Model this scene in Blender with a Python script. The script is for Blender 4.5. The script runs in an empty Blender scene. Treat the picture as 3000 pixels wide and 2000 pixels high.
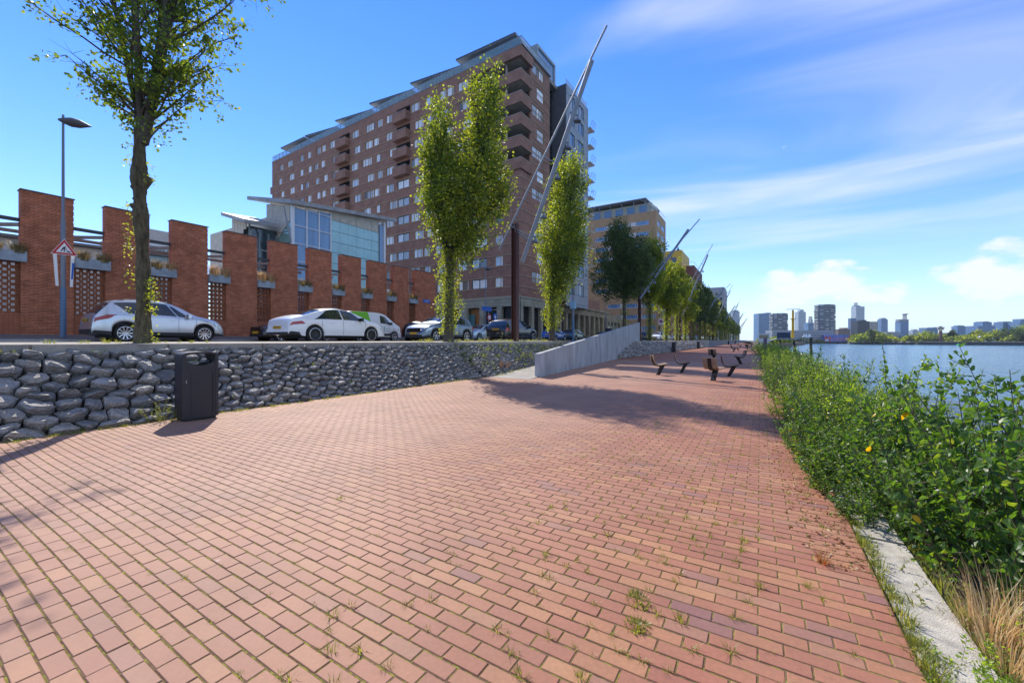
import bpy, math, random
import numpy as np
from mathutils import Vector, Matrix
R = math.radians
rng = np.random.default_rng(7)
random.seed(7)
SC = bpy.context.scene
COL = SC.collection

# ---------------------------------------------------------------- camera
CY, SY = math.cos(R(31.4)), math.sin(R(31.4))
cam_d = bpy.data.cameras.new("camera")
cam = bpy.data.objects.new("camera", cam_d); COL.objects.link(cam)
cam.location = (0, 0, 1.5); cam.rotation_euler = (R(90), 0, R(31.4))
cam_d.sensor_width = 36; cam_d.lens = 14.28; cam_d.shift_y = -0.0012
cam_d.clip_start = 0.05; cam_d.clip_end = 9000
SC.camera = cam

# ---------------------------------------------------------------- world: sky and clouds
SUN_EL, SUN_AZ = 44.0, -58.5      # azimuth from +Y, clockwise towards +X
W = bpy.data.worlds.new("World"); SC.world = W; W.use_nodes = True
nt = W.node_tree; nt.nodes.clear()
def wn(t, **k):
    n = nt.nodes.new(t)
    for a, b in k.items(): setattr(n, a, b)
    return n
def wmath(op, a, b=None, c=None, clamp=False):
    n = wn('ShaderNodeMath', operation=op); n.use_clamp = clamp
    for i, s in enumerate((a, b, c)):
        if s is None: continue
        if isinstance(s, (int, float)): n.inputs[i].default_value = s
        else: nt.links.new(s, n.inputs[i])
    return n.outputs[0]
def wsmooth(v, a, b):
    n = wn('ShaderNodeMapRange', interpolation_type='SMOOTHSTEP')
    nt.links.new(v, n.inputs[0]); n.inputs[1].default_value = a; n.inputs[2].default_value = b
    return n.outputs[0]
sky = wn('ShaderNodeTexSky', sky_type='NISHITA'); sky.sun_disc = False
sky.sun_elevation = R(SUN_EL); sky.sun_rotation = R(SUN_AZ)
sky.altitude = 0; sky.air_density = 1.0; sky.dust_density = 0.0; sky.ozone_density = 4.0
hs = wn('ShaderNodeHueSaturation'); hs.inputs['Hue'].default_value = 0.516; hs.inputs['Saturation'].default_value = 1.26; hs.inputs['Value'].default_value = 1.0
nt.links.new(sky.outputs[0], hs.inputs['Color'])
tc = wn('ShaderNodeTexCoord'); sp = wn('ShaderNodeSeparateXYZ'); nt.links.new(tc.outputs['Generated'], sp.inputs[0])
X_, Y_, Z_ = sp.outputs
az = wmath('ARCTAN2', X_, Y_)                     # radians, 0 = along the promenade
el = wmath('ARCSINE', Z_)
cb = wn('ShaderNodeCombineXYZ')
nt.links.new(wmath('MULTIPLY', az, 11.0), cb.inputs[0]); nt.links.new(wmath('MULTIPLY', el, 21.0), cb.inputs[1])
n1 = wn('ShaderNodeTexNoise'); n1.inputs['Scale'].default_value = 1.0; n1.inputs['Detail'].default_value = 7; n1.inputs['Roughness'].default_value = 0.52
nt.links.new(cb.outputs[0], n1.inputs['Vector'])
# low cumulus: threshold drops inside a band near the horizon; bottoms soft, tops crisp
hump = wmath('MULTIPLY', wsmooth(el, R(2.0), R(5.0)), wmath('SUBTRACT', 1.0, wsmooth(el, R(6.0), R(10.5))))
side = wmath('MULTIPLY_ADD', wmath('SINE', wmath('MULTIPLY_ADD', az, 21.0, 0.1)), 0.09, 0.0)
cum = wmath('ADD', wmath('ADD', n1.outputs[0], side), wmath('MULTIPLY_ADD', hump, 0.34, -0.34))
far_side = wsmooth(az, -0.02, 0.04)
cum = wmath('MULTIPLY', wmath('MULTIPLY', wsmooth(cum, 0.37, 0.53), 0.92), far_side)
# high cirrus, on a plane far above
inv = wmath('DIVIDE', 1.0, wmath('MAXIMUM', Z_, 0.04))
cb2 = wn('ShaderNodeCombineXYZ'); nt.links.new(wmath('MULTIPLY', X_, inv), cb2.inputs[0]); nt.links.new(wmath('MULTIPLY', Y_, inv), cb2.inputs[1])
mp = wn('ShaderNodeMapping'); mp.inputs['Rotation'].default_value = (0, 0, R(-62)); mp.inputs['Scale'].default_value = (0.26, 0.80, 1); mp.inputs['Location'].default_value = (0.35, 0.2, 0)
nt.links.new(cb2.outputs[0], mp.inputs[0])
n2 = wn('ShaderNodeTexNoise'); n2.inputs['Scale'].default_value = 1.0; n2.inputs['Detail'].default_value = 6; n2.inputs['Roughness'].default_value = 0.48; n2.inputs['Distortion'].default_value = 1.3
nt.links.new(mp.outputs[0], n2.inputs['Vector'])
right = wmath('MULTIPLY_ADD', wsmooth(az, -0.45, 0.3), 0.20, -0.07)
cir = wmath('ADD', n2.outputs[0], right)
cir = wmath('MULTIPLY', wmath('MULTIPLY', wsmooth(cir, 0.44, 0.80), 0.86), wsmooth(el, R(8), R(16)))
cl = wmath('MAXIMUM', cum, cir)
# pale air near the horizon
hz = wmath('MULTIPLY', wmath('POWER', wmath('SUBTRACT', 1.0, wmath('MAXIMUM', Z_, 0.0), clamp=True), 6.5), 0.70)
mxh = wn('ShaderNodeMix', data_type='RGBA'); nt.links.new(hz, mxh.inputs[0]); nt.links.new(hs.outputs[0], mxh.inputs[6]); mxh.inputs[7].default_value = (2.2, 2.85, 3.85, 1)
mx = wn('ShaderNodeMix', data_type='RGBA'); nt.links.new(cl, mx.inputs[0]); nt.links.new(mxh.outputs[2], mx.inputs[6]); mx.inputs[7].default_value = (3.9, 4.02, 4.15, 1)
bg = wn('ShaderNodeBackground'); bg.inputs['Strength'].default_value = 0.15
wo = wn('ShaderNodeOutputWorld'); nt.links.new(mx.outputs[2], bg.inputs[0]); nt.links.new(bg.outputs[0], wo.inputs[0])

# ---------------------------------------------------------------- sun
sd = bpy.data.lights.new("sun", 'SUN'); sd.energy = 3.9; sd.angle = R(0.55); sd.color = (1.0, 0.93, 0.82)
so = bpy.data.objects.new("sun", sd); COL.objects.link(so)
sv = Vector((math.sin(R(SUN_AZ)) * math.cos(R(SUN_EL)), math.cos(R(SUN_AZ)) * math.cos(R(SUN_EL)), math.sin(R(SUN_EL))))
so.rotation_euler = (-sv).to_track_quat('-Z', 'Y').to_euler(); so.location = sv * 60
SC.view_settings.view_transform = 'Standard'; SC.view_settings.look = 'None'
SC.view_settings.exposure = 0.80; SC.view_settings.gamma = 1; SC.view_settings.use_curve_mapping = False
SC.cycles.max_bounces = 6; SC.cycles.transparent_max_bounces = 8; SC.cycles.caustics_reflective = False; SC.cycles.caustics_refractive = False

# ---------------------------------------------------------------- materials
MATS = {}
def mat(n, col, rough=.75, metal=0.0, var=0.0, vscale=3.0, bump=0.0, bscale=30.0, spec=.4, src=None, col2=None, det=5, stretch=None, bdist=.02, coat=0.0, emit=None):
    """principled material; var: colour mottling; src: 'attr' (per-piece rnd attribute) or 'obj' (per-object random) moves towards col2"""
    if n in MATS: return MATS[n]
    m = bpy.data.materials.new(n); m.use_nodes = True; t = m.node_tree; b = t.nodes['Principled BSDF']
    b.inputs['Roughness'].default_value = rough; b.inputs['Metallic'].default_value = metal
    b.inputs['Specular IOR Level'].default_value = spec; b.inputs['Coat Weight'].default_value = coat
    c = t.nodes.new('ShaderNodeRGB'); c.outputs[0].default_value = (*col, 1); out = c.outputs[0]
    if src:
        if src == 'attr': a = t.nodes.new('ShaderNodeAttribute'); a.attribute_name = 'rnd'; v = a.outputs['Fac']
        else: a = t.nodes.new('ShaderNodeObjectInfo'); v = a.outputs['Random']
        r = t.nodes.new('ShaderNodeValToRGB'); t.links.new(v, r.inputs[0])
        cols = [col] + list(col2 or [tuple(x * .6 for x in col)])
        r.color_ramp.interpolation = 'LINEAR'
        while len(r.color_ramp.elements) < len(cols): r.color_ramp.elements.new(.5)
        for i, cc in enumerate(cols):
            e = r.color_ramp.elements[i]; e.position = i / (len(cols) - 1); e.color = (*cc, 1)
        out = r.outputs[0]
    co = t.nodes.new('ShaderNodeTexCoord'); vec = co.outputs['Object']
    if stretch:
        mpn = t.nodes.new('ShaderNodeMapping'); mpn.inputs['Scale'].default_value = stretch; t.links.new(vec, mpn.inputs[0]); vec = mpn.outputs[0]
    if var:
        nz = t.nodes.new('ShaderNodeTexNoise'); nz.inputs['Scale'].default_value = vscale; nz.inputs['Detail'].default_value = det; nz.inputs['Roughness'].default_value = .62
        t.links.new(vec, nz.inputs['Vector'])
        mr = t.nodes.new('ShaderNodeMapRange'); mr.inputs[1].default_value = .25; mr.inputs[2].default_value = .75; mr.inputs[3].default_value = 1 - var; mr.inputs[4].default_value = 1 + var
        t.links.new(nz.outputs[0], mr.inputs[0])
        vm = t.nodes.new('ShaderNodeVectorMath'); vm.operation = 'SCALE'; t.links.new(out, vm.inputs[0]); t.links.new(mr.outputs[0], vm.inputs['Scale']); out = vm.outputs[0]
    t.links.new(out, b.inputs['Base Color'])
    if bump:
        nb = t.nodes.new('ShaderNodeTexNoise'); nb.inputs['Scale'].default_value = bscale; nb.inputs['Detail'].default_value = 4
        t.links.new(vec, nb.inputs['Vector'])
        bp = t.nodes.new('ShaderNodeBump'); bp.inputs['Strength'].default_value = bump; bp.inputs['Distance'].default_value = bdist
        t.links.new(nb.outputs[0], bp.inputs['Height']); t.links.new(bp.outputs[0], b.inputs['Normal'])
    if emit: b.inputs['Emission Color'].default_value = (*emit, 1); b.inputs['Emission Strength'].default_value = 1
    m['b'] = 1; MATS[n] = m; return m

def leafmat(n, c1, c2, c3, trans=.45, src='attr'):
    m = bpy.data.materials.new(n); m.use_nodes = True; t = m.node_tree; t.nodes.clear()
    a = t.nodes.new('ShaderNodeAttribute'); a.attribute_name = 'rnd'
    r = t.nodes.new('ShaderNodeValToRGB'); t.links.new(a.outputs['Fac'], r.inputs[0])
    r.color_ramp.elements[0].color = (*c1, 1); r.color_ramp.elements[1].color = (*c3, 1)
    e = r.color_ramp.elements.new(.55); e.color = (*c2, 1)
    p = t.nodes.new('ShaderNodeBsdfPrincipled'); p.inputs['Roughness'].default_value = .42; p.inputs['Specular IOR Level'].default_value = .5
    t.links.new(r.outputs[0], p.inputs['Base Color'])
    tr = t.nodes.new('ShaderNodeBsdfTranslucent')
    hv = t.nodes.new('ShaderNodeHueSaturation'); hv.inputs['Hue'].default_value = .475; hv.inputs['Saturation'].default_value = 1.1; hv.inputs['Value'].default_value = 2.8
    t.links.new(r.outputs[0], hv.inputs['Color']); t.links.new(hv.outputs[0], tr.inputs[0])
    mxs = t.nodes.new('ShaderNodeMixShader'); mxs.inputs[0].default_value = trans
    t.links.new(p.outputs[0], mxs.inputs[1]); t.links.new(tr.outputs[0], mxs.inputs[2])
    o = t.nodes.new('ShaderNodeOutputMaterial'); t.links.new(mxs.outputs[0], o.inputs[0])
    return m

def brickmat(n, c1, c2, mortar, bw=.25, rh=.0635, scale=1, axis='XZ', mort=.012, rough=.85, bump=.5, bias=0.0, var=.18, bdist=.01):
    m = bpy.data.materials.new(n); m.use_nodes = True; t = m.node_tree; b = t.nodes['Principled BSDF']
    b.inputs['Roughness'].default_value = rough; b.inputs['Specular IOR Level'].default_value = .25
    co = t.nodes.new('ShaderNodeTexCoord'); s = t.nodes.new('ShaderNodeSeparateXYZ'); t.links.new(co.outputs['Object'], s.inputs[0])
    c = t.nodes.new('ShaderNodeCombineXYZ')
    if axis == 'WALL':      # x+y along, z up: works for walls along x or y
        ad = t.nodes.new('ShaderNodeMath'); t.links.new(s.outputs[0], ad.inputs[0]); t.links.new(s.outputs[1], ad.inputs[1]); t.links.new(ad.outputs[0], c.inputs[0]); t.links.new(s.outputs[2], c.inputs[1])
    else:
        t.links.new(s.outputs['XYZ'.index(axis[0])], c.inputs[0]); t.links.new(s.outputs['XYZ'.index(axis[1])], c.inputs[1])
    k = t.nodes.new('ShaderNodeTexBrick'); k.inputs['Scale'].default_value = 1; k.inputs['Brick Width'].default_value = bw; k.inputs['Row Height'].default_value = rh
    k.inputs['Mortar Size'].default_value = mort; k.inputs['Color1'].default_value = (*c1, 1); k.inputs['Color2'].default_value = (*c2, 1); k.inputs['Mortar'].default_value = (*mortar, 1); k.inputs['Bias'].default_value = bias
    t.links.new(c.outputs[0], k.inputs['Vector'])
    nz = t.nodes.new('ShaderNodeTexNoise'); nz.inputs['Scale'].default_value = .7; nz.inputs['Detail'].default_value = 8; nz.inputs['Roughness'].default_value = .7; t.links.new(co.outputs['Object'], nz.inputs['Vector'])
    mr = t.nodes.new('ShaderNodeMapRange'); mr.inputs[1].default_value = .3; mr.inputs[2].default_value = .7; mr.inputs[3].default_value = 1 - var; mr.inputs[4].default_value = 1 + var; t.links.new(nz.outputs[0], mr.inputs[0])
    vm = t.nodes.new('ShaderNodeVectorMath'); vm.operation = 'SCALE'; t.links.new(k.outputs[0], vm.inputs[0]); t.links.new(mr.outputs[0], vm.inputs['Scale']); t.links.new(vm.outputs[0], b.inputs['Base Color'])
    bp = t.nodes.new('ShaderNodeBump'); bp.invert = True; bp.inputs['Strength'].default_value = bump; bp.inputs['Distance'].default_value = bdist
    t.links.new(k.outputs['Fac'], bp.inputs['Height']); t.links.new(bp.outputs[0], b.inputs['Normal'])
    return m

# ---------------------------------------------------------------- mesh helpers
class MB:
    def __init__(s): s.v = []; s.f = []; s.r = []
    def add(s, vs, fs, r=None):
        k = len(s.v); s.v += [tuple(p) for p in vs]; s.f += [tuple(i + k for i in f) for f in fs]
        s.r += [random.random() if r is None else r] * len(vs); return s
    def box(s, a, b, r=None):
        x0, y0, z0 = a; x1, y1, z1 = b
        return s.add([(x0,y0,z0),(x1,y0,z0),(x1,y1,z0),(x0,y1,z0),(x0,y0,z1),(x1,y0,z1),(x1,y1,z1),(x0,y1,z1)],
                     [(0,3,2,1),(4,5,6,7),(0,1,5,4),(1,2,6,5),(2,3,7,6),(3,0,4,7)], r)
    def prism(s, pts, z0, z1, r=None):
        n = len(pts)
        return s.add([(x, y, z0) for x, y in pts] + [(x, y, z1) for x, y in pts],
                     [tuple(range(n))[::-1], tuple(range(n, 2 * n))] + [(i, (i + 1) % n, n + (i + 1) % n, n + i) for i in range(n)], r)
    def hexa(s, lo, hi, r=None):   # two quads, bottom and top, same winding
        return s.add(list(lo) + list(hi), [(3,2,1,0),(4,5,6,7),(0,1,5,4),(1,2,6,5),(2,3,7,6),(3,0,4,7)], r)
    def slab(s, poly, th, r=None):   # polygon of 3d points extruded down by th
        n = len(poly)
        return s.add([tuple(p) for p in poly] + [(p[0], p[1], p[2] - th) for p in poly],
                     [tuple(range(n)), tuple(range(n, 2 * n))[::-1]] + [((i + 1) % n, i, n + i, n + (i + 1) % n) for i in range(n)], r)
    def bar(s, p, q, w, h=None, r=None):   # rectangular bar between points
        p, q = Vector(p), Vector(q); d = (q - p).normalized(); h = h or w
        u = d.cross(Vector((0, 0, 1)))
        if u.length < .01: u = Vector((1, 0, 0))
        u.normalize(); v = u.cross(d)
        o = [u * w / 2 + v * h / 2, -u * w / 2 + v * h / 2, -u * w / 2 - v * h / 2, u * w / 2 - v * h / 2]
        return s.add([p + k for k in o] + [q + k for k in o], [(3,2,1,0),(4,5,6,7),(0,1,5,4),(1,2,6,5),(2,3,7,6),(3,0,4,7)], r)
    def tube(s, pts, rad, n=8, cap=True, r=None):
        pts = [Vector(p) for p in pts]
        if not hasattr(rad, '__len__'): rad = [rad] * len(pts)
        vs = []; fs = []; ref = None
        for i, p in enumerate(pts):
            d = (pts[min(i + 1, len(pts) - 1)] - pts[max(i - 1, 0)])
            d = d.normalized() if d.length > 1e-9 else Vector((0, 0, 1))
            if ref is None: ref = Vector((1, 0, 0)) if abs(d.x) < .8 else Vector((0, 1, 0))
            u = (ref - d * ref.dot(d)).normalized(); ref = u; v = d.cross(u)
            for k in range(n):
                a = 2 * math.pi * k / n; vs.append(p + (u * math.cos(a) + v * math.sin(a)) * rad[i])
        for i in range(len(pts) - 1):
            for k in range(n): fs.append((i*n+k, i*n+(k+1)%n, (i+1)*n+(k+1)%n, (i+1)*n+k))
        if cap: fs.append(tuple(range(n))[::-1]); fs.append(tuple(range((len(pts)-1)*n, len(pts)*n)))
        return s.add(vs, fs, r)
    def mesh(s, name, smooth=False, ang=None):
        me = bpy.data.meshes.new(name); me.from_pydata(s.v, [], s.f); 
        a = me.attributes.new('rnd', 'FLOAT', 'POINT'); a.data.foreach_set('value', np.array(s.r, dtype=np.float32))
        if smooth:
            me.polygons.foreach_set('use_smooth', [True] * len(me.polygons))
            if ang: me.set_sharp_from_angle(angle=R(ang))
        me.update(); return me

def fastmesh(name, V, F, rnd=None, smooth=False):
    V = np.asarray(V, dtype=np.float32); F = np.asarray(F, dtype=np.int32); nf, k = F.shape
    me = bpy.data.meshes.new(name); me.vertices.add(len(V)); me.vertices.foreach_set('co', V.ravel())
    me.loops.add(nf * k); me.loops.foreach_set('vertex_index', F.ravel())
    me.polygons.add(nf); me.polygons.foreach_set('loop_start', np.arange(0, nf * k, k, dtype=np.int32)); me.polygons.foreach_set('loop_total', np.full(nf, k, dtype=np.int32))
    me.polygons.foreach_set('use_smooth', np.full(nf, smooth, dtype=bool))
    me.update(calc_edges=True)
    if rnd is not None:
        a = me.attributes.new('rnd', 'FLOAT', 'POINT'); a.data.foreach_set('value', np.asarray(rnd, dtype=np.float32))
    return me

def ob(name, me, m=None, parent=None, loc=None, rot=None, **props):
    """link one mesh object; me may be a MB or a mesh"""
    sm = props.pop('smooth', False); an = props.pop('ang', 40)
    if isinstance(me, MB): me = me.mesh(name, sm, an if sm else None)
    o = bpy.data.objects.new(name, me); COL.objects.link(o)
    if m is not None and not me.materials: me.materials.append(m)
    if parent is not None:
        o.parent = parent
        if loc is None and parent.get('_w') and parent.type == 'EMPTY': loc = -parent.location
    if loc is not None: o.location = loc
    if rot is not None: o.rotation_euler = rot if hasattr(rot, '__len__') else (0, 0, rot)
    for k, v in props.items(): o[k] = v
    return o
def thing(name, label, cat, loc=(0, 0, 0), rz=0, group=None, world=False):
    o = bpy.data.objects.new(name, None); COL.objects.link(o); o.empty_display_size = .3
    o.location = loc; o.rotation_euler = (0, 0, rz); o['label'] = label; o['category'] = cat
    if group: o['group'] = group
    if world: o['_w'] = 1
    return o
def dup(root, loc, rz=None, label=None, scale=None, parent=None):
    c = root.copy(); COL.objects.link(c)
    if parent is not None: c.parent = parent
    if loc is not None: c.location = loc
    if rz is not None: c.rotation_euler = (root.rotation_euler[0], root.rotation_euler[1], rz)
    if scale is not None: c.scale = (scale,) * 3 if not hasattr(scale, '__len__') else scale
    if label: c['label'] = label
    for ch in list(root.children): dup(ch, None, parent=c)
    return c
def struct(name, me, m, **k): return ob(name, me, m, kind='structure', **k)
ORD = 'first second third fourth fifth sixth seventh eighth ninth tenth eleventh twelfth thirteenth fourteenth fifteenth sixteenth seventeenth eighteenth nineteenth twentieth'.split()
def ord_(i): return ORD[i] if i < 20 else ORD[9] + ' beyond the ' + ORD[i - 10]

def wall(mb, o, du, n, W_, z0, z1, ops, depth=.15, r=None, back=False):
    """flat wall face with real openings and reveals; o=(x,y) start, du direction, n outward normal"""
    xs = sorted({0, W_} | {min(max(a, 0), W_) for q in ops for a in q[:2]}); zs = sorted({z0, z1} | {min(max(a, z0), z1) for q in ops for a in q[2:]})
    def P(s, z, d=0): return (o[0] + du[0] * s - n[0] * d, o[1] + du[1] * s - n[1] * d, z)
    flip = (du[0] * n[1] - du[1] * n[0]) > 0      # winding so faces look outward
    def quad(a, b, c, d): mb.add([a, b, c, d], [(0, 3, 2, 1) if flip else (0, 1, 2, 3)], r)
    for j in range(len(zs) - 1):
        zc = (zs[j] + zs[j + 1]) / 2; row = [q for q in ops if q[2] < zc < q[3]]
        run = None
        for i in range(len(xs) - 1):
            xc = (xs[i] + xs[i + 1]) / 2; hole = any(q[0] < xc < q[1] for q in row)
            if not hole:
                if run is None: run = xs[i]
            if hole and run is not None: quad(P(run, zs[j]), P(xs[i], zs[j]), P(xs[i], zs[j + 1]), P(run, zs[j + 1])); run = None
        if run is not None: quad(P(run, zs[j]), P(W_, zs[j]), P(W_, zs[j + 1]), P(run, zs[j + 1]))
    if depth:
        for a, b, c, d in ops:
            for p, q in (((a, c), (b, c)), ((b, c), (b, d)), ((b, d), (a, d)), ((a, d), (a, c))):
                if p[0] == q[0] and p[0] <= 0: continue
                mb.add([P(p[0], p[1]), P(q[0], q[1]), P(q[0], q[1], depth), P(p[0], p[1], depth)], [(0, 1, 2, 3)], r)
    return mb
def smoothstep(x, a, b):
    t = min(max((x - a) / (b - a), 0), 1); return t * t * (3 - 2 * t)

# ---------------------------------------------------------------- shared materials
concrete = mat('pale_concrete', (.42, .41, .39), .85, var=.22, vscale=2.2, bump=.25, bscale=40)
conc_grey = mat('board_marked_concrete', (.32, .335, .35), .8, var=.42, vscale=1.6, bump=.2, bscale=25, det=10, stretch=(1, 1, .35))
asphalt = mat('asphalt', (.075, .075, .08), .9, var=.25, vscale=1.5, bump=.3, bscale=90)
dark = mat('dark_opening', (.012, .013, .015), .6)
black_metal = mat('black_coated_metal', (.025, .026, .032), .42, var=.1, vscale=4, bump=.03, bscale=200)
grey_metal = mat('grey_coated_steel', (.17, .20, .25), .45, metal=.2)
lead_metal = mat('weathered_zinc', (.27, .30, .33), .5, metal=.3, var=.15, vscale=1)
galv = mat('galvanised_tube', (.26, .29, .33), .6, metal=.1, var=.15, vscale=3, bump=.05, bscale=60)
rust = mat('oxide_painted_steel', (.075, .025, .018), .6, var=.25, vscale=2.5, bump=.1, bscale=60)
white_p = mat('white_painted_frame', (.72, .73, .74), .5)
oak = mat('honey_oak_frame', (.42, .25, .09), .6, var=.2, vscale=6)
black_fr = mat('black_window_frame', (.02, .022, .028), .5)
pane = mat('window_pane', (.70, .73, .76), .08, src='obj', col2=[(.86, .87, .87), (.30, .36, .42), (.80, .82, .83), (.06, .075, .09), (.88, .88, .86), (.50, .60, .72)], spec=.8, var=.25, vscale=1.8, stretch=(3, 3, .4))  # pale curtains, with bright sky reflection put into the pane colours
glass_blue = mat('blue_glass', (.14, .27, .44), .04, spec=1.0, var=.25, vscale=.8, stretch=(1, 3, .3))
glass_dark = mat('dark_glass', (.03, .045, .055), .05, spec=1.0)
rubber = mat('tyre_rubber', (.015, .015, .016), .8)
# ================================================================ GROUND, RIVER, PROMENADE
def grid_noise_mat_water():
    m = bpy.data.materials.new('river_water'); m.use_nodes = True; t = m.node_tree; b = t.nodes['Principled BSDF']
    b.inputs['Base Color'].default_value = (.035, .12, .20, 1); b.inputs['Roughness'].default_value = .16; b.inputs['IOR'].default_value = 1.33; b.inputs['Specular IOR Level'].default_value = .5
    co = t.nodes.new('ShaderNodeTexCoord'); prev = None
    for sc, dist, st, rot in ((.10, 2.2, (1, .5, 1), 20), (.7, .55, (1, .42, 1), -12), (2.4, .16, (1, .6, 1), 35)):
        mp = t.nodes.new('ShaderNodeMapping'); mp.inputs['Scale'].default_value = tuple(s * sc for s in st); mp.inputs['Rotation'].default_value = (0, 0, R(rot)); t.links.new(co.outputs['Object'], mp.inputs[0])
        n = t.nodes.new('ShaderNodeTexNoise'); n.inputs['Scale'].default_value = 1; n.inputs['Detail'].default_value = 6; n.inputs['Roughness'].default_value = .6; t.links.new(mp.outputs[0], n.inputs['Vector'])
        bp = t.nodes.new('ShaderNodeBump'); bp.inputs['Strength'].default_value = 1.0; bp.inputs['Distance'].default_value = dist; t.links.new(n.outputs[0], bp.inputs['Height'])
        if prev: t.links.new(prev.outputs[0], bp.inputs['Normal'])
        prev = bp
    t.links.new(prev.outputs[0], b.inputs['Normal'])
    return m
water = MB().add([(-500, -900, -3), (5200, -900, -3), (5200, 6000, -3), (-500, 6000, -3)], [(0, 1, 2, 3)])
struct('river_water', water, grid_noise_mat_water())
# near land: one solid under promenade and street, ends at the quay
soil = mat('dry_soil', (.13, .10, .07), .95, var=.4, vscale=6, bump=.6, bscale=40)
land_xs = [(-900, -.06), (-9.6, -.06), (.62, -.06), (.9, -.10), (2.2, -.45), (3.4, -1.3), (6.0, -3.6)]
mb = MB()
ys = [-60, -10, 0, 6, 12, 20, 30, 45, 60, 80, 110, 160, 240, 420, 640]
qx = lambda y: -max(0, y - 40) * .012 - max(0, y - 240) * .10      # the quay edge bends gently inland
V = []; Fc = []
for y in ys:
    for i, (x, z) in enumerate(land_xs): V.append((x + (qx(y) if i >= 2 else 0), y, z))
k = len(land_xs)
for j in range(len(ys) - 1):
    for i in range(k - 1): Fc.append((j*k+i, j*k+i+1, (j+1)*k+i+1, (j+1)*k+i))
struct('quay_ground', MB().add(V, Fc), soil)
# bed under the paving: sand and moss in the joints
def jointmat():
    m = bpy.data.materials.new('mossy_joint_sand'); m.use_nodes = True; t = m.node_tree; b = t.nodes['Principled BSDF']; b.inputs['Roughness'].default_value = .95; b.inputs['Specular IOR Level'].default_value = .05
    co = t.nodes.new('ShaderNodeTexCoord'); n = t.nodes.new('ShaderNodeTexNoise'); n.inputs['Scale'].default_value = 28; n.inputs['Detail'].default_value = 6; t.links.new(co.outputs['Object'], n.inputs['Vector'])
    n2 = t.nodes.new('ShaderNodeTexNoise'); n2.inputs['Scale'].default_value = .5; n2.inputs['Detail'].default_value = 2; t.links.new(co.outputs['Object'], n2.inputs['Vector'])
    ad = t.nodes.new('ShaderNodeMath'); ad.operation = 'MULTIPLY_ADD'; t.links.new(n2.outputs[0], ad.inputs[0]); ad.inputs[1].default_value = .25; t.links.new(n.outputs[0], ad.inputs[2])
    r = t.nodes.new('ShaderNodeValToRGB'); t.links.new(ad.outputs[0], r.inputs[0])
    for _ in range(2): r.color_ramp.elements.new(.5)
    for i, (p, c) in enumerate([(.42, (.10, .066, .038)), (.58, (.15, .10, .058)), (.68, (.17, .15, .04)), (.86, (.27, .25, .05))]): r.color_ramp.elements[i].position = p; r.color_ramp.elements[i].color = (*c, 1)
    t.links.new(r.outputs[0], b.inputs['Base Color'])
    bp = t.nodes.new('ShaderNodeBump'); bp.inputs['Strength'].default_value = .35; bp.inputs['Distance'].default_value = .004; t.links.new(n.outputs[0], bp.inputs['Height']); t.links.new(bp.outputs[0], b.inputs['Normal'])
    return m
PX0, PX1 = -9.62, .63
prom = thing('promenade', 'wide riverside promenade of red clay pavers with mossy joints', 'pavement'); del prom['category']; prom['kind'] = 'structure'
ob('joint_bed', MB().add([(PX0 - .3, -4, -.0042), (PX1, -4, -.0042), (PX1, 31, -.0042), (PX0 - .3, 31, -.0042)], [(0, 1, 2, 3)]), jointmat(), prom)
paver_cols = [(.30, .114, .060), (.29, .100, .054), (.255, .088, .052), (.315, .130, .062), (.275, .098, .053), (.35, .158, .070), (.30, .110, .058), (.26, .087, .052), (.38, .180, .076), (.195, .080, .074)]
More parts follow.
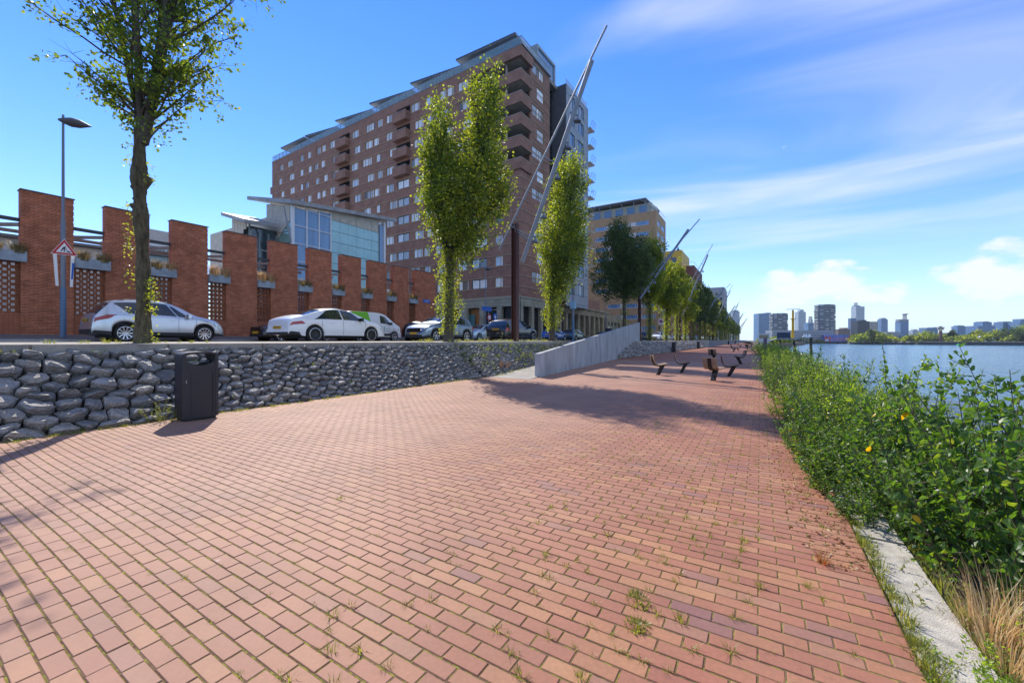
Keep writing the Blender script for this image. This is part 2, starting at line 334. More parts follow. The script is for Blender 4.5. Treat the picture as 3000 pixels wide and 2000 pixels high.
def pavermat(n, src):
    m = mat(n, paver_cols[0], .72, src=src, col2=paver_cols[1:], var=.20, vscale=38, bump=.45, bscale=170, spec=.40, bdist=.004, det=8)
    t = m.node_tree; b = t.nodes['Principled BSDF']; base = b.inputs['Base Color'].links[0].from_socket
    co = t.nodes.new('ShaderNodeNewGeometry')
    n1 = t.nodes.new('ShaderNodeTexNoise'); n1.inputs['Scale'].default_value = .35; n1.inputs['Detail'].default_value = 6; t.links.new(co.outputs['Position'], n1.inputs['Vector'])
    mr = t.nodes.new('ShaderNodeMapRange'); mr.inputs[1].default_value = .3; mr.inputs[2].default_value = .75; mr.inputs[3].default_value = 0; mr.inputs[4].default_value = .35; t.links.new(n1.outputs[0], mr.inputs[0])
    sx = t.nodes.new('ShaderNodeSeparateXYZ'); t.links.new(co.outputs['Position'], sx.inputs[0])
    # towards the stone bank a paler colour paints in dust and glancing sun glare
    dx = t.nodes.new('ShaderNodeMapRange'); dx.inputs[1].default_value = -.3; dx.inputs[2].default_value = -4.5; dx.inputs[3].default_value = 0; dx.inputs[4].default_value = .52; t.links.new(sx.outputs[0], dx.inputs[0])
    ad = t.nodes.new('ShaderNodeMath'); ad.operation = 'ADD'; ad.use_clamp = True; t.links.new(mr.outputs[0], ad.inputs[0]); t.links.new(dx.outputs[0], ad.inputs[1])
    mx = t.nodes.new('ShaderNodeMix'); mx.data_type = 'RGBA'; t.links.new(ad.outputs[0], mx.inputs[0]); t.links.new(base, mx.inputs[6]); mx.inputs[7].default_value = (.37, .225, .158, 1)
    # scattered dark stains and pale bird lime
    n2 = t.nodes.new('ShaderNodeTexNoise'); n2.inputs['Scale'].default_value = 5.5; n2.inputs['Detail'].default_value = 3; t.links.new(co.outputs['Position'], n2.inputs['Vector'])
    r2 = t.nodes.new('ShaderNodeMapRange'); r2.inputs[1].default_value = .73; r2.inputs[2].default_value = .78; r2.inputs[4].default_value = .5; t.links.new(n2.outputs[0], r2.inputs[0])
    m2 = t.nodes.new('ShaderNodeMix'); m2.data_type = 'RGBA'; t.links.new(r2.outputs[0], m2.inputs[0]); t.links.new(mx.outputs[2], m2.inputs[6]); m2.inputs[7].default_value = (.55, .47, .42, 1)
    n3 = t.nodes.new('ShaderNodeTexNoise'); n3.inputs['Scale'].default_value = .9; n3.inputs['Detail'].default_value = 9; n3.inputs['Roughness'].default_value = .68; t.links.new(co.outputs['Position'], n3.inputs['Vector'])
    r3 = t.nodes.new('ShaderNodeMapRange'); r3.inputs[1].default_value = .3; r3.inputs[2].default_value = .7; r3.inputs[3].default_value = .80; r3.inputs[4].default_value = 1.12; t.links.new(n3.outputs[0], r3.inputs[0])
    v3 = t.nodes.new('ShaderNodeVectorMath'); v3.operation = 'SCALE'; t.links.new(m2.outputs[2], v3.inputs[0]); t.links.new(r3.outputs[0], v3.inputs['Scale'])
    t.links.new(v3.outputs[0], b.inputs['Base Color']); return m
pm_attr = pavermat('clay_paver_field', 'attr'); pm_obj = pavermat('clay_paver', 'obj')
BW, BR = .2135, .0925
def paver_verts(w, d):
    a, b = w / 2, d / 2; c = .003
    lo = [(-a, -b, -.03), (a, -b, -.03), (a, b, -.03), (-a, b, -.03)]; mi = [(x, y, -.003) for x, y, z in lo]; hi = [(-a+c, -b+c, 0), (a-c, -b+c, 0), (a-c, b-c, 0), (-a+c, b-c, 0)]
    return lo + mi + hi
PF = [(0,1,5,4),(1,2,6,5),(2,3,7,6),(3,0,4,7),(4,5,9,8),(5,6,10,9),(6,7,11,10),(7,4,8,11),(8,9,10,11)]
cells = []
nrow = int(31.5 / BR)
for j in range(nrow):
    yc = -.6 + j * BR; off = (j % 2) * BW / 2 + .012 * math.sin(j * 1.7)
    i = 0; x = PX0 + .005 + (0 if j % 2 else -BW / 2) 
    while x < PX1 - .02:
        x0, x1 = max(x, PX0), min(x + BW, PX1)
        if x1 - x0 > .05: cells.append((x0, x1, yc + .016 * math.sin((x0 + x1) * .55 + yc * .12)))
        x += BW
cells = [c for c in cells if not (c[2] > 13.65 and (c[0] + c[1]) / 2 < -9.45)]
def headgap(x): return .0045 + .0045 * smoothstep(x, -3.5, -.5)
def vis_size(c):
    x = (c[0] + c[1]) / 2; f = -x * SY + c[2] * CY
    if f < .6: return 0
    u = (x * CY + c[2] * SY) / f * 1190 + 1500; v = 996.5 + 1190 * 1.5 / f
    return 1 / f if (20 < u < 2980 and v < 1990 and c[1] - c[0] > .19) else 0
order = sorted(range(len(cells)), key=lambda i: -vis_size(cells[i]))
near = set(order[:298])
pm_meshes = []
for v in range(5):
    me = MB().add(paver_verts(BW - .0075 + .001 * (v - 2), BR - .0085 + .0006 * (v - 2)), PF).mesh('brick'); me.materials.append(pm_obj); pm_meshes.append(me)
def plane_r(x0, z0): return .0
V = []; F = []; Rn = []
pf = np.array(PF)
for i, (x0, x1, yc) in enumerate(cells):
    xc = (x0 + x1) / 2; g = headgap(xc); tz = random.uniform(-.0014, .0014); tx = random.uniform(-.005, .005); ty = random.uniform(-.007, .007)
    if i in near:
        o = ob('brick', random.choice(pm_meshes), None, prom, loc=(xc, yc, tz), rot=(ty, tx, random.uniform(-.008, .008)))
        continue
    pv = np.array(paver_verts(x1 - x0 - g, BR - .0085 + random.uniform(-.001, .001))); pv[:, 2] += tz + pv[:, 0] * tx + pv[:, 1] * ty
    a = random.uniform(-.008, .008); pv[:, :2] = pv[:, :2] @ np.array([[1, a], [-a, 1]]); pv += (xc, yc, 0)
    F.append(pf + len(V) * 12); V.append(pv); Rn += [random.random() ** 1.35] * 12
fm = fastmesh('brick_field', np.concatenate(V), np.concatenate(F), Rn)
ob('brick_field', fm, pm_attr, prom, kind='stuff')
# beyond 31 m the pavers are too small to build one by one
far_pav = brickmat('far_clay_paving', (.31, .115, .068), (.35, .145, .080), (.17, .10, .06), bw=BW, rh=BR, axis='XY', mort=.007, rough=.7, bump=.2)
pts = [(-9.7, 31 - .05)] + [(PX1 + qx(y), y) for y in (30.95, 60, 110, 160, 240, 420)] + [(-9.7, 420)]
ob('distant_paving', MB().add([(x, y, -.002) for x, y in pts], [tuple(range(len(pts)))]), far_pav, prom)
# concrete edge strip above the river
strip = thing('quay_coping', 'rough pale concrete strip between red pavers and river bank plants', 'kerb'); 
yy = -1.0; i = 0
for i in range(34):
    L = 1.96; y0 = -1.9 + i * 2.0; a, b = qx(y0), qx(y0 + L)
    ob('coping_block', MB().add([(.645+a, y0, -.25), (.93+a, y0, -.25), (.93+b, y0+L, -.25), (.645+b, y0+L, -.25), (.65+a, y0, -.008), (.915+a, y0, -.012), (.915+b, y0+L, -.012), (.65+b, y0+L, -.008)],
       [(3,2,1,0),(4,5,6,7),(0,1,5,4),(1,2,6,5),(2,3,7,6),(3,0,4,7)]), mat('gritty_concrete', (.40, .37, .31), .9, var=.35, vscale=9, bump=.7, bscale=120, bdist=.01), strip)

# ---------------------------------------------------------------- upper street
def band(name, m, prof, y0=-60, y1=640, step=None, **kw):
    ysn = np.linspace(y0, y1, 2 if step is None else int((y1 - y0) / step) + 1); V = []; F = []; k = len(prof)
    for y in ysn:
        for x, z in prof: V.append((x, y, z))
    for j in range(len(ysn) - 1):
        for i in range(k - 1): F.append((j*k+i+1, j*k+i, (j+1)*k+i, (j+1)*k+i+1))
    return struct(name, MB().add(V, F), m, **kw)
sand_pave = brickmat('sandy_grey_pavement', (.40, .36, .30), (.34, .31, .27), (.18, .15, .11), bw=.30, rh=.30, axis='XY', mort=.008, bump=.2, var=.3)
band('street_sidewalk', sand_pave, [(-14.25, 1.455), (-11.44, 1.425)])
band('street_kerb', concrete, [(-14.40, 1.30), (-14.40, 1.459), (-14.25, 1.459)])
band('street_roadway', brickmat('dark_clay_road', (.12, .085, .075), (.10, .078, .07), (.05, .045, .04), bw=.2, rh=.1, axis='XY', bump=.2, mort=.006), [(-22.5, 1.41), (-18.5, 1.42), (-14.40, 1.37)])
band('far_kerb', concrete, [(-22.62, 1.54), (-22.5, 1.54), (-22.5, 1.41)])
band('far_sidewalk', mat('dark_clay_sidewalk', (.15, .13, .12), .9, var=.2, vscale=3, bump=.3, bscale=30), [(-27.6, 1.80), (-26.2, 1.76), (-22.62, 1.54)])
band('inland_ground', mat('inland_paving', (.20, .18, .16), .9, var=.2, vscale=.6), [(-900, 1.80), (-27.6, 1.80)])

# ---------------------------------------------------------------- stone embankment
bank = thing('stone_embankment', 'long sloping embankment of dark basalt stones with concrete coping', 'retaining wall')
stone_cols = [(.21, .208, .202), (.28, .275, .265), (.165, .163, .16), (.33, .32, .305), (.235, .23, .225), (.37, .345, .305), (.19, .19, .187), (.42, .385, .325)]
st_attr = mat('basalt_field', stone_cols[0], .72, src='attr', col2=stone_cols[1:], var=.45, vscale=9, bump=1.0, bscale=24, bdist=.06, spec=.5, det=9)
st_obj = mat('basalt_stone', stone_cols[0], .72, src='obj', col2=stone_cols[1:], var=.45, vscale=9, bump=1.0, bscale=24, bdist=.06, spec=.5, det=9)
HT = 1.33; XT = -10.98
def ramp_x(y): return -9.42 - .1225 * (y - 13.54)
def ramp_z(y): return max(0, .044 * (y - 14.0))
def bank_base(y):
    if y < 13.5: return -9.6 + .03 * math.sin(y * .9), -.03
    if y < 25.2: return ramp_x(y) - .02, ramp_z(y) - .03
    return -9.65, -.03
def clip(poly, a, b, c):       # keep a*x+b*y<=c
    out = []
    for i in range(len(poly)):
        p, q = poly[i], poly[(i + 1) % len(poly)]; dp = a * p[0] + b * p[1] - c; dq = a * q[0] + b * q[1] - c
        if dp <= 0: out.append(p)
        if dp * dq < 0: t = dp / (dp - dq); out.append((p[0] + t * (q[0] - p[0]), p[1] + t * (q[1] - p[1])))
    return out
def make_stones(y0, y1, sizef, seed):
    """Voronoi stones in (y, slope-length) space"""
    rs = random.Random(seed); pts = []
    y = y0
    rows_len = 1.78; AS = 1.22
    def slope_len(yy):
        bx, bz = bank_base(yy); return math.hypot(bx - XT, HT - bz)
    cellsz = .12; grid = {}
    tries = int((y1 - y0) * 1.8 * 700)
    for _ in range(tries):
        yy = rs.uniform(y0, y1); h = rs.uniform(0, slope_len(yy)); r = sizef(yy) * rs.uniform(.78, 1.2)
        sx = yy / AS; g = (int(sx // .5), int(h // .5)); ok = True
        for a in (-1, 0, 1):
            for b in (-1, 0, 1):
                for (px, ph, pr) in grid.get((g[0] + a, g[1] + b), ()):
                    if (px - sx) ** 2 + (ph - h) ** 2 < (.5 * (r + pr)) ** 2: ok = False; break
                if not ok: break
            if not ok: break
        if ok: grid.setdefault(g, []).append((sx, h, r)); pts.append((sx, h, r))
    res = []
    for (sx, h, r) in pts:
        L = slope_len(sx * AS); poly = [(sx - .6, 0), (sx + .6, 0), (sx + .6, L), (sx - .6, L)]
        g = (int(sx // .5), int(h // .5))
        for a in (-2, -1, 0, 1, 2):
            for b in (-2, -1, 0, 1, 2):
                for (qx_, qh, qr) in grid.get((g[0] + a, g[1] + b), ()):
                    dx, dh = qx_ - sx, qh - h
                    if dx == 0 and dh == 0: continue
                    d2 = dx * dx + dh * dh; w = .5 * (1 + (r * r - qr * qr) / (d2 + .0001) * .35); w = min(max(w, .3), .7)
                    poly = clip(poly, dx, dh, dx * (sx + dx * w) + dh * (h + dh * w))
                    if len(poly) < 3: break
        if len(poly) < 3: continue
        poly = [(p[0] * AS, p[1]) for p in poly]
        ar = abs(sum(poly[i][0] * poly[(i+1) % len(poly)][1] - poly[(i+1) % len(poly)][0] * poly[i][1] for i in range(len(poly)))) / 2
        if ar > .004: res.append((poly, ar))
    return res
def stone_geo(poly, ar, rs, rings=2):
    cx = sum(p[0] for p in poly) / len(poly); ch = sum(p[1] for p in poly) / len(poly)
    q = []
    for i in range(len(poly)):
        a, b = poly[i], poly[(i + 1) % len(poly)]
        q += [(a[0] * .86 + b[0] * .14, a[1] * .86 + b[1] * .14), (a[0] * .14 + b[0] * .86, a[1] * .14 + b[1] * .86)]
    n = len(q); s = math.sqrt(ar); gap = max(.86, 1 - .022 / s); lift = .27 * s * rs.uniform(.6, 1.4) + .012
    tl = (rs.uniform(-.30, .30), rs.uniform(-.62, -.06))
    yc, hc = cx, ch; bx, bz = bank_base(yc); L = math.hypot(bx - XT, HT - bz)
    sx, sz = (XT - bx) / L, (HT - bz) / L; nx, nz = sz, -sx
    cen = (bx + sx * hc, yc, bz + sz * hc)
    def W3(py, ph, d):
        ly, lh = py - yc, ph - hc
        return (sx * lh + nx * d, ly, sz * lh + nz * d)
    V = []
    for k, (sc, d) in enumerate(((gap * .9, -.09), (gap, .0), (gap * .93, lift * .62), (gap * .60, lift))):
        for (a, b) in q:
            jx = rs.uniform(-.05, .05) * s if k else 0; jy = rs.uniform(-.05, .05) * s if k else 0
            jd = rs.uniform(-.10, .10) * s if k == 2 else rs.uniform(-.03, .03) * s if k == 3 else 0
            V.append(W3(yc + (a - cx) * sc + jx, hc + (b - ch) * sc + jy, d + jd + (tl[0] * (a - cx) + tl[1] * (b - ch)) * (1 if k >= 2 else 0)))
    V.append(W3(yc, hc, lift * rs.uniform(.88, 1.12)))
    F = []
    for k in range(3):
        for i in range(n): F.append((k*n+i, k*n+(i+1) % n, (k+1)*n+(i+1) % n, (k+1)*n+i))
    for i in range(n): F.append((3*n+i, 3*n+(i+1) % n, 4*n))
    # orientation check: make the outer faces look outward
    a, b, c = (Vector(V[3*n]), Vector(V[3*n+1]), Vector(V[4*n]))
    if (b - a).cross(c - a).dot(Vector((nx, 0, nz))) < 0: F = [f[::-1] for f in F]
    return cen, V, F
sizeA = lambda y: .222 - .065 * smoothstep(y, 2.4, 5.5) - .025 * smoothstep(y, 6, 12)
rs = random.Random(3)
stA = make_stones(-1.5, 24.6, sizeA, 5)
def sdist(s): c = s[0][0][0]; return (c - 1.5) ** 2 if c < 1.5 else (c - 1.5) ** 2 * .35
def s_vis(s):
    y = sum(p[0] for p in s[0]) / len(s[0]); f = 10 * SY + y * CY; u = (-10 * CY + y * SY) / f * 1190 + 1500
    return math.sqrt(s[1]) / f if u > -30 else 0
order = sorted(range(len(stA)), key=lambda i: -s_vis(stA[i])); nearS = set(order[:298])
big = MB()
for i, (poly, ar) in enumerate(stA):
    cen, V, F = stone_geo(poly, ar, rs)
    if i in nearS: ob('stone', MB().add(V, F).mesh('stone'), st_obj, bank, loc=cen)
    else: big.add([(a + cen[0], b + cen[1], c + cen[2]) for a, b, c in V], F)
ob('stone_field', big, st_attr, bank, kind='stuff')
stB = make_stones(33.2, 92, lambda y: .30 if y < 55 else .42, 6); big = MB()
for poly, ar in stB:
    cen, V, F = stone_geo(poly, ar, rs); big.add([(a + cen[0], b + cen[1], c + cen[2]) for a, b, c in V], F)
ob('distant_stone_field', big, st_attr, bank, kind='stuff')
# soil core
core = MB()
for a, b in ((-30, 13.5), (13.5, 16), (16, 19), (19, 22), (22, 25.3)):
    p, q = bank_base(a + .001), bank_base(b - .001)
    core.hexa([(p[0] - .05, a, p[1] - .3), (q[0] - .05, b, q[1] - .3), (-13, b, -.3), (-13, a, -.3)], [(p[0] - .06, a, p[1] - .02), (q[0] - .06, b, q[1] - .02), (XT - .06, b, HT - .03), (XT - .06, a, HT - .03)])
for a, b in ((33.0, 92), (97.5, 150), (154, 210), (214, 300), (304, 420)): core.hexa([(-9.7, a, -.3), (-9.7, b, -.3), (-13, b, -.3), (-13, a, -.3)], [(-9.72, a, -.02), (-9.72, b, -.02), (XT - .06, b, HT - .03), (XT - .06, a, HT - .03)])
ob('core', core, mat('bank_soil', (.045, .04, .035), .95, var=.3, vscale=8), bank)
rough_bank = mat('far_basalt', (.11, .115, .12), .8, var=.5, vscale=2.5, bump=1.0, bscale=4, bdist=.15)
fb = MB()
for a, b in ((97.5, 150), (154, 210), (214, 300), (304, 420)): fb.hexa([(-9.6, a, -.05), (-9.6, b, -.05), (-9.8, b, -.05), (-9.8, a, -.05)], [(-10.92, a, HT), (-10.92, b, HT), (-11.2, b, HT), (-11.2, a, HT)])
ob('far_stone_face', fb, rough_bank, bank, kind='stuff')
cop = mat('weathered_coping', (.30, .28, .24), .85, var=.3, vscale=4, bump=.35, bscale=50)
y0 = -8.05
while y0 < 25.1:
    y1 = min(y0 + 1.93, 25.3); ob('coping_block', MB().box((-11.45, y0, 1.22), (-10.93, y1 - .02, 1.425 + random.uniform(-.006, .006))), cop, bank); y0 += 1.95
for a, b in ((33.0, 92), (97.5, 150), (154, 210), (214, 300), (304, 420)):
    y0 = a
    while y0 < b - .5: L = min(3.9 if y0 < 92 else 30, b - y0); ob('coping_block', MB().box((-11.45, y0, 1.22), (-10.93, y0 + L - .02, 1.42)), cop, bank); y0 += L
for a in (92, 97.2, 150.2, 153.7, 210.2, 213.7): ob('end_wall', MB().box((-11.9, a, 0), (-9.45, a + .25, 1.55)), concrete, bank)
# ramps through the embankment
ramp_m = brickmat('grey_ramp_pavers', (.36, .34, .31), (.31, .295, .27), (.14, .12, .10), bw=.21, rh=.105, axis='XY', mort=.008, bump=.3)
rp = MB(); ry = [13.62] + list(range(15, 47)) + [46.6]
px_ = lambda y: -7.62 - .1225 * (y - 14.63)
V = []; F = []
for y in ry: V += [(ramp_x(y) - .03, y, min(ramp_z(y), 1.44) + .004), (px_(y) - .02, y, min(ramp_z(y), 1.44) + .004)]
for j in range(len(ry) - 1): F.append((2*j, 2*j+1, 2*j+3, 2*j+2))
struct('access_ramp', rp.add(V, F), ramp_m)
# street slab around the head of the ramp
band('ramp_head_sidewalk', sand_pave, [(-14.3, 1.452), (-11.2, 1.43)], 46.5, 640)
g1 = MB()
for a, b in ((92.25, 97.2), (150.45, 153.7), (210.45, 213.7), (300, 304)): g1.add([(-9.6, a, .004), (-9.6, b, .004), (-11.9, b, 1.43), (-11.9, a, 1.43)], [(0, 1, 2, 3)])
struct('side_ramps', g1, concrete)
# fill between the ramp and the street (hidden side of the parapet)
fill = MB(); 
for a, b in zip(range(25, 47, 3), range(28, 50, 3)):
    b = min(b, 46.5); fill.hexa([(ramp_x(a) - .05, a, 0), (ramp_x(b) - .05, b, 0), (-14.2, b, 0), (-14.2, a, 0)], [(ramp_x(a) - .05, a, 1.40), (ramp_x(b) - .05, b, 1.40), (-14.2, b, 1.40), (-14.2, a, 1.40)])
struct('ramp_side_fill', fill, concrete)
# the concrete blade
par = thing('ramp_parapet', 'smooth grey concrete parapet wall rising beside the ramp', 'concrete wall')
n = 6; ya, yb = 14.63, 46.4
def pz(y): return .95 + (3.50 - .95) * (y - ya) / (yb - ya)
seg = [14.63, 20.0, 25.6, 31.2, 36.6, 41.6, 46.4]
for a, b in zip(seg[:-1], seg[1:]):
    b2 = b - .018; ob('wall_panel', MB().hexa([(px_(a), a, -.05), (px_(b2), b2, -.05), (px_(b2) - .22, b2, -.05), (px_(a) - .22, a, -.05)][::-1], [(px_(a), a, pz(a)), (px_(b2), b2, pz(b2)), (px_(b2) - .22, b2, pz(b2)), (px_(a) - .22, a, pz(a))][::-1]), conc_grey, par)
# ================================================================ RED BRICK PILLAR WALL
red1, red2 = (.48, .165, .085), (.40, .13, .07)
fin_m = mat('red_brick_courses', (.60, .215, .11), .8, src='attr', col2=[(.49, .165, .085), (.57, .20, .10), (.43, .145, .08), (.64, .25, .14)], var=.34, vscale=2.4, bump=.4, bscale=60, bdist=.006)
core_m = mat('dark_brown_mortar', (.09, .035, .022), .95, var=.2)  # mortar core, itself dark brown, set back behind the brick courses
cap_m = mat('zinc_cap', (.16, .14, .13), .6)
low_m = brickmat('red_brickwork', red1, red2, (.15, .07, .045), bw=.25, rh=.0635, axis='WALL', mort=.009)
fins = thing('brick_pillar_wall', 'long street wall of tall red brick pillars with pierced brick screens between', 'wall', (-26, 15, 1.8), world=True)
FP = [(-3.76, -2.16), (-1.26, .34), (1.24, 2.76), (3.74, 5.26), (6.28, 7.88), (8.79, 10.39), (11.29, 12.95), (13.78, 15.49), (16.29, 17.99), (18.79, 20.48), (21.27, 22.97), (23.73, 25.43), (26.2, 28.81)]
ZT = 7.72; TH = .46
for k, (a, b) in enumerate(FP):
    core_ = ob('pillar', MB().box((-26 - TH + .015, a + .02, 1.5), (-26.022, b - .02, ZT)), core_m, fins)
    mb = MB(); rows = int((ZT - 1.62) / .0635); W_ = b - a
    for j in range(rows):
        z = 1.62 + j * .0635; off = (.125 if (j // 1) % 2 else 0) + (.03 if (j // 2) % 2 else 0); s = -off
        while s < W_:
            s0, s1 = max(s, 0), min(s + .238, W_)
            if s1 - s0 > .02:
                d = random.uniform(-.004, .005); deep = TH if (s0 == 0 or s1 >= W_ - 1e-6) else .1
                x0, x1, y0, y1, z0, z1 = -26 - deep, -26 + d, a + s0, a + s1, z, z + .046
                mb.add([(x0,y0,z0),(x1,y0,z0),(x1,y1,z0),(x0,y1,z0),(x0,y0,z1),(x1,y0,z1),(x1,y1,z1),(x0,y1,z1)], [(0,3,2,1),(4,5,6,7),(0,1,5,4),(1,2,6,5),(2,3,7,6)])
            s += .25
    ob('brick_courses', mb, fin_m, core_, kind='stuff')
    ob('cap', MB().box((-26 - TH - .04, a - .03, ZT + .002), (-25.955, b + .03, ZT + .035)), cap_m, core_)
scr_m = brickmat('screen_brickwork', (.40, .15, .065), (.30, .10, .05), (.13, .06, .04), bw=.12, rh=.066, axis='WALL', mort=.008)
plant_m = mat('planter_concrete', (.30, .34, .38), .8, var=.3, vscale=3, bump=.2, bscale=40)
beam_d = mat('dark_steel_beam', (.05, .055, .065), .5); beam_l = mat('bare_steel_beam', (.30, .27, .24), .6, var=.2)
for k in range(1, len(FP) - 1):
    a, b = FP[k][1], FP[k + 1][0]; W_ = b - a
    ops = []
    ncol = 4
    for c in range(ncol):
        s = .10 + c * (W_ - .12) / ncol
        for j in range(16):
            z = 2.68 + j * .237
            if z + .12 < 4.7: ops.append((s, s + .115, z, z + .115))
        if c < ncol - 1:
            for j in range(16):
                z = 2.80 + j * .237
                if z + .14 < 4.7: ops.append((s + .15, s + .195, z - .02, z + .12))
    mb = MB(); wall(mb, (-26.16, a), (0, 1), (1, 0), W_, 2.6, 4.72, ops, .11); wall(mb, (-26.27, a), (0, 1), (1, 0), W_, 2.6, 4.72, ops, 0)
    ob('pierced_screen', mb, scr_m, fins)
    ob('low_panel', MB().box((-26.3, a, 1.5), (-26.05, b, 2.6)), low_m, fins)
    pl = MB(); x0, x1, z0, z1, t = -26.35, -25.80, 4.72, 5.15, .05
    e = .06; a2, b2 = a + .02, b + .14
    pl.box((x1 - t, a2, z0), (x1, b2, z1)).box((x0, a2, z0), (x1 - t - .001, b2, z0 + .05)).box((x1 - .5, a2, z0 + .051), (x1 - t - .001, a2 + t, z1)).box((-25.98, b2 - t, z0 + .051), (x1 - t - .001, b2, z1)).box((x0 + .12, a + .03, z0 + .051), (x1 - t - .01, b2 - t - .01, z1 - .06))
    ob('planter', pl, plant_m, fins)
    ob('front_beam', MB().box((-26.30, a - .02, 6.42), (-26.18, b + .02, 6.56)), beam_d, fins)
    ob('cross_beam', MB().bar((-26.25, b, 6.30), (-27.9, a - .1, 6.30), .10, .14), beam_l, fins)
    ob('rear_beam', MB().box((-28.0, a - .3, 6.22), (-27.88, b + .6, 6.36)), beam_l, fins)
    if k % 2 == 1: ob('rear_post', MB().box((-28.0, a - .06, 1.8), (-27.88, a + .06, 6.22)), beam_l, fins)
# street name sign on the last pillar (its lettering is too small to read in the photograph)
sg = thing('street_name_sign', 'small blue street name sign with white lettering on last brick pillar', 'sign', (-25.975, 27.6, 5.06), world=False)
ob('plate', MB().box((-.012, -.46, -.14), (.012, .46, .14)), mat('sign_blue', (.01, .10, .45), .4), sg)
lt = MB(); random.seed(11); y = -.34
for w in (3, 9):
    for c in range(w):
        h = random.choice((.05, .05, .065)); lt.box((.013, y, .015), (.016, y + .012, .015 + h)); lt.box((.013, y + .012, .015 + random.choice((0, .025))), (.016, y + .034, .03 + random.choice((0, .02)))); y += .048
    y += .06
lt.box((.013, -.2, -.075), (.016, .2, -.06)); ob('lettering', lt, mat('sign_white', (.8, .8, .8), .5), sg)

# ================================================================ COMMUNITY BUILDING (glass, slanted roofs)
cream = mat('cream_board', (.50, .46, .38), .75, var=.2, vscale=2)
turq = mat('turquoise_glass_panel', (.34, .60, .62), .22, spec=.7, var=.12, vscale=.9)
roof_m = mat('grey_roof_edge', (.30, .30, .30), .6, metal=.2, var=.35, vscale=1.2, bump=.2, bscale=10)
cbd = thing('community_building', 'glass and turquoise panelled building with slanted grey roof behind brick pillars', 'building', (-40, 22, 1.8), world=True)
XF = -36.0
ztop = lambda y: 13.55 + (y - 20.5) * .115
ob('wall', MB().hexa([(-52, 21.0, 1.8), (XF - .25, 21.0, 1.8), (XF - .25, 31.6, 1.8), (-52, 31.6, 1.8)], [(-52, 21.0, ztop(21) - .4), (XF - .25, 21.0, ztop(21) - .3), (XF - .25, 31.6, ztop(31.6) - .3), (-52, 31.6, ztop(31.6) - .4)]), cream, cbd)
ob('roof', MB().slab([(-35.4, 20.5, ztop(20.5) + .42), (-35.4, 32.8, ztop(32.8) + .42), (-43.0, 32.8, ztop(32.8) + 2.1), (-43.0, 20.5, ztop(20.5) + 2.1)], .36), roof_m, cbd)
cw = MB()   # curtain wall frame
for y in np.linspace(21.05, 24.75, 4): cw.box((XF - .02, y - .05, 1.8), (XF + .10, y + .05, ztop(y)))
for z in np.arange(2.2, 13.6, 1.62): cw.box((XF - .01, 21.1, z - .035), (XF + .08, 24.7, z + .035))
cw.box((XF - .05, 20.8, 1.8), (XF + .12, 21.0, 13.6))
ob('curtain_wall_frame', cw, white_p, cbd)
ysn = np.linspace(21.05, 24.75, 4); zsn = [1.8] + list(np.arange(2.2, 13.6, 1.62)) + [13.9]
for i in range(3):
    for j in range(len(zsn) - 1):
        if zsn[j] > 3: ob('glass_pane', MB().box((XF - .04, ysn[i] + .05, zsn[j] + .035), (XF, ysn[i+1] - .05, min(zsn[j+1] - .035, ztop(ysn[i]) - .05))), glass_blue, cbd)
# turquoise panels, real joints
for j in range(11):
    z0 = 13.35 - (j + 1) * 1.06
    for i in range(6):
        y0 = 24.85 + i * .965
        ob('facade_panel', MB().box((XF - .05, y0 + .012, z0 + .02), (XF + random.uniform(0, .012), y0 + .965 - .006, z0 + 1.04)), turq, cbd)
ob('backing', MB().box((XF - .2, 24.8, 1.8), (XF - .06, 30.7, 13.4)), dark, cbd)
for i in range(6):
    y0 = 24.85 + i * .965; ob('cream_board', MB().hexa([(XF - .05, y0 + .015, 13.37), (XF, y0 + .015, 13.37), (XF, y0 + .95, 13.37), (XF - .05, y0 + .95, 13.37)], [(XF - .05, y0 + .015, ztop(y0)), (XF, y0 + .015, ztop(y0)), (XF, y0 + .95, ztop(y0 + .95)), (XF - .05, y0 + .95, ztop(y0 + .95))]), cream, cbd)
for z0, z1 in ((8.8, 14.3), (5.3, 8.5), (2.5, 5.0)): ob('tall_window', MB().box((XF - .05, 30.8, z0), (XF - .01, 31.3, z1)), glass_blue, cbd)
ob('corner_post', MB().box((XF - .1, 31.35, 1.8), (XF + .06, 31.6, ztop(31.4))), white_p, cbd)
# side facing the street end: boards above, glass below, along y = 21
for i in range(7):
    x1 = XF - .35 - i * .56; za = 12.35 - i * .42
    ob('cream_board', MB().hexa([(x1 - .53, 20.9, za - .3), (x1, 20.9, za), (x1, 20.98, za), (x1 - .53, 20.98, za - .3)], [(x1 - .53, 20.9, ztop(21) + .21 * (XF - x1 + .5)), (x1, 20.9, ztop(21) + .21 * (XF - x1)), (x1, 20.98, ztop(21) + .21 * (XF - x1)), (x1 - .53, 20.98, ztop(21) + .21 * (XF - x1 + .5))]), cream, cbd)
green_gl = mat('green_tinted_glass', (.18, .30, .27), .05, spec=1.0, var=.4, vscale=.6)
ob('side_glass', MB().box((-40.3, 20.95, 2), (XF - .3, 20.99, 12.4)), green_gl, cbd)
gl = MB(); 
for z in np.arange(3, 12, 1.05): gl.box((-40.3, 20.9, z), (XF - .3, 20.95, z + .04))
ob('glazing_bars', gl, beam_d, cbd)
ob('strut', MB().tube([(XF + .05, 20.85, 10.2), (XF + .3, 20.0, 13.3)], .07), galv, cbd)
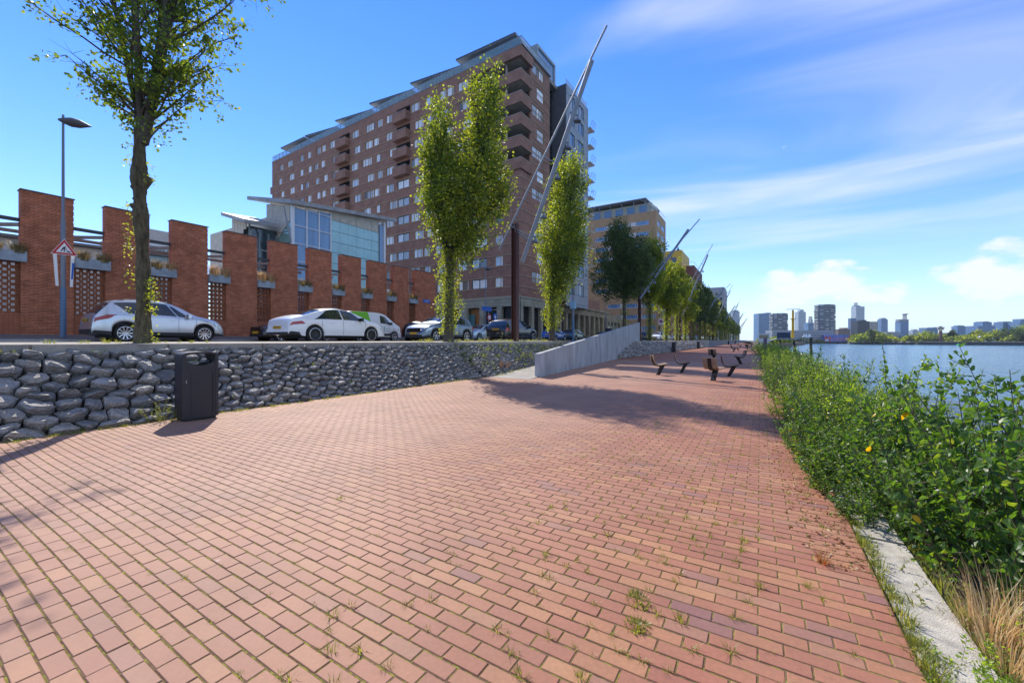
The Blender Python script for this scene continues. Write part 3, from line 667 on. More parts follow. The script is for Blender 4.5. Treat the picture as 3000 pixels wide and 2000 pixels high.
# lower block to the left with its own tilted roof
ob('stair_tower', MB().box((-41, 18.6, 1.8), (-38.4, 20.88, 11.6)), glass_dark, cbd)
fr = MB()
for y in (18.6, 19.3, 20.1, 20.8): fr.box((-38.4, y - .06, 1.8), (-38.3, y + .06, 11.2))
for z in (3.6, 5.6, 7.6, 9.6): fr.box((-38.4, 18.6, z - .05), (-38.31, 20.85, z + .05))
for x in (-38.5, -39.6, -40.6): fr.box((x - .05, 18.5, 1.8), (x + .05, 18.6, 11.8))
ob('stair_frame', fr, mat('sage_frame', (.22, .27, .27), .5), cbd)
ob('lower_roof', MB().slab([(-37.4, 17.6, 11.8), (-37.4, 20.4, 12.05), (-41.5, 20.4, 13.3), (-41.5, 17.6, 13.05)], .30), roof_m, cbd)
ob('roof_soffit', MB().add([(-37.5, 17.7, 11.49), (-37.5, 20.3, 11.74), (-41.4, 20.3, 12.98), (-41.4, 17.7, 12.74)], [(0, 1, 2, 3)]), mat('cream_soffit', (.62, .58, .48), .7), cbd)
for i in range(5): x = -38.6 - i * .5; ob('cream_board', MB().box((x - .46, 18.3, 11.3 - i * .3), (x, 18.38, 12.0 + i * .14)), cream, cbd)
# low cream hall
hall = thing('low_cream_hall', 'low cream hall with sloping roof seen in the gaps of the brick pillar wall', 'building', (-44, 4, 1.8), world=True)
hz_ = lambda y: 7.05 + (y + 6) * .018
ob('wall', MB().hexa([(-60, -6, 1.8), (-36, -6, 1.8), (-36, 13.9, 1.8), (-60, 13.9, 1.8)], [(-60, -6, hz_(-6)), (-36, -6, hz_(-6)), (-36, 13.9, hz_(13.9)), (-60, 13.9, hz_(13.9))]), mat('cream_render', (.55, .53, .48), .8, var=.1), hall)
ob('roof', MB().slab([(-35.7, -6.3, hz_(-6.3) + .18), (-35.7, 14.2, hz_(14.2) + .18), (-60, 14.2, hz_(14.2) - .4), (-60, -6.3, hz_(-6.3) - .4)], .16), cap_m, hall)
ob('tall_block', MB().box((-44, 10.3, 1.8), (-36.021, 13.85, 9.2)), MATS['cream_render'], hall)
for (y0, z0, z1) in ((10.6, 2.4, 8.2),):
    f = ob('window', MB().box((-36.02, y0, z0), (-35.95, y0 + 2.4, z1)), white_p, hall)
    for i in range(2):
        for j in range(5): ob('pane', MB().box((-35.96, y0 + .08 + i * 1.16, z0 + .08 + j * 1.13), (-35.93, y0 + 1.16 + i * 1.16, z0 + 1.13 + j * 1.13)), green_gl, f)
for i, y in enumerate((5.75, 5.95, 9.35, 9.75)): ob('roof_vent', MB().tube([(-37.2, y, hz_(y)), (-37.2, y, hz_(y) + .45)], .08), black_metal, hall)

# ================================================================ MAIN APARTMENT BUILDING
A = thing('apartment_building', 'tall brown brick apartment block with oak framed windows and corner balconies', 'apartment block', (-27.2, 46.7, 0), R(-2.1))
brown = brickmat('brown_brickwork', (.35, .18, .128), (.295, .145, .108), (.24, .145, .105), bw=.24, rh=.075, axis='WALL', mort=.012, bump=.3, var=.28)
belt_m = mat('pale_sill_band', (.42, .30, .20), .8, var=.15)
soffit = mat('raw_concrete_soffit', (.30, .27, .22), .85, var=.25, vscale=1.5)
stone_m = brickmat('yellow_stone_blocks', (.40, .36, .27), (.34, .31, .23), (.12, .11, .09), bw=.62, rh=.44, axis='WALL', mort=.012, bump=.6, bdist=.02, var=.25)
ZB, ZH, FL = 7.4, 40.8, 2.93
rowz = [38.78 - FL * k for k in range(11)]
def frame_mesh(w, h, mull, name='window', t=.075, d=.07):
    m = MB(); a, c = w / 2, h / 2
    m.box((-a, -d, -c), (-a + t, 0, c)).box((a - t, -d, -c), (a, 0, c)).box((-a + t, -d, -c), (a - t, 0, -c + t)).box((-a + t, -d, c - t), (a - t, 0, c))
    for x in mull: m.box((x - t / 2, -d, -c + t), (x + t / 2, 0, c - t))
    return m
def win_type(w, h, mull, fm, pm=pane, t=.075):
    fme = frame_mesh(w, h, mull, t=t).mesh('window'); fme.materials.append(fm)
    xs = [-w / 2 + t] + [q for x in mull for q in (x - t / 2, x + t / 2)] + [w / 2 - t]; panes = []
    for i in range(0, len(xs), 2):
        pw = xs[i + 1] - xs[i]; pmh = MB().add([(-pw/2, 0, -h/2 + t), (pw/2, 0, -h/2 + t), (pw/2, 0, h/2 - t), (-pw/2, 0, h/2 - t)], [(0, 1, 2, 3)]).mesh('pane'); pmh.materials.append(pm)
        panes.append(((xs[i] + xs[i + 1]) / 2, pmh))
    return dict(w=w, h=h, me=fme, panes=panes)
def put_win(T, parent, loc, rz=0):
    o = ob('window', T['me'], None, parent, loc=loc, rot=rz)
    for x, pm in T['panes']: ob('pane', pm, None, o, loc=(x, -.02, 0))
    return o
H_ = 1.38
WT = {'n': win_type(1.35, H_, [.28], oak), 'm': win_type(1.95, H_, [-.25, .62], oak), 'w': win_type(2.5, H_, [-.55, .25, .8], oak), 'c': win_type(2.75, H_, [.0], black_fr, t=.09)}
base_cols = [(61, 'n'), (57, 'm'), (52.7, 'n'), (50.6, 'n'), (47.4, 'n'), (45.1, 'n'), (41.7, 'm'), (35.2, 'm'), (31.5, 'w'), (29.0, 'n'), (25.7, 'm'), (19.4, 'm'), (17.2, 'n'), (14.7, 'n'), (12.9, 'n'), (9.6, 'm')]
ops = []; wins = []; recess = []
rw = random.Random(4)
for k, zc in enumerate(rowz):
    for j, (a, t) in enumerate(base_cols):
        if a < 11 and k < 5 and a < 9.2: continue
        sh = .55 * math.sin(k * 2.1 + j * 1.3); tt = t
        if j in (2, 3) and k % 3 == 1: tt = 'n'; sh = .3 if j == 2 else -.6
        if j == 8 and k % 2: tt = 'm'
        if j in (12, 13) and k % 2 == 0: sh -= .3
        w = WT[tt]['w']; aa = a + sh
        if ops and ops[-1][2] == zc - .69 and aa + w/2 > ops[-1][0] - .12: aa = ops[-1][0] - .12 - w/2
        ops.append((aa - w/2, aa + w/2, zc - .69, zc + .69)); wins.append((aa, zc, tt))
    if k >= 5:
        for a, t in ((3.5, 'n'), (6.9, 'c')): w = WT[t]['w']; ops.append((a - w/2, a + w/2, zc - .69, zc + .69)); wins.append((a, zc, t))
    if k <= 7: recess.append((38.6, zc))
    else: ops.append((38.6 - .975, 38.6 + .975, zc - .69, zc + .69)); wins.append((38.6, zc, 'm'))
    if k <= 3: recess.append((22.7, zc))
    else: ops.append((22.7 - 1.375, 22.7 + 1.375, zc - .69, zc + .69)); wins.append((22.7, zc, 'c'))
for a, z in recess: ops.append((a - 1.6, a + 1.6, z - 1.15, z + .80))
LOG = 8.4
for k in range(5): ops.append((0, LOG, rowz[k] - .30 - 1.05, rowz[k] + 1.25 - .35 if k else rowz[k] + .45))
ops = [tuple(q) for q in ops]
NA = 65.0
fw = MB(); wall(fw, (0, 0), (-1, 0), (0, -1), NA, ZB, ZH, ops, .22)
# end wall, back
fw.add([(-NA, 0, ZB), (-NA, 14, ZB), (-NA, 14, ZH), (-NA, 0, ZH)], [(0, 1, 2, 3)])
ob('front_wall', fw, brown, A)
for a, z, t in wins: put_win(WT[t], A, (-a, .13, z))
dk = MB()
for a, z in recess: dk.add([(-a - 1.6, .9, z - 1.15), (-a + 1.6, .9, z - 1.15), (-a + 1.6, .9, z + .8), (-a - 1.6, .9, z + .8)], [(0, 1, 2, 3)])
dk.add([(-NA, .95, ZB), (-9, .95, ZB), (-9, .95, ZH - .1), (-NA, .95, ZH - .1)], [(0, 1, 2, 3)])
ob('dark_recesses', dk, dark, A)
for i, (a, z) in enumerate(recess):
    b = ob('balcony', MB().box((-a - 1.62, -.95, z - 1.78), (-a + 1.62, -.83, z - .38)).box((-a - 1.62, -.829, z - 1.78), (-a - 1.5, -.002, z - .38)).box((-a + 1.5, -.829, z - 1.78), (-a + 1.62, -.002, z - .38)).box((-a - 1.5, -.829, z - 1.78), (-a + 1.5, -.002, z - 1.62)), brown, A)
    ob('handrail', MB().bar((-a - 1.6, -.89, z - .27), (-a + 1.6, -.89, z - .27), .05), galv, b)
# belts
bl = MB()
for k, zc in enumerate(rowz):
    for dz in (-.74, .73):
        if dz > 0 and k == 0: continue
        z = zc + dz; segs = [(0, NA)]
        cuts = [(a - 1.66, a + 1.66) for a, z0 in recess if abs(z0 - zc) < .1] + ([(0, LOG)] if k < 5 else [])
        for c0, c1 in cuts: segs = [s for p, q in segs for s in ((p, min(q, c0)), (max(p, c1), q)) if s[1] - s[0] > .1]
        for p, q in segs: bl.box((-q, -.07, z - .045), (-p + (.07 if p == 0 else 0), -.003, z + .045))
        if k >= 5 or True: bl.box((.003, .0 if k >= 5 else 2.6, z - .045), (.07, 8.2, z + .045))
bl.box((-NA, -.06, ZB + .02), (.06, -.003, ZB + .12))
ob('sill_bands', bl, belt_m, A, kind='stuff')
# right facade
ops2 = []; w2 = []
for k, zc in enumerate(rowz):
    z = zc + .92
    if k % 2 == 0: ops2.append((3.05, 6.35, z - .78, z + .72)); w2.append((4.7, z - .03, 'R'))
    else: ops2.append((4.4, 6.4, z - .95, z + .72)); w2.append((5.4, z - .115, 'S'))
for k in range(5): ops2.append((0, 2.55, rowz[k] - .30 - 1.05, rowz[k] + 1.25 - .35 if k else rowz[k] + .45))
WT['R'] = win_type(3.3, 1.5, [-.35, .35, 1.0], oak); WT['S'] = win_type(2.0, 1.67, [], oak)
rwl = MB(); wall(rwl, (0, 0), (0, 1), (1, 0), 8.2, ZB, ZH + .0, ops2, .22)
rwl.add([(0, 8.2, ZB), (-3, 8.2, ZB), (-3, 8.2, ZH), (0, 8.2, ZH)], [(0, 1, 2, 3)])
ob('side_wall', rwl, brown, A)
for y, z, t in w2: put_win(WT[t], A, (-.13, y, z), R(90))
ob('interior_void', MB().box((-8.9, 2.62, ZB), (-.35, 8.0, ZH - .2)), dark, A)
# corner loggias
for k in range(5):
    zp = rowz[k] - .30 - 1.05      # parapet top of this level is the opening bottom
    zt_ = zp
    lg = ob('corner_balcony', MB().box((-LOG, -.28, zt_ - 1.42), (.28, -.10, zt_ + .03)).box((.10, -.099, zt_ - 1.42), (.28, 2.6, zt_ + .03)), brown, A)
    ob('balcony_floor', MB().box((-LOG + .02, -.098, zt_ - 1.40), (.098, 2.6, zt_ - 1.15)), soffit, lg)
    ob('coping', MB().box((-LOG - .03, -.30, zt_ + .033), (.30, -.09, zt_ + .085)).box((.09, -.088, zt_ + .033), (.30, 2.6, zt_ + .085)), mat('pale_coping', (.42, .38, .34), .8), lg)
    ob('balcony_post', MB().box((-2.6, .3, zt_ - 1.1), (-2.35, .55, zt_ + 1.7)), soffit, lg)
ob('loggia_ceiling', MB().box((-LOG, .02, rowz[0] + .46), (-.02, 2.6, rowz[0] + .7)), soffit, A)
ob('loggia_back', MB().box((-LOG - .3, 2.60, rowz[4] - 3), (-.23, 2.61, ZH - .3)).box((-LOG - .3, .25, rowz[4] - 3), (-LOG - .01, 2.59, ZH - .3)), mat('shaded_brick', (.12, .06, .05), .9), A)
lgw = MB()
ob('loggia_parapet_top', MB().box((-LOG, -.28, rowz[0] + .45 + .0), (.28, -.005, ZH - .25)).box((.005, -.004, rowz[0] + .45), (.28, 2.9, ZH - .25)), brown, A)
# far left balconies sticking out past the end wall
for k in range(1, 6): ob('end_balcony', MB().box((-NA - 1.25, .2, rowz[k] - 1.75), (-NA - .003, 3.2, rowz[k] - .3)), brown, A)
# roof
ob('parapet_cap', MB().box((-NA - .05, -.06, ZH + .002), (.31, .30, ZH + .09)).box((.0, .301, ZH + .002), (.31, 8.2, ZH + .09)), lead_metal, A)
ob('roof_deck', MB().box((-NA, .3, ZH - .6), (-.01, 14, ZH - .08)), soffit, A)
rg = mat('rail_glass', (.25, .38, .42), .05, spec=1.0); rg.node_tree.nodes['Principled BSDF'].inputs['Alpha'].default_value = .45
for i in range(44):
    a0 = i * NA / 44; o = ob('rail_panel', MB().box((-a0 - NA / 44 + .05, .05, ZH + .2), (-a0 - .02, .08, ZH + 1.15)), rg, A)
    ob('rail_post', MB().box((-a0 - .03, .03, ZH + .09), (-a0 + .01, .1, ZH + 1.22)), galv, o)
for i in range(5): ob('rail_panel', MB().box((.08, .1 + i * 1.6, ZH + .2), (.11, 1.65 + i * 1.6, ZH + 1.15)), rg, A)
ob('top_rail', MB().bar((-NA, .065, ZH + 1.2), (.1, .065, ZH + 1.2), .06).bar((.1, .065, ZH + 1.2), (.1, 8.2, ZH + 1.2), .06), galv, A)
pent_m = mat('penthouse_cladding', (.34, .37, .38), .6, var=.1)
ob('penthouse', MB().box((-62, 3.4, ZH - .1), (-9.5, 12, 43.3)), pent_m, A)
pw = [(-a, z) for a in (60, 57.5, 48, 46, 38, 36, 28, 26, 17, 15) for z in (42.4,)]
for x, z in pw: put_win(win_type(1.6, 1.4, [0], white_p, glass_blue) if 'P' not in WT else WT['P'], A, (x, 3.38, z))
# curved glazed penthouse at the corner
cg = MB(); cf = MB(); n = 14
arc = [(-4.6 - 4.9 * (1 - math.cos(R(90 * i / n))) , 6.6 - 4.0 * math.sin(R(90 * i / n)) ) for i in range(n + 1)]
arc = [(-3.0 - 7.5 * i / n, 2.9 + 2.2 * (1 - math.sin(math.pi * (.15 + .7 * i / n)))) for i in range(n + 1)]
for i in range(n):
    (xa, ya_), (xb, yb_) = arc[i], arc[i + 1]; cg.add([(xa, ya_, ZH), (xb, yb_, ZH), (xb, yb_, 44.4), (xa, ya_, 44.4)], [(0, 1, 2, 3)])
    cf.box((xa - .05, ya_ - .06, ZH), (xa + .05, ya_ + .04, 44.4))
ob('curved_glazing', cg, glass_blue, A); ob('glazing_frame', cf, grey_metal, A)
slabs = [((-22.4, 44.25), (-11.2, 43.05)), ((-33.0, 44.3), (-22.1, 43.05)), ((-43.4, 44.3), (-32.6, 43.05)), ((-54.0, 44.3), (-43.2, 43.05)), ((-63.8, 44.3), (-54.4, 44.15)), ((-12.4, 44.35), (-1.6, 43.95))]
for i, ((xa, za), (xb, zb)) in enumerate(slabs):
    s = ob('roof_canopy', MB().slab([(xa, 1.3, za), (xb, 1.3, zb), (xb - .2, 12.5, zb), (xa + .3, 12.5, za)], .34), lead_metal, A)
    ob('canopy_fascia', MB().slab([(xa - .02, 1.2, za - .05), (xb + .02, 1.2, zb - .05), (xb + .02, 1.297, zb - .05), (xa - .02, 1.297, za - .05)], .16), mat('dark_fascia', (.10, .11, .13), .5), s)
    if i < 4: ob('canopy_wall', MB().hexa([(xa + .4, 3.2, 43.0), (xb, 3.2, 43.0), (xb, 12, 43.0), (xa + .4, 12, 43.0)], [(xa + .4, 3.2, za - .35), (xb, 3.2, zb - .33), (xb, 12, zb - .33), (xa + .4, 12, za - .35)]), pent_m, s)
# ground floor: stone columns and lintel
ops = []; x = .75; cw_ = .78
while x + 2.2 < 40: ops.append((x, x + 2.25, 1.5, 6.1)); x += 2.25 + cw_
gfw = MB(); wall(gfw, (0, -.12), (-1, 0), (0, -1), 42, 1.5, ZB, ops, .5); gfw.add([(-42, -.119, ZB), (.12, -.119, ZB), (.12, .2, ZB), (-42, .2, ZB)], [(0, 1, 2, 3)])
ops3 = [(.7, 2.9, 1.5, 6.1), (3.55, 5.5, 1.5, 6.1), (6.1, 7.9, 1.5, 6.1), (8.5, 10.4, 1.5, 6.1)]
wall(gfw, (.12, -.12), (0, 1), (1, 0), 10.9, 1.5, ZB, ops3, .5)
ob('stone_ground_floor', gfw, stone_m, A)
ob('lintel_band', MB().box((-42, -.20, ZB - .18), (.20, -.125, ZB - .02)).box((.125, -.124, ZB - .18), (.2, 10.8, ZB - .02)), mat('stone_band', (.42, .39, .30), .8), A)
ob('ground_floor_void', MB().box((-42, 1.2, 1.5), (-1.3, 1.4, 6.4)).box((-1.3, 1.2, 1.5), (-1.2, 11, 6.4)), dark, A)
gw = [(2, white_p), (5, black_fr), (8, white_p)]
for i in range(12):
    xx = -(.75 + i * 3.03 + 1.12)
    if i == 2: ob('wooden_door_panel', MB().box((xx - 1.1, .7, 1.5), (xx + 1.1, .75, 6.0)), mat('orange_wood_panel', (.42, .19, .07), .6), A)
    elif i % 3 == 0: ob('shop_glazing', MB().box((xx - 1.1, .7, 2.2), (xx + 1.1, .73, 6.0)), glass_dark, A); 
    else: put_win(win_type(1.9, 1.9, [], white_p, glass_dark), A, (xx, .75, 4.9))
ob('green_entrance', MB().box((-9.1, .3, 1.5), (-8.0, .35, 5.2)), mat('teal_door', (.06, .17, .18), .4), A)
# glazed stair slot and grey tower
ob('stair_glazing', MB().box((-3.0, 8.22, ZB), (-1.0, 10.6, ZH + 2.5)), glass_dark, A)
stf = MB()
for z in np.arange(ZB, ZH + 2, FL): stf.box((-1.0, 8.22, z - .3), (-.9, 10.58, z + .1))
stf.box((-1.0, 8.2, ZB), (-.85, 8.4, ZH + 2)).box((-1.0, 10.4, ZB), (-.85, 10.59, ZH + 2))
ob('stair_frame', stf, black_fr, A)
ob('roof_lantern_frame', MB().box((-3.0, 5.0, ZH), (-.25, 5.25, 43.7)).box((-3.0, 10.25, ZH), (-.25, 10.58, 43.9)).box((-3.0, 5.0, 43.7), (-.25, 10.58, 44.1)), pent_m, A)
ob('roof_lantern', MB().box((-2.9, 5.26, ZH + .1), (-.45, 10.24, 43.7)), glass_blue, A)
slate = mat('dark_slate_cladding', (.085, .088, .105), .7, var=.2, vscale=1.5)
panel_g = brickmat('grey_cladding_panels', (.36, .39, .42), (.33, .36, .40), (.12, .13, .14), bw=2.9, rh=1.46, axis='WALL', mort=.03, bump=.4, var=.12)
ob('slate_wall', MB().box((-3.0, 10.6, ZB), (1.44, 10.75, ZH - .2)), slate, A)
ops4 = []; w4 = []
for k, zc in enumerate(rowz):
    z = zc + (.35 if k % 2 else .1)
    for y, t in ((2.2, 'g'), (5.4, 'G')): w = {'g': 1.7, 'G': 2.3}[t]; ops4.append((y - w/2, y + w/2, z - .95, z + .95)); w4.append((y, z, t))
WT['g'] = win_type(1.7, 1.9, [.2], black_fr, glass_blue); WT['G'] = win_type(2.3, 1.9, [-.5, .45], black_fr, glass_blue)
gt = MB(); wall(gt, (1.5, 10.76), (0, 1), (1, 0), 8.5, ZB - .6, ZH, ops4, .2); gt.add([(1.5, 19.26, ZB - .6), (-10, 19.26, ZB - .6), (-10, 19.26, ZH), (1.5, 19.26, ZH)], [(0, 1, 2, 3)]); gt.add([(1.5, 10.76, ZH), (1.5, 19.26, ZH), (-10, 19.26, ZH), (-10, 10.76, ZH)], [(0, 1, 2, 3)])
ob('grey_tower_wall', gt, panel_g, A)
for y, z, t in w4: put_win(WT[t], A, (1.5 - .13, 10.76 + y, z), R(90))
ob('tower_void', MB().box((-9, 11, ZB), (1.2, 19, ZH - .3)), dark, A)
for k, zc in enumerate(rowz[:-1]):
    b = ob('tower_balcony', MB().slab([(1.9, 19.3, zc - 1.0), (1.9, 21.2, zc - 1.0), (-2.5, 21.2, zc - 1.0), (-2.5, 19.3, zc - 1.0)], .18), concrete, A)
    r_ = MB()
    for y in (19.4, 20.2, 21.1): r_.bar((1.85, y, zc - 1), (2.15, y, zc + .05), .04)
    r_.bar((2.15, 19.4, zc + .05), (2.15, 21.1, zc + .05), .05); r_.bar((2.0, 19.4, zc - .4), (2.0, 21.1, zc - .4), .03); ob('railing', r_, galv, b)
for y in range(6): ob('rail_panel', MB().box((1.3, 11 + y * 1.35, ZH + .1), (1.33, 12.25 + y * 1.35, ZH + 1.0)), rg, A)

# ================================================================ OLD STONE COLONNADE ALONG THE STREET
colb = thing('stone_colonnade_building', 'low weathered yellow stone building with row of square columns along street', 'building', (-26.6, 68, 1.7), world=True)
old = brickmat('weathered_yellow_stone', (.36, .30, .19), (.30, .25, .17), (.16, .13, .09), bw=.8, rh=.40, axis='WALL', mort=.01, bump=.5, bdist=.02, var=.45)
ops = []; y = .6
while y + 1.6 < 23.5: ops.append((y, y + 1.75, 1.4, 5.9)); y += 2.55
mb = MB(); wall(mb, (-26.5, 57.7), (0, 1), (1, 0), 23.5, 1.4, 7.15, ops, .5); mb.add([(-26.5, 57.7, 7.15), (-26.5, 81.2, 7.15), (-34, 81.2, 7.15), (-34, 57.7, 7.15)], [(0, 1, 2, 3)]); mb.add([(-26.5, 81.2, 1.4), (-34, 81.2, 1.4), (-34, 81.2, 7.15), (-26.5, 81.2, 7.15)], [(0, 1, 2, 3)])
ob('front_wall', mb, old, colb)
ob('cornice', MB().box((-26.49, 57.7, 6.9), (-26.2, 81.4, 7.28)), old, colb)
ob('back_wall', MB().box((-27.4, 57.7, 1.4), (-27.1, 81, 6.5)), mat('flaking_plaster', (.30, .26, .19), .9, var=.5, vscale=1.5), colb)
for i, (a, b, c, d) in enumerate(ops):
    if i < 3: ob('window', MB().box((-27.08, 57.8 + a, 1.9), (-27.02, 57.6 + b, 5.6)), glass_dark, colb)
    else:
        ob('window', MB().box((-27.08, 57.9 + a, 3.4), (-27.02, 57.3 + b, 5.2)), mat('boarded_window', (.16, .12, .09), .8), colb)
ob('rear_range', MB().box((-34, 82.5, 1.4), (-27.4, 93.5, 6.9)), old, colb)
for i in range(4): ob('window', MB().box((-27.38, 83.4 + i * 2.5, 3.2), (-27.33, 84.6 + i * 2.5, 5.4)), glass_dark, colb)
bb = thing('brown_brick_annex', 'small brown brick rooftop annex rising above the stone colonnade building', 'building', (-35, 88, 1.7), world=True)
ob('wall', MB().box((-46, 84, 1.5), (-34.2, 98, 11.1)), brown, bb); ob('window', MB().box((-34.19, 85.2, 9.0), (-34.1, 87.2, 10.4)), mat('yellow_window_frame', (.55, .35, .05), .6), bb)

# ================================================================ ORANGE APARTMENT BUILDING
O = thing('orange_apartment_building', 'ochre orange apartment building with white window bands beyond the grey tower', 'apartment block', (-23.5, 112, 0))
och = brickmat('ochre_brickwork', (.55, .335, .18), (.50, .305, .16), (.38, .26, .15), bw=.24, rh=.075, axis='WALL', mort=.012, bump=.2, var=.15)
ops = []; ow = []; ZO = 36.0
zr = [33.1 - 2.95 * k for k in range(11)]
WT['o'] = win_type(3.4, 1.15, [-1.15, 1.15], white_p, glass_blue); WT['d'] = win_type(.7, 1.15, [], black_fr, glass_dark)
for k, z in enumerate(zr):
    for a in (3.6, 9.6, 15.2):
        ops.append((a - 1.7, a + 1.7, z - .58, z + .58)); ow.append((a, z, 'o'))
    if k >= 4: ops.append((19.6, 22.4, z - .2, z + .25))
mb = MB(); wall(mb, (0, 0), (-1, 0), (0, -1), 22, 1.2, ZO, ops, .2)
opr = [(1.2, 5.2, z - .8, z + .8) for z in zr] + [(6.2, 11.2, z - .8, z + .8) for z in zr]
wall(mb, (0, 0), (0, 1), (1, 0), 12.6, 1.2, ZO, opr, .2); mb.add([(0, 0, ZO), (0, 12.6, ZO), (-40, 12.6, ZO), (-40, 0, ZO)], [(0, 1, 2, 3)])
wall(mb, (-22, 1.1), (-1, 0), (0, -1), 20, 1.2, ZO, [], 0)
wall(mb, (-22, 0), (-1, 0), (0, -1), 9, 1.2, 21.6, [(1.2, 4.2, z - .2, z + .25) for z in (18.5, 15.5, 12.5, 9.5)], .2); mb.add([(-22, 0, 21.6), (-31, 0, 21.6), (-31, 1.1, 21.6), (-22, 1.1, 21.6)], [(0, 1, 2, 3)])
mb.add([(-22, 0, 21.6), (-22, 1.1, 21.6), (-22, 1.1, ZO), (-22, 0, ZO)], [(0, 1, 2, 3)])
ob('wall', mb, och, O)
for a, z, t in ow: put_win(WT[t], O, (-a, .15, z))
ob('white_panels', MB().add([(0,0,0)],[]) if 0 else (lambda m: [m.box((-a - 3.9, -.02, z - .56), (-a - 1.75, .01, z + .56)) for z in zr for a in (3.6, 9.6)] and m)(MB()), mat('white_facade_panel', (.66, .64, .62), .6), O, kind='stuff')
WT['q'] = win_type(4.0, 1.6, [-1.1, 0, 1.1], white_p, glass_blue); WT['u'] = win_type(5.0, 1.6, [-1.6, -.5, .8], white_p, glass_blue)
for z in zr: put_win(WT['q'], O, (-.15, 3.2, z), R(90)); put_win(WT['u'], O, (-.15, 8.7, z), R(90))
ob('void', MB().box((-30, .3, 1.3), (-.4, 12, ZO - .2)), dark, O)
# glazed bay
bay = MB(); bp = MB()
for k in range(5):
    z0 = 21.8 + k * 2.75
    bay.box((-31, -.35, z0 - .12), (-22.4, .9, z0 + .12))
    for a in np.arange(22.6, 30, 1.25): ob('pane', MB().box((-a - 1.15, -.05, z0 + .25), (-a - .1, -.02, z0 + 2.3)), pane, O)
    bay.box((-31, -.32, z0 + 1.0), (-22.4, -.28, z0 + 1.06))
for a in np.arange(22.45, 31, 1.25): bay.box((-a - .06, -.3, 21.6), (-a + .06, -.05, 35.6))
ob('bay_frame', bay, black_fr, O)
ob('penthouse', MB().box((-33, 1.8, ZO), (-1.6, 11.5, 38.9)), mat('cream_penthouse', (.52, .50, .40), .7), O)
for i in range(9): ob('window', MB().box((-4.9 - i * 3.3, 1.74, ZO + .3), (-2.8 - i * 3.3, 1.79, 38.4)), glass_blue, O)
ob('roof_canopy', MB().slab([(-33, -.5, 39.7), (-2.6, -.5, 39.7), (-1.4, 11.5, 39.2), (-33, 11.5, 39.2)], .22), lead_metal, O)
cbm = MB()
for i in range(10): cbm.bar((-32 + i * 3.25, .2, ZO), (-32 + i * 3.25, .2, 39.6), .14)
for i in range(10): cbm.bar((-32 + i * 3.25, -.4, 39.4), (-32 + i * 3.25, 4, 38.9), .12)
cbm.bar((-33, .1, ZO + 1.05), (0, .1, ZO + 1.05), .07).bar((-33, .1, ZO + .6), (0, .1, ZO + .6), .04).bar((-.05, .1, ZO + 1.05), (-.05, 12, ZO + 1.05), .07)
cbm.bar((-4.0, -.4, 39.5), (.2, 3.0, ZO + .1), .16); ob('canopy_frame', cbm, galv, O)
lw = thing('ochre_low_wing', 'lower ochre wing with white window bands standing before the orange building', 'building', (-22.3, 108, 0))
ops = []; lws = []
for z in (4.6, 7.6, 10.6): 
    for a in (2.2, 6.8, 11.4): ops.append((a - 1.7, a + 1.7, z - .58, z + .58)); lws.append((a, z))
mb = MB(); wall(mb, (0, 0), (-1, 0), (0, -1), 18, 1.2, 12.6, ops, .2); opr = [(1, 3, z - .6, z + .6) for z in (4.6, 7.6, 10.6)]
wall(mb, (0, 0), (0, 1), (1, 0), 3.9, 1.2, 12.6, opr, .2); mb.add([(0, 0, 12.6), (0, 3.9, 12.6), (-18, 3.9, 12.6), (-18, 0, 12.6)], [(0, 1, 2, 3)])
ob('wall', mb, och, lw)
for a, z in lws: put_win(WT['o'], lw, (-a, .15, z))
ob('white_panels', (lambda m: [m.box((-a - 2.9, -.02, z - .56), (-a - 1.75, .01, z + .56)) for z in (4.6, 7.6, 10.6) for a in (2.2, 6.8)] and m)(MB()), MATS['white_facade_panel'], lw, kind='stuff')
ob('void', MB().box((-17.5, .3, 1.3), (-.3, 3.7, 12.4)), dark, lw)

# ================================================================ BUILDINGS FURTHER ALONG THE STREET
def block(name, label, x0, x1, y0, y1, zt, m, fl=3.0, wx=2.2, wm=glass_dark, cat='building', frame=white_p, ww=1.3):
    t = thing(name, label, cat, (x1, y0, 0), world=True)
    ops = []; nfl = int((zt - 3.5) / fl)
    for k in range(nfl):
        z = 3.4 + k * fl
        a = 1.0
        while a + ww < x1 - x0: ops.append((a, a + ww, z, z + 1.6)); a += wx
    opr = []
    for k in range(nfl):
        z = 3.4 + k * fl; a = 1.0
        while a + ww < y1 - y0: opr.append((a, a + ww, z, z + 1.6)); a += wx
    mb = MB(); wall(mb, (x1, y0), (-1, 0), (0, -1), x1 - x0, 1.2, zt, ops, .25); wall(mb, (x1, y0), (0, 1), (1, 0), y1 - y0, 1.2, zt, opr, .25)
    mb.add([(x1, y0, zt), (x1, y1, zt), (x0, y1, zt), (x0, y0, zt)], [(0, 1, 2, 3)]).add([(x0, y0, 1.2), (x0, y1, 1.2), (x0, y1, zt), (x0, y0, zt)], [(0, 1, 2, 3)]).add([(x0, y1, 1.2), (x1, y1, 1.2), (x1, y1, zt), (x0, y1, zt)], [(0, 1, 2, 3)])
    ob('wall', mb, m, t); ob('glazing', MB().box((x0 + .3, y0 + .25, 1.3), (x1 - .25, y1 - .3, zt - .3)), wm, t)
    return t
redb = brickmat('rust_brickwork', (.24, .085, .055), (.20, .07, .05), (.10, .06, .05), bw=.24, rh=.075, axis='WALL', bump=.2)
b3 = block('brown_apartment_building', 'dark brown brick apartment building with a yellow rooftop storey', -44, -21, 165, 190, 29.5, redb)
ob('yellow_penthouse', MB().box((-42, 166.2, 29.5), (-25.5, 186, 36)), mat('yellow_cladding', (.62, .38, .05), .6), b3)
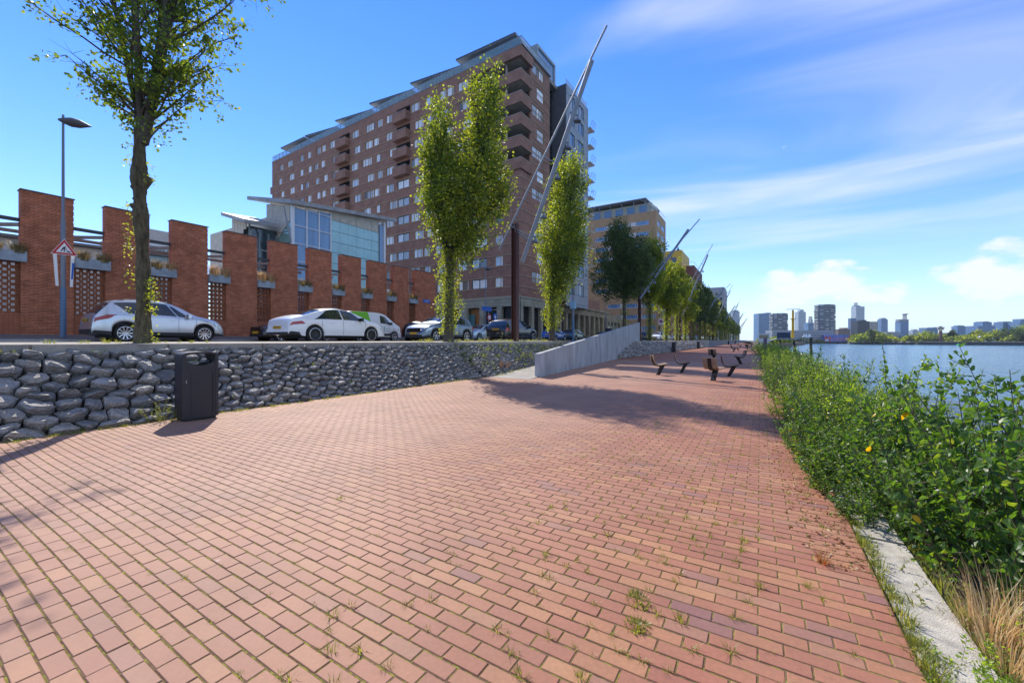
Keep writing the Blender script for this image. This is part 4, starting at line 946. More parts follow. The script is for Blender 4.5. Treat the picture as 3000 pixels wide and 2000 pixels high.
for x in (-33, -29): ob('window', MB().box((x, 166.15, 31), (x + 1.5, 166.19, 33.4)), glass_dark, b3)
ob('terrace_rail', MB().bar((-44, 165.1, 30.7), (-21, 165.1, 30.7), .08).bar((-21.1, 165, 30.7), (-21.1, 190, 30.7), .08), galv, b3)
b3b = block('tan_street_building', 'tan brick street building partly hidden by the trees before the brown block', -40, -22.6, 128, 150, 15, och, fl=3.2)
b4 = block('grey_glass_building', 'grey building with glazed top rising behind the tree row', -34, -17.5, 262, 285, 32, mat('grey_render', (.33, .34, .36), .7))
b5 = block('dark_brick_terrace', 'long dark brick terrace with blue doors behind the far trees', -30, -20.5, 196, 255, 13.5, redb, fl=3.2)
b6 = block('pale_end_building', 'pale low building closing the far end of the street', -46, -24, 430, 445, 17, mat('pale_render', (.45, .42, .38), .7), wx=3.5)
# ================================================================ CARS
def car_mesh_kit(P):
    """returns list of (part name, mesh, material slot) and wheel data, car pointing +Y, origin under the rear bumper centre"""
    L, Wd = P['L'], P['W']; hw = Wd / 2
    T = np.array(P['top']); B = np.array(P['belt']); wheels = P['wheels']; wr = P['wr']; sill = P.get('sill', .26); arch = wr + .055
    xs = set(np.linspace(0, L, 49)) | set(T[:, 0]) | {.015, .05, .1, L - .015, L - .05, L - .1}
    for w in wheels: xs |= set(w + arch * math.cos(a) for a in np.linspace(0, math.pi, 15)) | {w - arch - .004, w + arch + .004}
    xs = sorted(x for x in xs if 0 <= x <= L)
    def plan(x):
        r = P.get('rear_round', .55); f = P.get('front_round', .9)
        a = 1 - (.14 * (1 - min(x / r, 1)) ** 2.2 + .05 * (1 - min(x / .12, 1)) ** 2); b = 1 - (.20 * (1 - min((L - x) / f, 1)) ** 2.2 + .10 * (1 - min((L - x) / .15, 1)) ** 2)
        return a * b
    def prof(x):
        e_ = min(P.get('soft', .16), x * .8, (L - x) * .8); zt = float(np.mean(np.interp(x + np.linspace(-e_, e_, 9), T[:, 0], T[:, 1]))); zs = min(float(np.interp(x, B[:, 0], B[:, 1])), zt - .015)
        zl = sill + .03 * 0
        if x < wheels[0] - arch: zl = sill + .10 * (1 - x / (wheels[0] - arch))
        if x > wheels[1] + arch: zl = sill + .02
        for w in wheels:
            d = x - w
            if abs(d) < arch: zl = max(zl, wr + math.sqrt(arch * arch - d * d) * .98)
        zl = min(zl, zs - .05)
        h = max(zt - zs, 0); wt = hw * (.965 - P.get('tumble', .30) * min(h / .50, 1)); p = plan(x)
        w2 = hw * p; cr = P.get('crown', .045)
        return [(w2 * .955, zl), (w2 * .975, zl + .001), (w2, zl + .42 * (zs - zl)), (w2 * .975, zs), (wt * p, zt - .02), (wt * p * .62, zt + cr * .6), (0, zt + cr)]
    def S(x, v, off=0):
        c = prof(x); v = min(max(v, 0), 6); i = min(int(v), 5); t = v - i
        y = c[i][0] * (1 - t) + c[i+1][0] * t; z = c[i][1] * (1 - t) + c[i+1][1] * t
        ny, nz = (c[i+1][1] - c[i][1]), -(c[i+1][0] - c[i][0]); n = math.hypot(ny, nz) or 1
        return (y + off * ny / n, x, z + off * nz / n)
    vs = [0, 1, 1.5, 2, 2.35, 2.7, 3, 3.33, 3.66, 4, 4.5, 5, 5.5, 6]
    V = []; F = []; n = len(vs) * 2 - 1
    for x in xs:
        half = [S(x, v) for v in vs]; V += half + [(-p[0], p[1], p[2]) for p in half[-2::-1]]
    for i in range(len(xs) - 1):
        for j in range(n - 1): F.append((i*n+j, (i+1)*n+j, (i+1)*n+j+1, i*n+j+1))
        F.append((i*n, i*n+n-1, (i+1)*n+n-1, (i+1)*n))
    F.append(tuple(range(n))); F.append(tuple(range((len(xs)-1)*n, len(xs)*n))[::-1])
    body = MB().add(V, F).mesh('body', True, 32)
    def patch(lo, hi, v0, v1, off=.006, nx=12, nv=5, both=True, th=0):
        V = []; F = []
        for j in range(nv + 1):
            w = j / nv
            for i in range(nx + 1):
                u = i / nx; x = (lo[0] * (1-w) + hi[0] * w) * (1-u) + (lo[1] * (1-w) + hi[1] * w) * u
                V.append(S(x, v0 * (1-w) + v1 * w, off))
        k = nx + 1
        F = [(j*k+i, j*k+i+1, (j+1)*k+i+1, (j+1)*k+i) for j in range(nv) for i in range(nx)]
        m = MB().add(V, F)
        if both == 2: m = MB().add([(-a, b, c) for a, b, c in V], [f[::-1] for f in F])
        elif both: m.add([(-a, b, c) for a, b, c in V], [f[::-1] for f in F])
        return m
    return body, patch, S, prof
paint_cache = {}
def paint(n, c, metal=.0, rough=.25):
    return mat('car_paint_' + n, c, rough, metal=metal, spec=.6, coat=.8)
car_glass = mat('car_glass', (.015, .022, .03), .03, spec=1.0)
clad = mat('black_plastic_cladding', (.03, .03, .032), .6); lamp_red = mat('tail_lamp_red', (.35, .01, .015), .15, spec=.8); lamp_clear = mat('head_lamp', (.55, .6, .62), .08, metal=.5, spec=1)
plate_m = mat('yellow_plate', (.75, .42, .02), .5); alloy = mat('alloy_rim', (.55, .56, .58), .25, metal=.8); seam = mat('panel_gap', (.03, .03, .03), .8); blk = mat('gloss_black', (.01, .01, .012), .2, spec=.7)
def wheel_parts(parent, x, side, hw, r, rim_mat, spokes=10, rimr=.72):
    s = side; cx = s * (hw - .115)
    w = MB(); n = 28
    prof = [(r * .70, -.10), (r * .93, -.105), (r, -.075), (r, .075), (r * .93, .105), (r * .70, .10)]
    V = []; F = []
    for i in range(n):
        a = 2 * math.pi * i / n
        for rr, o in prof: V.append((o, rr * math.cos(a), rr * math.sin(a)))
    k = len(prof)
    for i in range(n):
        for j in range(k): F.append((i*k+j, i*k+(j+1) % k, ((i+1) % n)*k+(j+1) % k, ((i+1) % n)*k+j))
    t = ob('wheel', MB().add(V, F), rubber, parent, loc=(cx, x, r), smooth=True, ang=30)
    R_ = r * rimr; m = MB()
    for q in range(n):   # rim lip
        a, b = 2*math.pi*q/n, 2*math.pi*(q+1)/n
        m.add([(s*.108, R_*math.cos(a), R_*math.sin(a)), (s*.108, R_*math.cos(b), R_*math.sin(b)), (s*.10, R_*.9*math.cos(b), R_*.9*math.sin(b)), (s*.10, R_*.9*math.cos(a), R_*.9*math.sin(a))], [(0,1,2,3)])
    for q in range(spokes):
        a = 2*math.pi*q/spokes; u = Vector((0, math.cos(a), math.sin(a))); v = Vector((0, -math.sin(a), math.cos(a))); w0, w1 = R_*.07, R_*.10
        m.add([u*R_*.12 - v*w0 + Vector((s*.085,0,0)), u*R_*.12 + v*w0 + Vector((s*.085,0,0)), u*R_*.94 + v*w1 + Vector((s*.106,0,0)), u*R_*.94 - v*w1 + Vector((s*.106,0,0))], [(0,1,2,3)])
    m.tube([(s*.06, 0, 0), (s*.10, 0, 0)], R_*.17, 12)
    ob('rim', m, rim_mat, t)
    ob('rim_lip', MB().tube([(s*.099, 0, 0), (s*.101, 0, 0)], .01, 4) if 0 else (lambda q: [q.add([(s*.110, R_*1.0*math.cos(2*math.pi*i/28), R_*1.0*math.sin(2*math.pi*i/28)), (s*.110, R_*1.0*math.cos(2*math.pi*(i+1)/28), R_*1.0*math.sin(2*math.pi*(i+1)/28)), (s*.112, R_*.93*math.cos(2*math.pi*(i+1)/28), R_*.93*math.sin(2*math.pi*(i+1)/28)), (s*.112, R_*.93*math.cos(2*math.pi*i/28), R_*.93*math.sin(2*math.pi*i/28))], [(0, 1, 2, 3)]) for i in range(28)] and q)(MB()), alloy, t)
    dk = MB(); dk.tube([(s*.02, 0, 0), (s*.03, 0, 0)], R_*.99, 24); ob('rim_back', dk, seam, t)
def build_car(name, label, P, paintm, group=None, cat='car'):
    t = thing(name, label, cat, (0, 0, 0), 0, group)
    body, patch, S, prof = car_mesh_kit(P); L, hw = P['L'], P['W'] / 2
    b = ob('body', body, paintm, t)
    if P.get('clad'): ob('cladding', patch((.02, L - .02), (.02, L - .02), .2, 1.45, .012, 90, 3), clad, t)
    else: ob('sill_trim', patch((P['wheels'][0] + .42, P['wheels'][1] - .42), (P['wheels'][0] + .42, P['wheels'][1] - .42), .2, 1.12, .012, 10, 2), clad, t)
    for q in P['glass']:
        for sd in (0, 2): ob('side_window', patch(*q, .007, 10, 4, sd), car_glass, t)
    ob('windscreen', patch(*P['screen'], .006, 10, 6), car_glass, t)
    if P.get('rear'): ob('rear_window', patch(*P['rear'], .006, 10, 6), P.get('rear_m', car_glass), t)
    for sd in (0, 2):
        for q in P['tail']: ob('tail_lamp', patch(*q, .010, 6, 3, sd), lamp_red, t)
        for q in P['head']: ob('headlight', patch(*q, .010, 6, 3, sd), lamp_clear, t)
    for x in P['seams']: ob('door_gap', patch((x - .006, x + .006), (x - .006, x + .006), 1.25, 3.0, .004, 1, 10), seam, t)
    if 'bumper' in P: ob('lower_bumper', patch(*P['bumper'], .014, 8, 3), clad, t)
    for x in P['handles']: 
        p = S(x, 2.72, .02); 
        for s in (1, -1): ob('door_handle', MB().bar((s * p[0], x - .09, p[2]), (s * p[0], x + .09, p[2]), .025, .02), paintm if not P.get('dh') else blk, t)
    zr = P.get('plate', .72); ob('number_plate', MB().box((-.26, -.035, zr - .055), (.26, -.012, zr + .055)), plate_m, t)
    ob('front_plate', MB().box((-.26, L + .008, .42), (.26, L + .03, .53)), plate_m, t)
    lt = MB(); x = -.2
    for c in range(6): lt.box((x, -.038, zr - .03), (x + .035, -.0355, zr + .03)); x += .075
    ob('plate_lettering', lt, seam, t)
    ob('rear_lower_bumper', MB().box((-.72, -.012, P.get('sill', .26) + .06), (.72, .02, .50 if P.get('clad') else .42)), clad, t)
    ob('front_intake', MB().box((-.6, L - .04, .27), (.6, L + .006, .40)), clad, t)
    if P.get('grille'): ob('grille', MB().box((-.5, L - .02, P['grille'][0]), (.5, L + .012, P['grille'][1])), blk, t)
    for s in (1, -1):
        p = S(P['mirror'], 3.1, 0); ob('mirror', MB().box((s * p[0] if s > 0 else s * p[0] - .22, P['mirror'] - .06, p[2] - .01), (s * p[0] + .22 if s > 0 else s * p[0], P['mirror'] + .05, p[2] + .13)), P.get('mirror_m', paintm), t)
        for x in P['wheels']: wheel_parts(t, x, s, hw, P['wr'], P.get('rim', alloy), P.get('spokes', 10))
    if P.get('rails'):
        for s in (1, -1):
            pts = [(s * (S(x, 4.15)[0]), x, S(x, 4.15)[2] + z) for x, z in zip(np.linspace(.75, 2.55, 7), (.0, .05, .055, .055, .055, .05, .0))]; ob('roof_rail', MB().tube(pts, .016, 6), galv, t)
    ob('underbody', MB().box((-hw * .8, .45, .18), (hw * .8, L - .45, .5)), seam, t)
    return t
SUV = dict(L=4.5, W=1.84, wheels=(.93, 3.62), wr=.355, clad=True, rails=True, spokes=10, tumble=.26,
    top=[(0,.62),(.03,.92),(.1,1.03),(.22,1.16),(.52,1.52),(.72,1.60),(1.6,1.655),(2.2,1.63),(2.65,1.52),(3.3,1.13),(3.55,1.07),(4.1,.95),(4.35,.80),(4.47,.62),(4.5,.5)],
    belt=[(0,.55),(.06,.9),(.4,1.05),(1.2,1.03),(2.8,.99),(3.4,.98),(4.2,.82),(4.5,.45)],
    glass=[((1.05,1.60),(.62,1.60),3.12,3.88),((1.68,2.62),(1.68,2.30),3.12,3.9),((2.68,3.22),(2.38,2.5),3.12,3.85)],
    screen=((3.24,3.24),(2.32,2.32),0,0), tail=[((.05,.42),(.08,.72),2.62,2.98)], head=[((4.02,4.42),(3.95,4.38),2.5,2.92)],
    seams=(1.66,2.66,3.3), handles=(1.55,2.45), plate=.83, mirror=3.0, grille=(.55,.72))
def screen(x0, x1): return ((x1, x0), (x1, x0), 4.12, 6)
SUV['screen'] = screen(3.22, 2.35); SUV['rear'] = screen(.50, .14)
SEDAN = dict(L=4.69, W=1.83, wheels=(1.0, 3.74), wr=.345, spokes=14, soft=.22, tumble=.32, plate=.60, dh=False,
    top=[(0,.6),(.03,.86),(.08,.95),(.35,1.02),(.65,1.10),(1.0,1.215),(1.4,1.335),(1.8,1.41),(2.15,1.44),(2.5,1.425),(2.85,1.345),(3.2,1.20),(3.6,1.0),(3.9,.93),(4.35,.80),(4.6,.62),(4.66,.5),(4.69,.42)],
    belt=[(0,.5),(.06,.82),(.5,.90),(1.5,.92),(2.6,.91),(3.5,.90),(4.2,.80),(4.69,.36)],
    glass=[((.98,2.25),(1.62,2.22),3.10,3.93),((2.31,3.46),(2.28,2.84),3.10,3.93)], tail=[((.05,.62),(.04,.45),2.55,2.9)], head=[((4.22,4.62),(4.15,4.55),2.45,2.9)],
    seams=(1.30,2.28,3.40), handles=(1.75,2.75), mirror=3.12, bumper=((.02,.5),(.02,.35),.3,1.5))
SEDAN['screen'] = screen(3.5, 2.62); SEDAN['rear'] = screen(1.42, .58)
CROSS = dict(SUV, L=4.36, W=1.80, wheels=(.82, 3.52), wr=.34, rails=False, spokes=6,
    top=[(0,.6),(.03,.9),(.08,1.0),(.2,1.15),(.5,1.42),(.9,1.50),(1.6,1.54),(2.1,1.52),(2.55,1.42),(3.15,1.08),(3.45,1.01),(4.0,.90),(4.22,.78),(4.32,.62),(4.36,.5)],
    belt=[(0,.55),(.05,.88),(.4,.98),(1.5,.96),(2.8,.93),(3.4,.92),(4.1,.78),(4.36,.44)],
    glass=[((.95,1.5),(.75,1.5),3.12,3.85),((1.58,2.5),(1.58,2.25),3.12,3.9),((2.56,3.1),(2.32,2.45),3.12,3.85)], head=[((3.75,4.25),(3.65,4.2),2.5,2.92)], tail=[((.04,.35),(.04,.3),2.4,2.95)],
    seams=(1.55,2.54,3.2), handles=(1.42,2.35), mirror=2.9, grille=(.55,.75))
CROSS['screen'] = screen(3.08, 2.28); CROSS['rear'] = screen(.46, .12)
VAN = dict(L=4.4, W=1.85, wheels=(.85, 3.6), wr=.32, spokes=6, tumble=.12, crown=.03,
    top=[(0,.7),(.02,1.6),(.08,1.78),(.3,1.83),(1.5,1.85),(2.5,1.83),(2.95,1.72),(3.5,1.33),(3.75,1.15),(4.15,1.02),(4.32,.85),(4.4,.55)],
    belt=[(0,.6),(.03,1.0),(1,1.12),(2.4,1.10),(3.3,1.05),(3.8,.98),(4.2,.85),(4.4,.5)],
    glass=[((2.45,3.5),(2.45,2.9),3.1,3.8)], tail=[((.02,.10),(.02,.10),2.4,3.4)], head=[((3.95,4.3),(3.9,4.25),2.4,2.9)], seams=(1.4,2.38,3.5), handles=(1.5,2.55), mirror=3.2, grille=(.5,.7), mirror_m=None)
VAN['mirror_m'] = blk; VAN['screen'] = screen(3.6, 2.98)
HATCH = dict(CROSS, L=4.05, W=1.74, clad=False, wheels=(.72, 3.25), wr=.31, spokes=8,
    top=[(0,.6),(.03,.88),(.08,.98),(.2,1.12),(.42,1.38),(.8,1.45),(1.5,1.47),(1.95,1.44),(2.35,1.32),(2.95,1.02),(3.2,.96),(3.7,.86),(3.92,.72),(4.02,.58),(4.05,.48)],
    belt=[(0,.5),(.05,.85),(.4,.94),(1.5,.93),(2.6,.90),(3.2,.88),(3.8,.74),(4.05,.42)],
    glass=[((.8,1.4),(.65,1.4),3.12,3.85),((1.46,2.3),(1.46,2.1),3.12,3.9),((2.36,2.85),(2.15,2.28),3.12,3.85)], head=[((3.5,3.95),(3.4,3.9),2.5,2.92)], seams=(1.43,2.34,2.95), handles=(1.3,2.2), mirror=2.7)
HATCH['screen'] = screen(2.88, 2.12); HATCH['rear'] = screen(.38, .12)
blackp = paint('black', (.012, .013, .016), .3)
c1 = build_car('parked_car', 'silver sports utility car with roof rails parked behind the bare lower trunk', SUV, paint('silver', (.58, .62, .67), .75, .28)); c1.location = (-21.42, 4.62, 1.415); c1.scale = (1, .955, 1)
c2 = build_car('parked_car', 'white low saloon car with black spoked wheels nearest the coping', dict(SEDAN, rim=mat('black_rim', (.03, .03, .033), .3, metal=.4), mirror_m=blk), paint('white', (.80, .80, .80), 0, .3)); c2.location = (-16.0, 8.72, 1.40)
c3 = build_car('parked_car', 'blue grey crossover car facing the camera behind the leafy poplar trunk', CROSS, paint('blue_grey', (.15, .205, .26), .6, .3)); c3.location = (-16.0, 20.35, 1.40); c3.rotation_euler = (0, 0, R(180))
c4 = build_car('parked_car', 'black sloping crossover car with tail to camera behind the rust brown post', dict(CROSS, L=4.36, clad=False, rim=alloy, spokes=5), blackp); c4.location = (-15.55, 23.3, 1.39); c4.scale = (1.04, 1.07, 1.05)
c5 = build_car('delivery_van', 'small white delivery van with a bright green band on its side', VAN, paint('white', (0, 0, 0)), cat='van'); c5.location = (-21.5, 15.25, 1.41)
_b, _p, _S, _pf = car_mesh_kit(VAN)
ob('green_band', _p((.9, 1.75), (.35, 1.55), 2.9, 4.0, .008, 8, 6), mat('lime_green_vinyl', (.16, .48, .02), .35), c5); ob('side_crease', _p((2.6, 3.3), (2.6, 3.2), 1.3, 1.75, .01, 6, 2), clad, c5)
lf = MB()
for s, zz, ln in ((2.75, 2.45, .5), (2.75, 2.15, .65)):
    p = _S(s, zz, .014)
    for q in range(6): lf.bar((p[0], s + .12 + q * ln / 7, p[2]), (p[0], s + .12 + q * ln / 7 + ln / 10, p[2] + .0), .006, .028)
lf.bar((_S(2.72, 2.5, .014)[0], 2.72, _S(2.72, 2.1)[2]), (_S(2.72, 2.5, .014)[0], 2.76, _S(2.72, 2.75)[2]), .006, .04); ob('door_lettering', lf, mat('door_print', (.15, .32, .22), .5), c5)
c6 = build_car('parked_car', 'black small car mostly hidden behind the tail of the white saloon', HATCH, blackp); c6.location = (-21.5, 14.7, 1.415); c6.rotation_euler = (0, 0, R(180)); 
c7 = dup(c6, (-21.5, 21.0, 1.415), 0, 'dark car whose roof shows between the white van and blue grey crossover')
def recolour(root, m):
    for ch in root.children:
        if ch.name.split('.')[0] in ('body', 'door_handle', 'mirror'): 
            for i, sl in enumerate(ch.material_slots):
                sl.link = 'OBJECT'; sl.material = m
c8 = dup(c6, (-21.5, 31.7, 1.42), R(180), 'pale blue small car facing camera between blue grey and black crossovers'); recolour(c8, paint('pale_blue', (.45, .58, .68), .3))
c9 = dup(c6, (-21.5, 43.2, 1.42), 0, 'bright blue small car parked right of the third poplar trunk'); recolour(c9, paint('bright_blue', (.01, .10, .42), .3))
c10 = dup(c3, (-21.4, 48.9, 1.42), 0, 'dark teal crossover parked next to the bright blue car'); recolour(c10, paint('teal', (.03, .10, .13), .4))
c11 = dup(c6, (-21.4, 62, 1.42), 0, 'dark car parked before the stone colonnade'); c12 = dup(c6, (-21.4, 68, 1.42), 0, 'silver car parked beside the stone colonnade'); recolour(c12, MATS['car_paint_silver'])
farc = [(-16.2, 66.5, 'black', 'dark car just right of the high end of the concrete parapet'), (-16.2, 80, 'white', 'white car behind the trunks right of the parapet'), (-16.2, 86, 'pale_blue', 'pale blue car behind the sixth street tree'), (-16.2, 98, 'white', 'white car with blue windows parked before the side ramp'), (-21.4, 92, 'bright_blue', 'blue car on the far side of the street beyond the colonnade'), (-16.2, 112, 'silver', 'silver car parked beyond the first side ramp'), (-21.4, 120, 'white', 'white car across the street beyond the ochre wing'), (-16.2, 130, 'black', 'black car parked far along the street'), (-16.2, 150, 'white', 'far white car near the second side ramp'), (-16.2, 170, 'silver', 'far silver car under the street trees'), (-16.2, 200, 'white', 'distant white car near the end of the promenade'), (-16.2, 222, 'black', 'distant dark car near the end of the promenade')]
for i, (x, y, pn, lb) in enumerate(farc):
    c = dup(c3 if i % 2 else c6, (x, y, 1.40), R(180) if i % 3 else 0, lb); recolour(c, MATS['car_paint_' + pn])
for c in (c1, c2, c3, c4, c6, c7, c8, c9, c10, c11, c12): c['group'] = 'cars parked along the street'
# containers
for x, y, lb, lid in ((-15.2, 47.0, 'tall dark underground waste container column by the kerb', None), (-15.6, 51.0, 'dark waste container with a bright green lid', (.10, .42, .05))):
    t = thing('waste_container', lb, 'container', (x, y, 1.42)); w = .35 if not lid else .75
    ob('box', MB().hexa([(-w, -w, 0), (w, -w, 0), (w, w, 0), (-w, w, 0)], [(-w*1.1, -w*1.1, 1.35), (w*1.1, -w*1.1, 1.35), (w*1.1, w*1.1, 1.35), (-w*1.1, w*1.1, 1.35)]), black_metal, t)
    ob('lid', MB().hexa([(-w*1.15, -w*1.15, 1.36), (w*1.15, -w*1.15, 1.36), (w*1.15, w*1.15, 1.36), (-w*1.15, w*1.15, 1.36)], [(-w, -w, 1.52), (w, -w, 1.48), (w, w, 1.48), (-w, w, 1.52)]), mat('green_lid', lid, .5) if lid else black_metal, t)

# ================================================================ STREET FURNITURE
# litter bin: oval shell with an arched hood and open slot
def make_bin():
    t = thing('litter_bin', 'big dark grey litter bin with arched open top standing at the stone bank', 'litter bin', (-9.22, 3.50, 0), R(-4))
    a, b = .255, .285
    def outline(a, b, bulge=.05, n=8):
        p = []
        for i in range(n + 1): s = -1 + 2 * i / n; p.append((a - bulge * s * s, s * b))        # front, bulging to +x
        for i in range(n + 1): s = 1 - 2 * i / n; p.append((-a + bulge * s * s, s * b))
        return p
    ob('plinth', MB().prism(outline(a - .03, b - .03), 0, .045), seam, t)
    ob('shell', MB().prism(outline(a - .012, b - .014), .045, 1.0), black_metal, t)
    fr = MB(); n = 10     # front door with dished top edge
    V = []; F = []
    for sgn in (1, -1):
        k0 = len(V)
        for i in range(n + 1):
            s = -1 + 2 * i / n; y = s * (b - .055); x = sgn * (a - .05 * (y / b) ** 2); zt = 1.03 + .085 * s * s
            V += [(x, y, .05), (x, y, zt), (x - sgn * .02, y, zt), (x - sgn * .02, y, .05)]
        for i in range(n):
            q = k0 + i * 4; F += [(q, q+4, q+5, q+1), (q+1, q+5, q+6, q+2), (q+2, q+6, q+7, q+3)]
    ob('door', MB().add(V, F), black_metal, t, smooth=True, ang=30)
    pn = MB(); V = []; F = []
    for i in range(n + 1):
        s = -1 + 2 * i / n; y = .02 + s * .165; x = (a - .05 * (y / b) ** 2) + .006; V += [(x, y, .10), (x, y, .90)]
    for i in range(n): F.append((2*i, 2*i+2, 2*i+3, 2*i+1))
    # raised frame round a recessed field
    fm = MB(); xx = lambda y: a - .05 * (y / b) ** 2
    for y0, y1, z0, z1 in ((-.165, -.155, .09, .92), (.185, .20, .09, .92), (-.155, .185, .905, .92), (-.155, .185, .09, .10)):
        fm.hexa([(xx(y0) + .001, y0, z0), (xx(y0) + .010, y0, z0), (xx(y1) + .010, y1, z0), (xx(y1) + .001, y1, z0)], [(xx(y0) + .001, y0, z1), (xx(y0) + .010, y0, z1), (xx(y1) + .010, y1, z1), (xx(y1) + .001, y1, z1)])
    ob('door_frame', fm, black_metal, t)
    ob('lock', MB().box((xx(-.22) + .002, -.235, .70), (xx(-.22) + .012, -.222, .76)), galv, t)
    hd = MB(); n = 12; V = []; F = []     # hood: band over the top, side to side
    for sgn in (1, -1):
        for i in range(n + 1):
            th = math.pi * i / n; y = -math.cos(th) * b; z = 1.20 + .085 * math.sin(th) ** .7
            if i in (0, n): z = 1.17
            x = sgn * (a - .05 * (y / b) ** 2 + .004); V += [(x, y, z), (x, y * .88, z - .035)]
    m_ = 2 * (n + 1)
    for i in range(n):
        q = 2 * i; F += [(q, q+2, q+3, q+1), (m_+q, m_+q+2, m_+q+3, m_+q+1), (q, q+2, m_+q+2, m_+q), (q+1, q+3, m_+q+3, m_+q+1)]
    ob('hood', MB().add(V, F), black_metal, t, smooth=True, ang=35)
    sp_ = MB()
    for s in (-1, 1):
        y = s * b; xw = a - .05 + .004
        sp_.box((-xw, y - .012 if s > 0 else y, .05), (xw, y if s > 0 else y + .012, 1.19)); 
        for q in (-1, 1): sp_.hexa([(q * xw, y, .05), (q * (a - .05 * .65) + q * .006, y * .80, .05), (q * (a - .05 * .65) - q * .01, y * .80, .05), (q * (xw - .012), y, .05)], [(q * xw, y, 1.19), (q * (a - .05 * .65) + q * .006, y * .80, 1.26), (q * (a - .05 * .65) - q * .01, y * .80, 1.26), (q * (xw - .012), y, 1.19)])
    ob('side_panels', sp_, black_metal, t)
    ob('liner_rim', MB().tube([(.0, -.2, 1.05), (.0, .2, 1.09)], .012, 6), galv, t)
    return t
bin0 = make_bin()
for i, (x, y) in enumerate([(-9.3, 54.5), (-9.3, 78.5), (-9.3, 160), (-9.3, 205)]):
    dup(bin0, (x, y, 0), R(0), ['dark litter bin against the bank in the parapet shade', 'dark litter bin at the bank before the first side ramp', 'small far litter bin by the second side ramp', 'smallest litter bin far along the bank'][i])
# single seats
wood = mat('weathered_slats', (.26, .175, .11), .75, var=.35, vscale=9, stretch=(1, .15, 1), bump=.3, bscale=60)
steel_d = mat('dark_seat_steel', (.022, .018, .02), .45, metal=.3)
def make_seat():
    t = thing('promenade_seat', 'seat', 'seat')
    prof = [(-.30, .86), (-.285, .74), (-.26, .62), (-.225, .52), (-.17, .45), (-.09, .415), (.02, .41), (.13, .43), (.24, .455), (.33, .48)]
    ob('leg', MB().hexa([(-.10, -.07, 0), (.03, -.07, 0), (.03, .07, 0), (-.10, .07, 0)], [(.08, -.075, .42), (.26, -.075, .44), (.26, .075, .44), (.08, .075, .42)]), steel_d, t)
    fr = MB()
    for i in range(len(prof) - 1): fr.bar((prof[i][0] - .02, 0, prof[i][1] - .02), (prof[i+1][0] - .02 * (i < 4), 0, prof[i+1][1] - .025), .13, .03)
    ob('seat_frame', fr, steel_d, t)
    for i, (x, z) in enumerate([(-.293, .82), (-.278, .735), (-.258, .65), (-.228, .565), (-.18, .485), (-.10, .445), (-.01, .437), (.085, .45), (.18, .468), (.275, .49)]):
        ang = R([82, 80, 74, 66, 40, 8, -5, -10, -12, -14][i]); dx, dz = math.cos(ang) * .037, -math.sin(ang) * .037
        ob('slat', MB().bar((x, -.27, z), (x, .27, z), .074, .03), wood, t)
        t.children[-1].data.transform(Matrix.Translation((x, 0, z)) @ Matrix.Rotation(ang if i < 5 else ang, 4, 'Y') @ Matrix.Translation((-x, 0, -z)))
    return t
seat0 = make_seat(); seat0['group'] = 'single wooden seats on the promenade'
seats = [(-3.74, 18.32, 62, 'brown slatted seat nearest the parapet, turned half away from camera'), (-3.09, 20.24, 84, 'dark slatted seat in profile behind the nearest left seat'), (-1.47, 16.75, 22, 'brown slatted seat seen squarely from behind, nearest the shrubs'), (-1.08, 19.16, 84, 'dark slatted seat in profile beside the seat seen from behind'), (-2.9, 33.0, 15, 'slatted seat seen from behind in the band of tree shade'), (-1.06, 29.5, -112, 'dark slatted seat facing left in the tree shade near the shrubs'), (-2.96, 60.6, 70, 'small far seat in profile beyond the tree shade'), (-2.6, 66, -80, 'small far seat facing left beyond the tree shade'), (-1.8, 78, 15, 'far seat seen from behind past the tree shade'), (-3.4, 92, 80, 'far seat opposite the first side ramp'), (-1.6, 112, -90, 'very small distant seat beyond the first side ramp')]
for i, (x, y, a, lb) in enumerate(seats):
    rz = R(90 - a)
    if i == 0: seat0.location = (x, y, 0); seat0.rotation_euler = (0, 0, rz); seat0['label'] = lb
    else: dup(seat0, (x, y, 0), rz, lb)
# masts with two crossing tubes and bell lamps
def make_mast(label, x, y, post_h, A0, A1, B0, B1, rA=.055, rB=.125):
    t = thing('lamp_mast', label, 'lamp mast', (x, y, 1.43)); o = Vector((x, y, 1.43))
    A0, A1, B0, B1 = (Vector(p) - o for p in (A0, A1, B0, B1))
    h = post_h - 1.43
    ob('post', MB().box((-.17, -.16, 0), (-.14, .16, h)).box((.14, -.16, 0), (.17, .16, h)).box((-.139, -.02, 0), (.139, .02, h)), rust, t)
    ob('long_tube', MB().tube([A0, A1], rA, 10), galv, t, smooth=True, ang=40); ob('main_tube', MB().tube([B0, B1], rB, 14), galv, t, smooth=True, ang=40)
    br = MB()
    for k in (.12, .45, .72): br.tube([A0.lerp(A1, k), B0.lerp(B1, min(k * 1.15, 1))], .03, 6)
    br.tube([B0.lerp(B1, .12), Vector((0, 0, h - .4))], .05, 6).tube([A0.lerp(A1, .1), Vector((0, 0, h - .1))], .05, 6); ob('bracket', br, galv, t)
    for k in (.14, .27, .47, .62, .75):
        p = B0.lerp(B1, k) + Vector((.22, .1, -.28)); m = MB().tube([p + Vector((0, 0, .30)), p + Vector((0, 0, .12)), p + Vector((0, 0, .10)), p, p - Vector((0, 0, .06))], [.05, .07, .10, .15, .20], 12)
        m.bar(B0.lerp(B1, k), p + Vector((0, 0, .3)), .05); ob('lamp', m, grey_metal, t)
    return t
m1 = make_mast('tall mast with rust brown post and two long leaning tubes beside the second poplar', -12.3, 20.5, 8.35, (-13.28, 20.3, 6.9), (-6.8, 20.6, 17.85), (-11.95, 20.75, 6.1), (-7.5, 20.3, 16.1))
